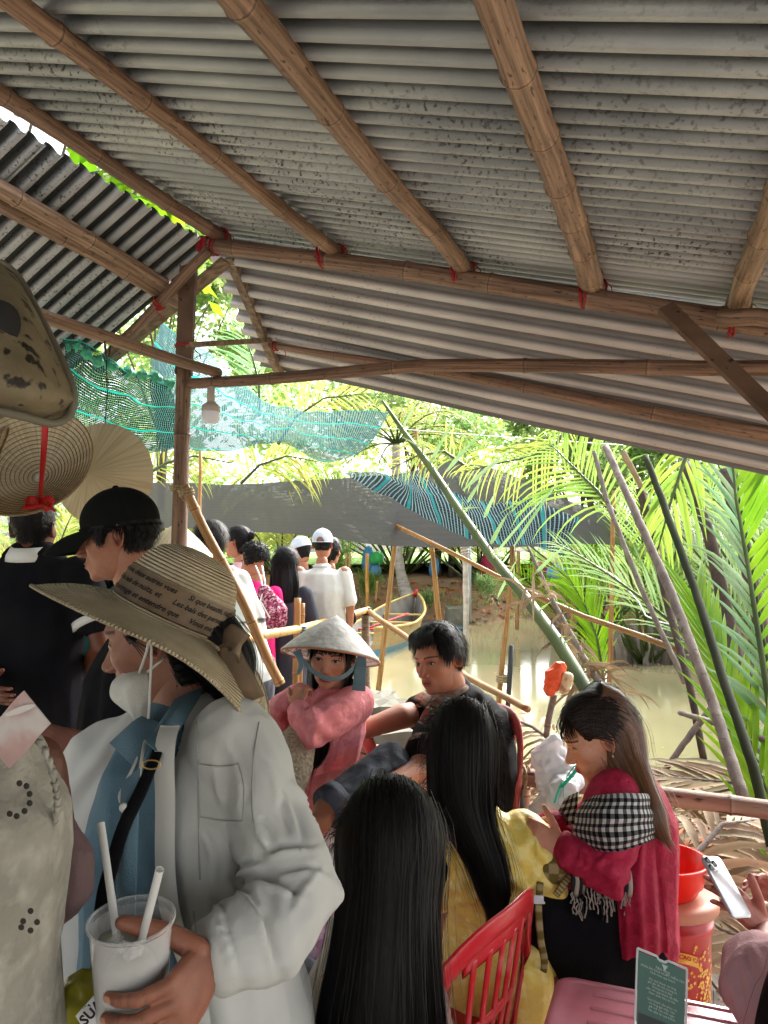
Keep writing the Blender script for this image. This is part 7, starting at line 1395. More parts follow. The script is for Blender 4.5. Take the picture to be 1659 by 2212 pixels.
for k in range(320):
    x = R.uniform(-.062,.062); P = [Mx@V((x*.7,.02,.125)), Mx@V((x*.95,.066,.108)), Mx@V((x*1.02+.004,.093-x*x*6,.080)), Mx@V((x*1.05+.008,.100-x*x*8,.056+R.uniform(-.006,.012)))]; P = [V(p) for p in catmull([list(p) for p in P], 9)]; c_ = R.uniform(.7,3.0); ribbon(mb, P, .0012, [Mx.to_3x3()@V((0,.7,.7))]*9, (c_,)*3)
mb.build('fringe', m_hair, root)
def checkf(v):
    c = np.tile(np.array((.36,.27,.20)), (len(v),1)); a = v[:,0]*.55+v[:,1]*.2+v[:,2]*.8; b = v[:,0]*.8-v[:,2]*.55
    for t, w_, k in ((a,.012,(.05,.04,.04)),(b,.012,(.05,.04,.04))): m = (t % .062) < w_; c[m] *= .35; m2 = np.abs((t % .062)-.035) < .002; c[m2] = (.45,.06,.05)
    m = (a % .062 < .006) & (b % .062 > .03); c[m] = (.6,.56,.5); return c
m_vc = M('checked_cotton', (1,1,1), rough=.85, vcol=True, bump=.2, bscale=200, spec=.2)
def torso_cols(v):
    c = np.tile(np.array((.030,.030,.036)), (len(v),1)); k = checkf(v); d = (v[:,0]-at(985,1500,2.9).x)*.8 + (v[:,2]-at(985,1500,2.9).z)*-.3; m = (d < -.02) & (v[:,2] > 1.02); c[m] = k[m]; return c
cloth('polo_shirt', [([hp+V((0,0,-.02)), at(1030,1720,2.98), at(1014,1620,2.95), at(1002,1550,2.95), at(992,1512,2.97), at(984,1494,2.97)], [(.19,.15),(.175,.135),(.180,.140),(.165,.125),(.105,.095),(.068,.066)], (.75,.1,.2)),
    ([SN+V((.01,0,.01)), lerp(SN,EN,.40), lerp(SN,EN,.66)], [.078,.076,.072]), ([SF, lerp(SF,EF,.35)],[.08,.07])], m_vc, root, .0065, 4, noise=(.007,7,(1.2,1,.8)), colf=torso_cols, waves=[((.4,0,-.9),.07,.005,at(1060,1560,2.85),.16)])
mb = MB(); mb.lathe([(.064,-.012),(.072,.012),(.060,.030),(.056,.026)], nk+V((.0,0,-.018)), V((-.25,-.1,1)), n=32); mb.col = (.36,.27,.20); o = mb.build('collar', fab('tan_check_collar', (.30,.22,.17), (.16,.11,.09), scale=60), root)
p0, p1 = lerp(SN,EN,.62), lerp(SN,EN,.70); mb = MB(); mb.tube([p0,p1],[.078,.077], n=28); mb.build('sleeve_hem', fab('striped_hem', (.30,.21,.15), (.03,.02,.02), scale=50), root)
m_jean = M('grey_denim', (.05,.065,.09), (.022,.028,.038), scale=5, rough=.85, bump=.4, bscale=260, c3=(.16,.19,.24), scale3=9, th3=(.5,.75))
cloth('jeans', [([hp, hp+V((-.06,-.10,.0))],[(.175,.15),(.14,.13)],(1,0,0)), ([hp+V((-.06,-.10,-.02)), lerp(hp,KN,.6)+V((0,.03,.0)), KN+V((0,0,.01)), lerp(KN,AN,.55), lerp(KN,AN,.86)],[.10,.078,.070,.062,.058]), ([hp+V((-.06,.08,-.04)), lerp(hp,KF,.6), KF, V((KF.x,2.5,.16))],[.12,.10,.085,.07])], m_jean, root, .0065, 4, noise=(.006,11,(1,1,1)),
    waves=[((.8,0,.5),.045,.006,KN+V((.03,-.03,-.06)),.10)], creases=[(840,1640,880,1700,5,.007),(855,1635,905,1680,5,.007),(760,1690,835,1660,4,.003),(720,1720,790,1735,5,.005),(at(850,1640,2.5), at(905,1700,2.6), .008,.010),(at(842,1650,2.5), at(880,1730,2.5), .008,.010),(at(760,1690,2.4), at(850,1650,2.5), .003,.004)])
mb = MB(); e = (AN-KN).normalized(); p = lerp(KN,AN,.80); mb.tube([p, p+e*.045],[(.066),(.065)], n=28); mb.tube([p+e*.03, p+e*.055],[.063,.062], n=28); mb.build('turned_cuff', m_jean, root)
# ---- long black hair, yellow tunic, back to the viewer
c = at(1000,1612,2.13); root = person('person from behind in yellow tunic with waist-long black hair, on a red chair', (.26, 2.1, 0)); Mx = head_frame(c, (-.15,1,-.15))
Sm = at(1035,1790,2.12); hp = at(1085,2075,2.16); SL = at(965,1815,2.12); SR = at(1140,1815,2.12); ER = at(1165,1915,2.05); WR = at(1165,1870,2.45); EL = at(925,1920,2.2); WL = at(960,1930,2.42)
body = [([hp, at(1078,1980,2.14), at(1065,1880,2.12), Sm], [(.165,.13),(.12,.10),(.145,.10),(.07,.06)], (1,0,0)), ([Sm, c+V((0,0,-.06))],[.05,.048]), ([SL,EL,WL],[.045,.038,.026]), ([SR,ER,WR],[.045,.038,.026])]
for sg in (-1,1): k_ = V((hp.x+.10*sg, 2.55, .46)); body += [([hp+V((.08*sg,0,-.03)), k_, V((k_.x, 2.50, .06))],[.09,.062,.04])]
body += [([hp+V((.12,.0,-.04)), at(1128,2150,2.0), at(1135,2290,2.02)],[.085,.075,.055])]
skin_body(root, SKN, body, heads=[head_mesh(Mx, SKN, False, sub=5)], hands=[hand(WR,(0,1,0),(0,0,1),(-1,0,0),.9), hand(WL,(0,1,0),(0,0,1),(1,0,0),.9)], voxel=.009)
m_yel = M('yellow_satin', (.94,.72,.15), (.88,.66,.13), scale=14, rough=.45, spec=.5, c3=(.96,.80,.26), scale3=34, th3=(.5,.58), bump=.3, bscale=40, sheen=.2)
cloth('tunic', [([at(1092,2120,2.16), at(1088,2050,2.15), at(1078,1960,2.13), at(1068,1880,2.11), at(1060,1820,2.11), at(1040,1775,2.12)], [(.200,.155),(.175,.14),(.135,.115),(.150,.12),(.150,.10),(.060,.055)], (1,0,0)),
    ([SR+V((-.01,0,.01)), lerp(SR,ER,.5)+V((.01,0,0)), ER+V((.0,0,0)), lerp(ER,WR,.6)],[.070,.078,.072,.06]), ([SL+V((.01,0,.01)), lerp(SL,EL,.5), EL, lerp(EL,WL,.6)],[.068,.07,.066,.055]),
    ([at(1125,2080,2.05), at(1135,2140,2.0), at(1138,2180,1.99)],[.075,.068,.062])], m_yel, root, .0068, 4, noise=(.008,7,(1.2,1,.7)), waves=[((.3,0,.95),.07,.006,at(1060,1970,2.0),.14),((.6,0,.8),.05,.006,at(1150,1900,2.0),.12),((1,0,.6),.07,.005,at(1000,1840,2.0),.12)],
    creases=[(975,1790,960,1900,8,.006),(1000,1770,985,1860,7,.005),(960,1960,1050,1945,8,.008),(1110,1760,1165,1850,8,.007),(1080,1950,1170,1905,8,.008),(1100,1900,1160,1950,7,.006),(980,2020,1060,2060,9,.005),(at(985,1770,2.0), at(940,1850,2.05), .006,.007),(at(1000,1960,2.0), at(1090,1945,2.0), .008,.009),(at(1150,1790,2.05), at(1180,1880,2.0), .007,.007),(at(1120,1900,2.02), at(1175,1860,2.0), .007,.007)])
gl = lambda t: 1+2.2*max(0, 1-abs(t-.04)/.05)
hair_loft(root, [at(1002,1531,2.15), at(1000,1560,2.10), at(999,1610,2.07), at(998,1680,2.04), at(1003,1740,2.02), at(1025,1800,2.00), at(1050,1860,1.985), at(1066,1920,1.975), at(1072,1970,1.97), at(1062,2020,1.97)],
    [(.045,.035),(.078,.075),(.091,.090),(.088,.075),(.082,.055),(.056,.042),(.046,.032),(.038,.026),(.026,.02),(.006,.006)], (1,0,.0), m_hair, n=4200, name='hair', seed=5, wander=.10, grad=lambda t: 4.5 if t < .07 else (2.2 if t < .12 else 1.0), t_start=(0,.25), fly=.05, ends=(.80,1.0), nb=90)  # grad paints the crown highlight into the hair colour
mb = MB(); R = random.Random(12); pn = []
for k in range(420): t = R.uniform(0,1); a = R.uniform(2.6, 6.6); u = 1002+78*math.cos(a)*(1); v_ = 1585+58*math.sin(a); pn.append((at(u, v_, 2.10+R.uniform(-.04,.04)), V((math.cos(a), 0, -math.sin(a)))))
for k in range(140): s_ = R.choice((-1,1)); v_ = R.uniform(1590,1760); pn.append((at(1000+s_*74, v_, 2.06), V((s_,0,-.3))))
flyaway(mb, pn, R, .045, .0005, (4,4,4)); mb.build('flyaway_hair', m_hair, root)
# ---- dark straight hair in the foreground
c = at(843,1818,1.42); root = person('person from behind with very long straight black hair, closest to the camera', (.01, 1.42, 0)); Mx = head_frame(c, (.25,1,-.1))
Sm = at(845,2085,1.42); hp = V((.02,1.46,.52)); SL, SR = at(765,2160,1.42), at(885,2160,1.42); EL, ER = at(745,2420,1.45), at(890,2400,1.45)
body = [([hp, V((.02,1.45,.68)), V((.015,1.43,.82)), Sm], [(.10,.11),(.09,.09),(.09,.09),(.06,.06)], (1,0,0)), ([Sm, c+V((0,0,-.06))],[.052,.050]), ([SL,EL,V((-.05,1.75,.62))],[.045,.038,.026]), ([SR,ER,V((.12,1.75,.62))],[.045,.038,.026]), ([at(900,1960,1.44), at(925,1890,1.47), at(932,1860,1.5)],[.034,.032,.03])]
for sg in (-1,1): k_ = V((.02+.10*sg, 1.90, .46)); body += [([hp+V((.08*sg,0,-.03)), k_, V((k_.x, 1.85, .06))],[.09,.062,.04])]
skin_body(root, SKN, body, heads=[head_mesh(Mx, SKN, False, sub=6)], hands=[hand(V((-.05,1.75,.62)),(0,1,0),(0,0,1),(1,0,0),.9), hand(V((.12,1.75,.62)),(0,1,0),(0,0,1),(-1,0,0),.9)], voxel=.009)
cloth('blouse', [([V((.02,1.46,.50)), V((.02,1.45,.68)), V((.015,1.43,.80)), Sm+V((0,0,-.02))], [(.12,.13),(.105,.11),(.105,.11),(.07,.07)], (1,0,0)), ([SL,EL],[.050,.045]), ([SR,ER],[.045,.04])], fab('dusty_rose_cloth', (.20,.12,.105), (.16,.095,.085), scale=6), root, .008, 4, noise=(.008,8,(1,1,.6)))
hair_loft(root, [at(843,1730,1.47), at(843,1752,1.42), at(843,1800,1.39), at(842,1870,1.375), at(838,1960,1.345), at(832,2060,1.315), at(826,2160,1.30), at(820,2280,1.29), at(815,2420,1.29)],
    [(.035,.03),(.074,.07),(.094,.090),(.092,.084),(.085,.074),(.088,.062),(.097,.052),(.108,.04),(.10,.03)], (1,0,0), m_hair, n=6000, name='hair', seed=6, wander=.08, grad=lambda t: 4.0 if t < .10 else (2.0 if t < .16 else 1.0), t_start=(0,.22), fly=.03, ends=(.85,1.0), nb=90, w=.0011)  # brighter tint near the crown is a painted highlight
mb = MB(); R = random.Random(22); pn = []
for k in range(300): a = R.uniform(3.0, 6.4); pn.append((at(843+110*math.cos(a), 1815+84*math.sin(a), 1.42+R.uniform(-.04,.04)), V((math.cos(a), 0, -math.sin(a)))))
flyaway(mb, pn, R, .035, .0004, (3,3,3))
for k in range(130):    # loose curved lock at the right
    u = R.uniform(-6,6); P = [V(p) for p in catmull([list(at(925+u,1830,1.36)), list(at(952+u,1850,1.36)), list(at(962+u*.8,1885,1.36)), list(at(950+u*.7,1925+R.uniform(-8,12),1.36))], 12)]; c_ = R.uniform(.8,2.5); ribbon(mb, P, .0010, [V((0,-1,0))]*12, (c_,)*3)
mb.build('loose_hair', m_hair, root)
mb = MB(); 
for k in range(11):
    for r_ in (0,1): p = at(857+10.8*k+8*r_, 2180+13*k-14*r_, 1.262); mb.lathe([(0,-.0035),(.0028,-.002),(.0035,0),(.0028,.002),(0,.0035)], p, n=8)
tag(mb.build('beaded_cord', M('green_beads', (.10,.13,.09), rough=.5)), 'beaded cord hanging diagonally over the long black hair', 'cord')
# ---- person in lilac at the gap between the white overshirt and the black hair
root = person('seated person in lilac top with crochet bag, squeezed behind the white overshirt', (-.17,1.75,0)); x = at(690,2100,1.72).x; c = at(560,1800,1.78); Mx = head_frame(c, (-.6,-.6,-.2))
skin_body(root, SKN, [([V((x-.08,1.76,.50)), V((x-.08,1.76,.78)), V((x-.09,1.77,.92))],[(.14,.11),(.12,.10),(.10,.08)],(1,0,0)), ([V((x-.09,1.77,.9)), c],[.045,.045]), ([V((x-.08,1.7,.5)), V((x+.02,1.45,.48)), V((x+.02,1.48,.06))],[.085,.06,.04])], heads=[head_mesh(Mx, SKN, False, sub=5)], voxel=.011); hair_cap(Mx, m_hair, root, male=False, strands=200)
cloth('lilac_top', [([at(700,2300,1.7), at(700,2180,1.70), at(702,2080,1.70), at(712,2020,1.72)],[(.075,.08),(.065,.08),(.045,.06),(.03,.04)],(1,0,0)), ([V((x-.08,1.76,.5)), V((x-.08,1.76,.86))],[(.15,.12),(.12,.10)],(1,0,0))], M('lilac_print', (.45,.22,.40), (.50,.28,.30), scale=30, rough=.85, c3=(.60,.45,.55), scale3=50, th3=(.5,.6)), root, .008, 4, noise=(.008,12,(1,1,.5)))
cloth('grey_skirt', [([at(640,2120,1.6), at(655,2200,1.6), at(660,2300,1.6)],[(.05,.05),(.055,.05),(.06,.05)],(1,0,0))], fab('blue_grey_cloth', (.22,.25,.30)), root, .007, 4, noise=(.008,10,(1.5,1,.4)))
B = thing('crochet_bag', 'cream ribbed crochet bag behind the foreground black hair', 'bag', at(708,2160,1.6)); m_cro = M('cream_crochet', (.55,.52,.45), (.40,.37,.31), scale=60, st=(1,1,.1), rough=.9, bump=1, bscale=60, bst=(2,1,.15))
cloth('bag_body', [([at(722,1990,1.60), at(715,2050,1.58), at(705,2110,1.57), at(704,2180,1.57), at(712,2260,1.57)],[(.012,.02),(.018,.02),(.036,.025),(.040,.025),(.03,.025)],(1,0,0))], m_cro, B, .005, 3, noise=(.003,30,(2,1,.3))); mb = MB(); mb.tube(A3((690,2110,1.52),(706,2098,1.51),(722,2096,1.52),(722,2130,1.52),(706,2142,1.51),(690,2146,1.52),(686,2128,1.52),(690,2110,1.52)), .0022, n=6); mb.build('flap_edge', m_cro, B)
# ---- woman in red with checked scarf, profile left
c = at(1290,1590,2.20); fw = V((-.88,.10,-.40)); root = person('seated person in crimson tunic with long brown hair and black-and-white checked scarf, profile left', (.68,2.2,0)); Mx = head_frame(c, fw, s=.96)
nk = at(1322,1665,2.22); Sm = at(1345,1705,2.22); hp = at(1350,2010,2.22); SN = at(1328,1735,2.08); SF = at(1335,1730,2.34); EN = at(1300,1868,2.02); WN = at(1214,1836,2.04); EF = at(1240,1830,2.30); WF = at(1180,1782,2.16)
body = [([hp, at(1362,1920,2.22), at(1362,1820,2.22), at(1355,1750,2.22), Sm], [(.14,.16),(.12,.145),(.125,.155),(.12,.16),(.07,.08)], (1,0,0)), ([Sm, nk, c+V((.03,0,-.05))],[.052,.046,.050]), ([SN,EN,WN],[.05,.040,.026]), ([SF,EF,WF],[.048,.038,.026]),
        ([hp+V((0,-.09,-.02)), at(1185,1985,2.08), at(1290,2085,2.10)],[.10,.08,.05]), ([at(1290,2088,2.10), at(1215,2090,2.12), at(1172,2085,2.12)],[(.045,.04),(.038,.035),(.036,.025)]), ([hp+V((0,.09,-.02)), at(1185,1985,2.30), at(1280,2100,2.32)],[.10,.08,.05])]
SKR = (.76,.54,.44)
skin_body(root, SKR, body, heads=[head_mesh(Mx, SKR, False, sub=7, gaze=(0,-.0015), blush=.5, lip=(.60,.14,.14), brow=(.16,.09,.06))], hands=[hand(WN, (-.75,.15,.40), (-.1,-.9,.4), (.1,.2,1), .92, curl=(38,50,30)), hand(WF, (-.6,-.35,-.1), (0,.2,1), (-.3,-1,0), .92, curl=(35,45,30))], voxel=.008)
m_crim = M('crimson_brocade', (.36,.012,.045), (.32,.010,.04), scale=22, rough=.75, c3=(.40,.02,.06), scale3=30, th3=(.5,.56), bump=.4, bscale=80, spec=.25)
cloth('tunic', [([at(1372,2010,2.22), at(1372,1930,2.22), at(1366,1840,2.22), at(1358,1770,2.22), at(1345,1712,2.22), at(1332,1685,2.22)], [(.105,.18),(.10,.17),(.115,.17),(.125,.185),(.105,.14),(.058,.062)], (1,0,0)),
    ([SN+V((0,0,.01)), lerp(SN,EN,.5)+V((.0,0,0)), EN+V((.0,0,-.012)), lerp(EN,WN,.80)],[.078,.086,.082,.050]), ([SF, lerp(SF,EF,.5), EF, lerp(EF,WF,.85)],[.07,.075,.07,.048])], m_crim, root, .0068, 4, noise=(.006,9,(1,1,.7)),
    waves=[((-.9,0,.35),.035,.006,lerp(EN,WN,.6),.07),((.5,0,.85),.05,.006,EN,.1)], creases=[(1240,1830,1225,1865,5,.006),(1255,1832,1240,1880,5,.006),(1272,1840,1262,1892,6,.006),(1290,1868,1345,1840,7,.007),(1300,1890,1360,1868,7,.006),(at(1240,1850,2.0), at(1320,1890,1.98), .007,.009),(at(1255,1880,2.0), at(1350,1850,2.0), .007,.009),(at(1335,1890,2.0), at(1372,1850,2.02), .007,.008)])
# hanging back panel
rowsC = [[(1345,1800,2.06),(1388,1795,2.02),(1425,1800,2.08)],[(1333,1900,2.02),(1383,1900,1.99),(1429,1900,2.05)],[(1339,2000,2.0),(1388,2000,1.97),(1437,1990,2.03)],[(1343,2074,1.99),(1393,2070,1.97),(1441,2058,2.02)]]
Aq = patch([[at(*p) for p in r] for r in rowsC], 30, 30); mb = MB(); n_ = fbm(Aq.reshape(-1,3)*9,2).reshape(30,30)*.006; F1 = [[V(Aq[i,j])+V((0,float(n_[i,j])+.006*math.sin(j*.75+i*.05),0)) for j in range(30)] for i in range(30)]; mb.grid(F1); mb.grid([[p+V((0,.006,0)) for p in r] for r in F1], flip=True); mb.grid([[r[0] for r in F1],[r[0]+V((0,.006,0)) for r in F1]]); mb.grid([[r[-1] for r in F1],[r[-1]+V((0,.006,0)) for r in F1]]); mb.grid([F1[-1],[p+V((0,.006,0)) for p in F1[-1]]]); mb.build('tunic_back_panel', m_crim, root)
leaf_patch('tunic_front_flap', [(1196,1880,2.06),(1262,1890,2.04),(1258,1948,2.04),(1200,1948,2.06)], m_crim, root)
cloth('black_trousers', [([hp+V((-.03,.0,.05)), hp+V((-.05,0,-.04))],[(.11,.15),(.12,.16)],(1,0,0)), ([hp+V((0,-.09,-.02)), at(1262,1985,2.10), at(1190,1985,2.08)],[.105,.115,.105]), ([at(1195,1990,2.08), at(1250,2040,2.08), at(1300,2060,2.10)],[.10,.085,.075]), ([hp+V((0,.09,-.02)), at(1190,1985,2.28), at(1290,2070,2.30)],[.10,.11,.07]), ([at(1335,2040,2.10), at(1260,2050,2.08)],[.095,.10])], m_blackf, root, .009, 4, noise=(.007,8,(1,1,1)))
m_ging = M('checked_scarf', (1,1,1), rough=.85, vcol=True, bump=.2, bscale=250, spec=.2)
def scarf_panel(name, rowsC, nu, nv, cell, parent, th=.004, wob=.004):
    Aq = patch([[at(*p) for p in r] for r in rowsC], nu, nv); n_ = fbm(Aq.reshape(-1,3)*11,2).reshape(nv,nu)*wob*1.4; d1_ = np.cumsum(np.r_[0,np.linalg.norm(np.diff(Aq[nv//2],axis=0),axis=1)]); d2_ = np.cumsum(np.r_[0,np.linalg.norm(np.diff(Aq[:,nu//2],axis=0),axis=1)])
    F1 = [[V(Aq[i,j])+V((0,float(n_[i,j])+wob*math.sin(i*.22+j*.02),0)) for j in range(nu)] for i in range(nv)]
    cols = [[((.035,)*3 if (int(d1_[j]/cell) % 2 and int(d2_[i]/cell) % 2) else ((.30,.30,.31) if (int(d1_[j]/cell) % 2 or int(d2_[i]/cell) % 2) else (.72,.71,.68))) for j in range(nu)] for i in range(nv)]
    mb = MB(); b = 0
    for i in range(nv-1):       # flat-coloured cells
        for j in range(nu-1):
            c_ = cols[i][j]; q = [mb.vert(F1[i][j],c_), mb.vert(F1[i][j+1],c_), mb.vert(F1[i+1][j+1],c_), mb.vert(F1[i+1][j],c_)]; mb.face(q)
    mb.grid([[p+V((0,th,0)) for p in r] for r in F1], flip=True, cols=cols)
    return mb.build(name, m_ging, parent, smooth=False)
SCF = thing('scarf', 'black and white checked scarf wrapped over the arm of the crimson tunic', 'scarf', at(1335,1800,2.0))
scarf_panel('scarf_wrap', [[(1272,1722,2.06),(1310,1718,1.98),(1350,1715,1.965),(1390,1715,1.99),(1412,1715,2.10)],[(1250,1748,2.05),(1300,1748,1.95),(1350,1748,1.935),(1395,1748,1.97),(1424,1745,2.09)],[(1240,1782,2.05),(1295,1786,1.94),(1350,1785,1.925),(1398,1780,1.96),(1431,1775,2.09)],[(1240,1812,2.05),(1300,1828,1.945),(1350,1826,1.93),(1398,1812,1.965),(1428,1800,2.09)],[(1252,1826,2.06),(1306,1839,1.96),(1350,1836,1.945),(1400,1818,1.985),(1424,1808,2.10)]], 170, 110, .0105, SCF)
scarf_panel('scarf_far_side', [[(1225,1722,2.20),(1250,1712,2.18)],[(1204,1755,2.20),(1245,1750,2.16)],[(1198,1785,2.20),(1240,1780,2.14)]], 40, 50, .0105, SCF)
mb = MB(); R = random.Random(31)       # fringed striped ends
for k in range(16):
    u0 = 1236+8.2*k; v1 = 1925+16*math.sin(k*.9); w_ = .0062; cc = (.62,.60,.54) if k % 2 else (.14,.14,.135)
    P = [at(u0+3*math.sin(t*3+k*.4), lerp(1880,v1,t), 2.0-.02*math.sin(t*3+k*.4)) for t in np.linspace(0,1,8)]; mb.tube(P, [(w_,.003)]*8, n=6, side=(1,0,0), cols=[cc]*8)
    for q in range(2):
        P = [P[-1]]+[at(u0+R.uniform(-4,4)+q*3, v1+t, 1.99) for t in np.linspace(8,34+R.uniform(-8,22),5)]; mb.tube(P, [.0016,.002,.0015,.002,.0016,.0028], n=5, cols=[(.55,.54,.50) if R.random() < .6 else (.12,.12,.12)]*6)
        P = [at(u0, v1, 1.995)]
mb.build('fringed_end', m_ging, SCF)
hair_cap(Mx, m_hair, root, male=False, thick=.013, top=.016, strands=2200, slen=.10, flow=(0,-1,-.25), line=dict(front=.062, temple=.015, ear=.02, back=-.09), tint=1.6, wild=.05, col=(1.7,1.3,1.1))
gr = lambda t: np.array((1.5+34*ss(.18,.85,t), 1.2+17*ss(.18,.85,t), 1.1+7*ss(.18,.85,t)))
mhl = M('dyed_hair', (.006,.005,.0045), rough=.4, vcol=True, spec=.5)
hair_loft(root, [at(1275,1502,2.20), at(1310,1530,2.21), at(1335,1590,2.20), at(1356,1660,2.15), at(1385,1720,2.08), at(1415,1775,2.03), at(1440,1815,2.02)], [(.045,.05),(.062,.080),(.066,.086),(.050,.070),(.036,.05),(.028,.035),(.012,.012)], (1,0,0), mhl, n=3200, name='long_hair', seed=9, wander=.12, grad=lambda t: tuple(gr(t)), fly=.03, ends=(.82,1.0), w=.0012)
0 and hair_loft(root, [at(1272,1700,2.10), at(1262,1730,2.07), at(1252,1775,2.06), at(1246,1815,2.05)], [(.008,.008),(.012,.01),(.011,.01),(.004,.004)], (1,0,0), mhl, n=300, name='side_lock', seed=10, grad=lambda t: (9,5,2.4), ends=(.8,1.0), w=.001)
mb = MB(); R = random.Random(15)
for k in range(160): y = R.uniform(.04,.085); sg = R.choice((-1,1)); x = sg*(.062-.35*max(0,y-.05)); P = [V(p) for p in catmull([list(Mx@V(q)) for q in ((x*.7,y-.02,.095),(x,y+.012,.060),(x*1.02,y+.014,.035+R.uniform(-.01,.01)))], 7)]; c_ = R.uniform(.8,3); ribbon(mb, P, .001, [Mx.to_3x3()@V((sg*.5,.7,.3))]*7, (c_,c_*.8,c_*.7))
mb.build('hair', m_hair, root)
mb = MB(); e_ = Mx@V((-.086,-.012,-.045)) ; e2 = Mx@V((.086,-.012,-.045)); e_ = e_ if e_.y < e2.y else e2; mb.tube([e_+V((0,0,.012)), e_], .0012, n=6); mb.lathe([(0,-.004),(.0035,0),(0,.004)], e_, n=8); mb.build('earring', M('earring_metal', (.7,.6,.5), rough=.3, metal=.8), root)
mb = MB(); mb.tube(A3((1172,2060,2.06),(1168,2088,2.05),(1188,2112,2.06),(1215,2112,2.07),(1232,2100,2.1)), [(.012,.004)]*5, n=8); mb.tube(A3((1188,2068,2.06),(1192,2100,2.05)), [(.010,.003)]*2, n=8); mb.build('sandal', m_blackf, root)
SB = thing('patterned_bag', 'olive and cream checkerboard bag with long straps in the lap of the crimson tunic', 'bag', at(1190,1860,2.05)); m_olv = M('olive_check', (1,1,1), rough=.8, vcol=True)
def ochk(v): a = (np.floor(v[:,0]*38)+np.floor(v[:,2]*38)) % 2; return np.where(a[:,None] > 0, np.array((.38,.33,.15)), np.array((.60,.54,.38)))
cloth('bag_body', [(A3((1215,1840,2.06),(1200,1868,2.06),(1175,1895,2.06)), [(.035,.04),(.055,.05),(.035,.04)], (.8,0,-.5))], m_olv, SB, .005, 2, colf=ochk, noise=(.005,14,(1,1,1)))
for pts in ([(1240,1880,2.02),(1222,1905,2.0),(1200,1935,1.99)], [(1168,1890,2.03),(1165,1930,2.0),(1163,1965,1.98),(1168,2030,1.97),(1176,2075,1.97),(1172,2105,1.98),(1158,2122,1.98)]):
    C = catmull([list(at(*p)) for p in pts], 60); mb = MB(); mb.tube([V(p) for p in C], [(.009,.0015)]*60, n=6, side=(1,0,.2), cols=[((.38,.33,.15) if (i//3) % 2 else (.60,.54,.38)) for i in range(60)]); mb.build('strap', m_olv, SB)
mb = MB(); mb.box(at(1163,1942,1.985), (.013,0,0), (0,.002,0), (0,0,.009)); mb.box(at(1163,1950,1.982), (.016,0,0), (0,.003,0), (0,0,.002)); mb.build('buckle', m_wht, SB, smooth=False)
# ---- person with phone at the right edge
root = person('person with a phone cut off by the right edge, pale pink sleeve and black hair', (1.0,1.6,0)); SKP = (.62,.38,.33); c = V((.835,1.5,.80)); Mx = head_frame(c, (-.6,.8,0)); W1 = at(1655,2012,1.92); E1_ = at(1640,2110,1.70); W2 = at(1690,1950,2.1); E2_ = at(1760,2060,1.9)
body = [([V((.98,1.5,.3)), V((.98,1.5,.55)), V((.96,1.5,.80))],[(.15,.12),(.13,.11),(.12,.09)],(1,0,0)), ([V((.96,1.5,.70)), c],[.05,.05]), ([V((.86,1.55,.72)), E1_, W1],[.046,.038,.027]), ([V((1.08,1.55,.72)), E2_, W2],[.046,.038,.027]), ([V((.98,1.5,.3)), V((.95,1.9,.3)), V((.95,1.85,.05))],[.09,.06,.04])]
PH = at(1562,1888,1.98)
skin_body(root, SKP, body, heads=[head_mesh(Mx, SKP, False, sub=5)], hands=[hand(W1, (-.62,.10,.62), (.55,-.75,.35), (.5,-.2,.75), 1.05, curls=[(12,30,20),(8,18,12),(10,18,12),(14,22,14)], thumb_dir=(-.15,.0,1)), hand(W2, (-.72,-.15,.66), (.5,.8,.3), (.5,-.3,.8), .98, curls=[(15,25,15),(15,22,14),(18,25,15),(20,30,18)], thumb_dir=(-.3,-.35,.9))], voxel=.009)
cloth('pink_sleeve', [([V((.87,1.52,.62)), E1_+V((0,0,.0)), lerp(E1_,W1,.20)],[.10,.088,.075]), ([V((.98,1.5,.35)), V((.98,1.5,.80))],[(.16,.13),(.13,.10)],(1,0,0))], fab('pale_pink_linen', (.60,.36,.38), (.52,.30,.32), scale=5, trans=.15), root, .007, 4, noise=(.010,8,(1,1,.8)), creases=[(1585,2050,1620,2150,8,.008),(1610,2040,1650,2110,7,.007),(1570,2110,1600,2200,8,.007),(at(1600,2060,1.6), at(1640,2140,1.6), .007,.009)])
hair_loft(root, [c+V((0,0,.12)), c+V((-.01,-.02,.08)), c+V((-.01,-.03,0)), c+V((-.035,-.03,-.1)), c+V((-.06,-.03,-.25)), c+V((-.08,-.03,-.45))],[(.04,.04),(.08,.08),(.105,.09),(.11,.08),(.105,.06),(.09,.04)],(1,0,0), m_hair, n=1500, name='hair', seed=14)
PT = thing('phone', 'silver phone in clear case with three dark camera lenses, held up at the right', 'phone', PH); TL, TR, BL = at(1516,1850,1.96), at(1576,1852,2.01), at(1548,1922,1.90)
ex = (TR-TL).normalized(); ey = (TL-BL); ey = (ey-ex*ey.dot(ex)).normalized(); ez = ex.cross(ey); ez = ez if ez.y < 0 else -ez; ctr = TL+ex*.036-ey*.072
def rrect(w_, h_, r, n=6): return [(sx*(w_/2-r)+r*math.cos(a), sy*(h_/2-r)+r*math.sin(a)) for sx, sy, a0 in ((1,1,0),(-1,1,90),(-1,-1,180),(1,-1,270)) for a in np.radians(np.linspace(a0,a0+90,n))]
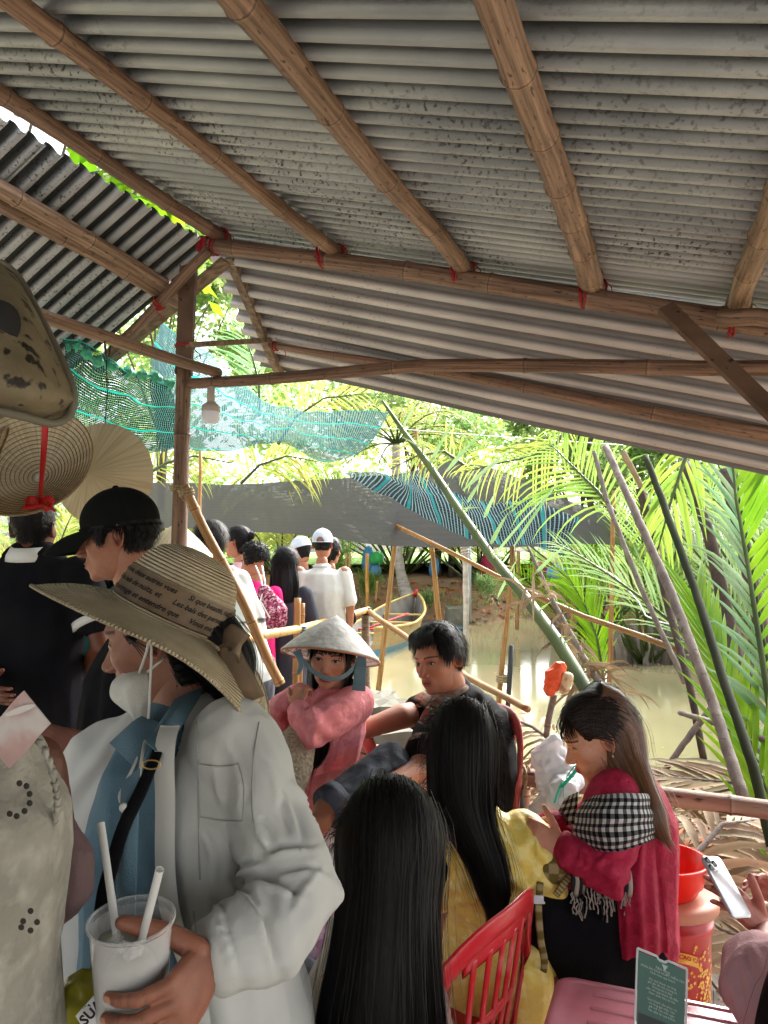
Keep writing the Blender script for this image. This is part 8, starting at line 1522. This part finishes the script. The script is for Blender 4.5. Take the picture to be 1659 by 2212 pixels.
def slabm(name, w_, h_, r, z0, z1, m, parent, off=(0,0), o=None, e=None):
    o = o or ctr; e = e or (ex,ey,ez); pr_ = rrect(w_, h_, r); mb = MB(); P = []
    for z, s_ in ((z0,.96),(z0+(z1-z0)*.25,1),(z1-(z1-z0)*.25,1),(z1,.96)): P.append([o+e[0]*(x*s_+off[0])+e[1]*(y*s_+off[1])+e[2]*z for x, y in pr_])
    mb.grid(P, closed_u=True); n_ = len(pr_); mb.face(list(range(n_))[::-1]); mb.face([3*n_+i for i in range(n_)]); return mb.build(name, m, parent, auto=40)
m_phone = M('silver_phone', (.55,.55,.57), rough=.25, metal=.5, spec=.6); m_lens = M('lens_black', (.01,.01,.012), rough=.08, spec=.8)
slabm('body', .072, .148, .011, -.008, 0, m_phone, PT); slabm('camera_bump', .036, .036, .009, 0, .002, m_phone, PT, (-.015,.053))
for dx, dy in ((-.024,.062),(-.024,.044),(-.007,.053)):
    mb = MB(); o = ctr+ex*dx+ey*dy; mb.lathe([(.0085,.001),(.0085,.0045),(.0075,.005),(.0,.005)], o, ez, n=24); mb.build('camera_lens', m_lens, PT)
# ============================================================ CHAIRS, TABLE, BUCKET AND SMALL THINGS
def plastic_chair(root, O, rt, up, bk, m, w=.40, h=.42, slots=6, seatz=.43, legs=True):
    """O bottom centre of the backrest, rt right, up up, bk outward normal"""
    def P(x, y, z=0): q = x/(w/2); return O + rt*(x) + up*(y) + bk*(z - .045*q*q)
    def pan(name, outline_fn, th=.012): pass
    mb = MB()
    def rib(pts, wd, th=.010): 
        C = catmull([list(P(*p)) for p in pts], 22); mb.tube([V(c) for c in C], [(wd/2, th/2)]*22, n=8, side=up if abs((V(C[-1])-V(C[0])).dot(rt)) > abs((V(C[-1])-V(C[0])).dot(up)) else rt)
    rib([(-w/2*.80,0),(-w/2*.98,h*.45),(-w/2*.86,h*.82),(-w*.25,h*.97),(0,h*1.0),(w*.25,h*.97),(w/2*.86,h*.82),(w/2*.98,h*.45),(w/2*.80,0)], .060, .016)
    o = mb.build('back_frame', m, root)
    mb = MB(); rib([(-w*.30,h*.90),(0,h*.93),(w*.30,h*.90)], .075); mb.build('top_rail', m, root)
    for k in range(slots):
        x = (k-(slots-1)/2)*w*.105; mb = MB(); rib([(x*.85,.02),(x,h*.45),(x*1.1,h*.88)], .024, .009); mb.build('slat', m, root)
    mb = MB(); rib([(-w*.22,h*.42),(0,h*.43),(w*.22,h*.42)], .03); rib([(-w*.40,.01),(0,.0),(w*.40,.01)], .06); mb.build('cross_rail', m, root)
    if legs:
        f = -bk; f = V((f.x,f.y,0)).normalized(); c = V((O.x,O.y,0)); mb = MB(); pr_ = rrect(w, .40, .06); Pp = []
        for z, s_ in ((seatz-.02,.98),(seatz,1),(seatz+.012,.97)): Pp.append([c+rt*(x*s_)+f*(y*s_+.20)+V((0,0,z)) for x, y in pr_])
        mb.grid(Pp, closed_u=True); n_ = len(pr_); mb.face(list(range(n_))[::-1]); mb.face([2*n_+i for i in range(n_)]); mb.build('seat', m, root, auto=40)
        for sx in (-1,1):
            for sy in (0,1): mb = MB(); a = c+rt*(sx*w*.44)+f*(.02+.36*sy)+V((0,0,seatz)); mb.tube([a, V((a.x,a.y,0))+rt*(sx*.03)+f*((sy*2-1)*.03)], [(.024,.016),(.018,.012)], n=8); mb.build('leg', m, root)
# red chair of the person in yellow: back seen from behind, turned a little
rc = thing('plastic_chair', 'bright red slatted plastic chair under the person in the yellow tunic', 'chair', (.25,2.0,0), 'plastic chairs')
A_, B_ = at(988,2085,1.56), at(1176,1938,1.90)
rt = (B_-A_); rt.z = 0; rt.normalize(); bk = V((rt.y,-rt.x,0)).normalized(); upv = (V((0,0,1))+bk*.16).normalized()
plastic_chair(rc, (A_+B_)/2-upv*.35, rt, upv, bk, m_redp, w=.50, h=.37, slots=5, seatz=.42)
pc = thing('plastic_chair', 'faded red plastic chair behind the man in the checked shirt', 'chair', (.5,3.05,0), 'plastic chairs'); bk2 = V((.75,.35,0)).normalized(); rt2 = V((.35,-.75,0)).normalized()
plastic_chair(pc, at(1062,1790,3.02), rt2, (V((0,0,1))+bk2*.12).normalized(), bk2, m_pinkp, w=.42, h=.44, slots=5)
gc = thing('plastic_chair', 'pinkish plastic chair mostly hidden by the pink tunic', 'chair', (-.2,3.0,0), 'plastic chairs'); bk3 = V((.35,.9,0)).normalized(); rt3 = V((.9,-.35,0)).normalized()
plastic_chair(gc, at(712,1790,2.98), rt3, (V((0,0,1))+bk3*.10).normalized(), bk3, m_pinkp, w=.40, h=.38, slots=5)
fc = thing('plastic_chair', 'red plastic chair hidden under the foreground black hair', 'chair', (.02,1.4,0), 'plastic chairs'); plastic_chair(fc, V((.02,1.31,.44)), V((1,0,0)), V((0,-.1,1)).normalized(), V((0,-1,0)), m_redp, w=.36, h=.16, slots=5)
# red stool under the crimson woman
st_ = thing('plastic_stool', 'red plastic stool under the person in crimson', 'stool', (.68,2.2,0)); mb = MB(); cs = V((at(1330,2090,2.18).x,2.2,0)); zt = .40; mb.lathe([(0,zt),(.14,zt),(.15,zt-.01),(.15,zt-.04),(.14,zt-.04)], cs, n=28); mb.build('seat', m_redp, st_)
for k in range(4): a = math.pi/4+k*math.pi/2; mb = MB(); mb.tube([cs+V((.12*math.cos(a),.12*math.sin(a),zt-.03)), cs+V((.17*math.cos(a),.17*math.sin(a),0))], [(.03,.012),(.022,.010)], n=8); mb.build('leg', m_redp, st_)
# low table
m_tab = M('red_pink_tabletop', (.62,.07,.10), (.74,.40,.48), scale=2.2, rough=.22, spec=.5, coat=.3, bump=.05, bscale=60); ZT = .60
def onz(u, v, z): d = at(u, v, 1.0)-V((0,0,CAMZ)); return V((0,0,CAMZ))+d*((z-CAMZ)/d.z)
q0, q1, q2 = onz(1205,2103,ZT), onz(1655,2190,ZT), onz(1160,2260,ZT)
tx = (q1-q0).normalized(); ty = V((tx.y,-tx.x,0)); W_, D_ = .95, .55; tc_ = q0+tx*(W_/2)+ty*(D_/2)
TB = thing('low_table', 'shiny pinkish red plastic table with moulded ridges in the lower right corner', 'table', (tc_.x, tc_.y, 0)); pr_ = rrect(W_, D_, .035, 8)
mb = MB(); P = []
for z, s_ in ((-.045,.995),(-.012,1.0),(-.003,.996),(0,.985),(0,.955),(-.004,.945)): P.append([tc_+tx*(x*s_)+ty*(y*s_)+V((0,0,z)) for x, y in pr_])
mb.grid(P, closed_u=True); n_ = len(pr_); mb.face([5*n_+i for i in range(n_)]); mb.build('table_top', m_tab, TB, auto=40)
mb = MB()
for k in range(9):
    y = -D_/2+.055+k*(D_-.11)/8
    for y2 in (y,): mb.tube([tc_+tx*(x)+ty*y2+V((0,0,-.0035)) for x in np.linspace(-W_/2+.09,W_/2-.09,12)], [(.0065,.0030)]*12, n=8, side=ty, round_ends=True)
mb.build('moulded_ridges', m_tab, TB)
for sx in (-1,1):
    for sy in (-1,1): mb = MB(); p = tc_+tx*(sx*(W_/2-.04))+ty*(sy*(D_/2-.04)); mb.tube([p-V((0,0,.02)), V((p.x,p.y,0))], [(.028,.02),(.02,.014)], n=8); mb.build('leg', m_redp, TB)
# sign holder
SG = thing('sign_holder', 'clear acrylic stand with a dark green text card on the pink table', 'sign holder', at(1425,2200,1.6)); YS = 1.62
s0, s1, s2, s3 = at(1377,2048,YS), at(1484,2093,YS-.03), at(1482,2270,YS-.07), at(1371,2222,YS-.03)
sx_ = (s1-s0); sy_ = (s0-s3); sn = sx_.cross(sy_).normalized(); sn = sn if sn.y < 0 else -sn
def sp_(a, b, d=0): return s3+sx_*a+sy_*b+sn*d
m_acr = M('acrylic_edge', (.62,.66,.66), rough=.15, spec=.6, trans=.3); m_card = M('dark_green_card', (.018,.12,.085), (.012,.085,.062), scale=3, rough=.3, spec=.5); m_cardb = M('black_card_foot', (.012,.02,.022), rough=.3); m_ctext = M('card_text', (.42,.52,.45), rough=.5)
mb = MB()
for z in (-.002,.0): mb.face([mb.vert(sp_(a,b,z)) for a,b in ((.03,.03),(.97,.03),(.97,.97),(.03,.97))])
mb.build('card', m_card, SG, smooth=False)
mb = MB(); mb.face([mb.vert(sp_(a,b,.0008)) for a,b in ((.06,.03),(.94,.03),(.94,.24),(.06,.22))]); mb.build('card_foot', m_cardb, SG, smooth=False)
mb = MB()
for a0, b0, a1, b1 in ((0,0,1,0),(1,0,1,1),(1,1,.62,1),(.62,1,.56,.965),(.56,.965,.44,.965),(.44,.965,.40,1),(.40,1,0,1),(0,1,0,0)): mb.bar(sp_(a0,b0), sp_(a1,b1), .004, .004, up=sn)
mb.build('acrylic_frame', m_acr, SG, smooth=False)
mb = MB(); mb.bar(sp_(-.02,0,.0), sp_(1.02,0,.0), .05, .003, up=(0,0,1)); mb.build('foot', m_acr, SG, smooth=False)
R = random.Random(77); mb = MB(); ux, uy = sx_.normalized(), sy_.normalized()
lines = ['Nhà hàng','MÓN ĂN DỪA NƯỚC MIỀN TÂY','Kính chào quý khách','','Xin quý khách vui lòng','giữ gìn vệ sinh chung và','không hái lá dừa','cảm ơn quý khách đã đến','tham quan khu du lịch','','Quý khách cần phục vụ','vui lòng gọi nhân viên','giờ mở cửa mỗi ngày','hẹn gặp lại quý khách']
for k, s_ in enumerate(lines):
    if not s_: continue
    v, f = text_mesh(s_, .0058 if k else .0072, shear=0); wd = max(p.x for p in v); o_ = sp_(.52, .845-.042*k, .0010); mb.add([o_+ux*(p.x-wd/2)+uy*p.y for p in v], f)
o_ = sp_(.56,.905,.001); mb.face([mb.vert(o_+ux*a+uy*b) for a,b in ((-.006,.004),(.006,.004),(0,-.007))]); mb.build('card_text', m_ctext, SG, smooth=False)
# bucket, lid and basin
BX = at(1490,2000,2.42); bc = V((at(1438,2000,2.42).x, 2.42, 0)); rB = .132
BK = thing('bucket', 'red paint bucket with gold flower print, label and wire handle beside the table', 'bucket', bc); m_bkt = M('red_bucket', (.50,.012,.012), (.42,.01,.01), scale=4, rough=.35, spec=.5); z1 = at(1480,1962,2.3).z
mb = MB(); mb.lathe([(0,.0),(rB*.86,.0),(rB*.88,.02),(rB*.98,z1-.09),(rB*1.03,z1-.085),(rB*1.03,z1-.07),(rB*1.0,z1-.07),(rB*1.0,z1-.03)], bc, n=56); mb.build('pail', m_bkt, BK)
mb = MB(); mb.lathe([(rB*1.08,z1-.040),(rB*1.16,z1-.034),(rB*1.17,z1-.012),(rB*1.13,z1-.004),(rB*.9,z1-.002),(0,z1-.006)], bc, n=56); mb.build('lid', M('dusty_pink_lid', (.50,.13,.08), (.52,.24,.16), scale=6, rough=.5), BK)
def cyl(a, z, r=1.0): zz = z/(z1-.09); rr = rB*lerp(.88,.98,zz)+.0012; return bc+V((math.cos(a)*rr*r, math.sin(a)*rr*r, z))
mb = MB(); R = random.Random(5); m_gold = M('gold_print', (.72,.35,.05), (.8,.5,.1), scale=50, rough=.5)
for k in range(260):
    a = -1.35+R.uniform(-.25,.85)+.0; z = R.gauss(.30,.075); a = -.95+R.gauss(0,.30)
    if not .12 < z < .48: continue
    s_ = R.uniform(.004,.008); pts = [cyl(a+math.cos(t)*s_/rB*(1 if j % 2 else .45), z+math.sin(t)*s_*(1 if j % 2 else .45)) for j, t in enumerate(np.linspace(0,2*math.pi,10,endpoint=False))]; mb.face([mb.vert(p) for p in pts])
mb.build('flower_print', m_gold, BK, smooth=False)
mb = MB(); mb.grid([[cyl(a, .40+dz+.03*math.cos((a+1.75)*2.2)) for a in np.linspace(-2.35,-1.15,20)] for dz in (0,.03)], flip=True); mb.build('label_band', m_gold, BK, smooth=False)
for s_, z, sz, mm in (('SƠN NƯỚC CAO CẤP', .418, .017, m_bkt), ('Jony', .30, .045, m_gold)):
    v, f = text_mesh(s_, sz, shear=.3 if mm is m_gold else 0, bold=.0005); wd = max(p.x for p in v); mb = MB(); mb.add([cyl(-1.72+(p.x-wd/2)/rB, z+p.y+(.03*math.cos((-1.72+(p.x-wd/2)/rB+1.75)*2.2)-.005 if mm is m_bkt else 0), 1.012) for p in v], f); mb.build('print', mm, BK, smooth=False)
mb = MB(); H = [cyl(-2.6,z1-.10,1.04), cyl(-2.0,z1-.20,1.10), cyl(-1.4,z1-.27,1.12), cyl(-.8,z1-.29,1.10), cyl(-.35,z1-.27,1.04)]; mb.tube([V(p) for p in catmull([list(p) for p in H], 30)], .0022, n=6); mb.build('handle', m_wire, BK)
BS = thing('basin', 'bright red plastic basin standing on the bucket lid', 'basin', bc+V((0,0,z1))); rb_ = .134; m_bas = M('bright_red_basin', (.80,.025,.012), rough=.25, spec=.5, trans=.25); bb = bc+V((-.010,0,z1-.003))
mb = MB(); mb.lathe([(0,.004),(rb_*.72,.004),(rb_*.78,.012),(rb_*.84,.032),(rb_*.90,.036),(rb_*.99,.096),(rb_*1.05,.099),(rb_*1.05,.104),(rb_*.975,.104),(rb_*.87,.041),(rb_*.83,.037),(rb_*.74,.016),(0,.012)], bb, n=64); mb.build('basin_body', m_bas, BS)
# plastic bag on the rail
m_film = M('white_plastic_film', (.66,.66,.68), (.52,.53,.55), scale=12, rough=.3, spec=.5, trans=.35, bump=.6, bscale=30)
PB = thing('plastic_bag', 'white crinkled plastic bag hung over the bamboo rail with a green tie', 'plastic bag', at(1200,1700,2.8))
cloth('bag_film', [(A3((1200,1600,2.84),(1188,1630,2.84),(1200,1670,2.82),(1235,1690,2.8)), [(.03,.02),(.07,.04),(.085,.05),(.05,.04)], (1,0,0)), (A3((1228,1680,2.80),(1218,1705,2.72),(1200,1740,2.70),(1185,1780,2.70)), [(.05,.03),(.045,.035),(.065,.05),(.085,.06)], (1,0,0))], m_film, PB, .006, 2, noise=(.012,22,(1,1,1)))
mb = MB(); mt = M('green_tie', (.02,.45,.32), rough=.4)
for pts in ([(1215,1690,2.65),(1205,1712,2.64),(1198,1735,2.64)],[(1218,1690,2.65),(1218,1720,2.63),(1224,1760,2.63)],[(1212,1700,2.64),(1224,1688,2.63),(1246,1662,2.64),(1240,1655,2.65),(1222,1682,2.64)]): mb.tube([V(p) for p in catmull([list(at(*p)) for p in pts], 14)], [(.006,.0015)]*14, n=6)
mb.build('green_tie', mt, PB)
v, f = text_mesh('SÔ ĐÁ', .022, shear=0, bold=.001); mb = MB(); o_ = at(1206,1795,2.60); mb.add([o_+V((p.x,0,p.y)) for p in v], f); mb.build('red_print', M('red_ink', (.6,.05,.06)), PB, smooth=False)
mb = MB(); 
for k in range(5): mb.bar(at(1170+k, 1760+6*k, 2.62), at(1205+k, 1757+6*k, 2.60), .0015, .001)
mb.build('small_print', M('grey_ink', (.2,.2,.22)), PB, smooth=False)
# orange cup on a stake
OC = thing('plastic_pouch', 'crumpled orange and cream plastic pouch stuck on top of a stake', 'plastic pouch', at(1190,1480,3.6)); mo_ = M('orange_plastic', (.75,.10,.025), rough=.35)
cloth('pouch', [(A3((1188,1490,3.6),(1200,1462,3.6),(1210,1440,3.6)), [(.030,.03),(.050,.035),(.030,.02)], (1,0,.4))], mo_, OC, .005, 2, noise=(.010,22,(1,1,1)))
cloth('pouch_side', [(A3((1218,1490,3.57),(1228,1462,3.57)), [(.022,.02),(.026,.02)], (1,0,.3))], M('cream_print', (.62,.50,.30), (.40,.22,.12), scale=40, rough=.5, contrast=(.5,.6)), OC, .005, 2, noise=(.006,20,(1,1,1)))
bamboo('stake', [at(1180,1590,3.65), at(1197,1500,3.6)], .014, .016, m_petg, label='short grey stake carrying the orange pouch', cat='stake', seed=71, n=10)
# ---- hats hanging at the left
h1, O1 = cone_hat('conical_hat', 'conical hat seen from inside with a red ribbon tied in a bow', 'conical hat', at(87,1036,2.62), (-.02,.87,-.45), .213, .115, (m_leafhat, m_hoop), rings=17, group='conical hats hanging at the left')
# inner palm leaf shows hoops; centre disc and ribbon
mb = MB(); mb.lathe([(0,.003),(.016,.002),(.018,0)], at(87,1032,2.595), (-.02,.87,-.45), n=20); mb.build('centre_disc', m_whhat, h1)
m_rr = M('red_satin', (.55,.012,.01), (.45,.008,.008), scale=20, rough=.45, spec=.4)
band('red_ribbon', [(98,905,2.46),(96,950,2.45),(92,1010,2.45),(88,1060,2.45),(87,1088,2.44)], [.022,.021,.018,.014,.010], m_rr, h1, side=(1,0,0))
for pts, w_ in (([(86,1086,2.44),(70,1078,2.42),(56,1086,2.42),(66,1096,2.43),(86,1090,2.43)],.022), ([(88,1086,2.44),(104,1076,2.42),(112,1090,2.42),(100,1098,2.43),(88,1090,2.43)],.022), ([(86,1090,2.43),(70,1096,2.42),(46,1097,2.42)],.010), ([(88,1090,2.43),(110,1098,2.42),(120,1104,2.42)],.010)): band('bow', pts, w_, m_rr, h1, side=(0,0,1), n=20)
h2, O2 = cone_hat('conical_hat', 'conical hat showing its pale ribbed outside, behind the hat with the red ribbon', 'conical hat', at(190,1022,2.82), (-.10,-.97,-.05), .198, .12, (m_leafhat, m_hoop), rings=14, group='conical hats hanging at the left')
h3, O3 = cone_hat('conical_hat', 'cream conical hat cut off by the left edge', 'conical hat', at(-175,990,2.2), (-.80,-.35,.45), .20, .15, (m_leafhat, m_hoop), rings=14, group='conical hats hanging at the left')
# mottled hat close to the camera
m_mot = M('mottled_hat', (.13,.10,.055), (.18,.145,.085), scale=14, rough=.6, c3=(.018,.014,.008), scale3=55, th3=(.56,.62), bump=.3, bscale=60)
H0 = thing('mottled_hat', 'blurry mottled brown straw hat hanging close to the camera at the left edge', 'hat', at(40,900,.80))
mb = MB(); ax = V((.80,-.25,-.35)).normalized()
ctrl = [[(-150,520,.95),(-60,530,.92),(0,566,.90),(40,600,.90)],[(-160,600,.86),(-60,610,.82),(40,640,.82),(95,702,.86)],[(-160,700,.80),(-60,710,.76),(60,745,.77),(135,790,.83)],[(-160,800,.78),(-50,810,.74),(70,830,.75),(158,850,.82)],[(-160,850,.80),(-60,862,.755),(60,885,.765),(156,872,.82)],[(-160,880,.84),(-60,885,.80),(40,905,.80),(128,912,.84)],[(-160,875,.90),(-60,880,.88),(40,895,.88),(110,900,.88)]]
Aq = patch([[at(*p) for p in r] for r in ctrl], 40, 60); mb.grid([[V(p) for p in r] for r in Aq]); mb.grid([[V(p)+V((-.002,.006,.002)) for p in r] for r in Aq], flip=True); mb.build('hat_body', m_mot, H0)
mb = MB(); C = catmull([list(at(*p)) for p in [(-160,868,.79),(-60,878,.745),(40,897,.755),(110,914,.79),(148,898,.818),(160,855,.822),(140,792,.832),(97,704,.86),(42,602,.90),(0,566,.90)]], 60); mb.tube([V(p) for p in C], .0045, n=8); mb.build('hat_rim', M('rim_straw', (.12,.105,.075), rough=.7), H0)
mb = MB(); mb.lathe([(0,.001),(.020,.001),(.026,-.002)], at(-12,700,.765), (0,-1,0), n=24); mb.build('dark_hole', M('dark_hollow', (.01,.008,.006)), H0)
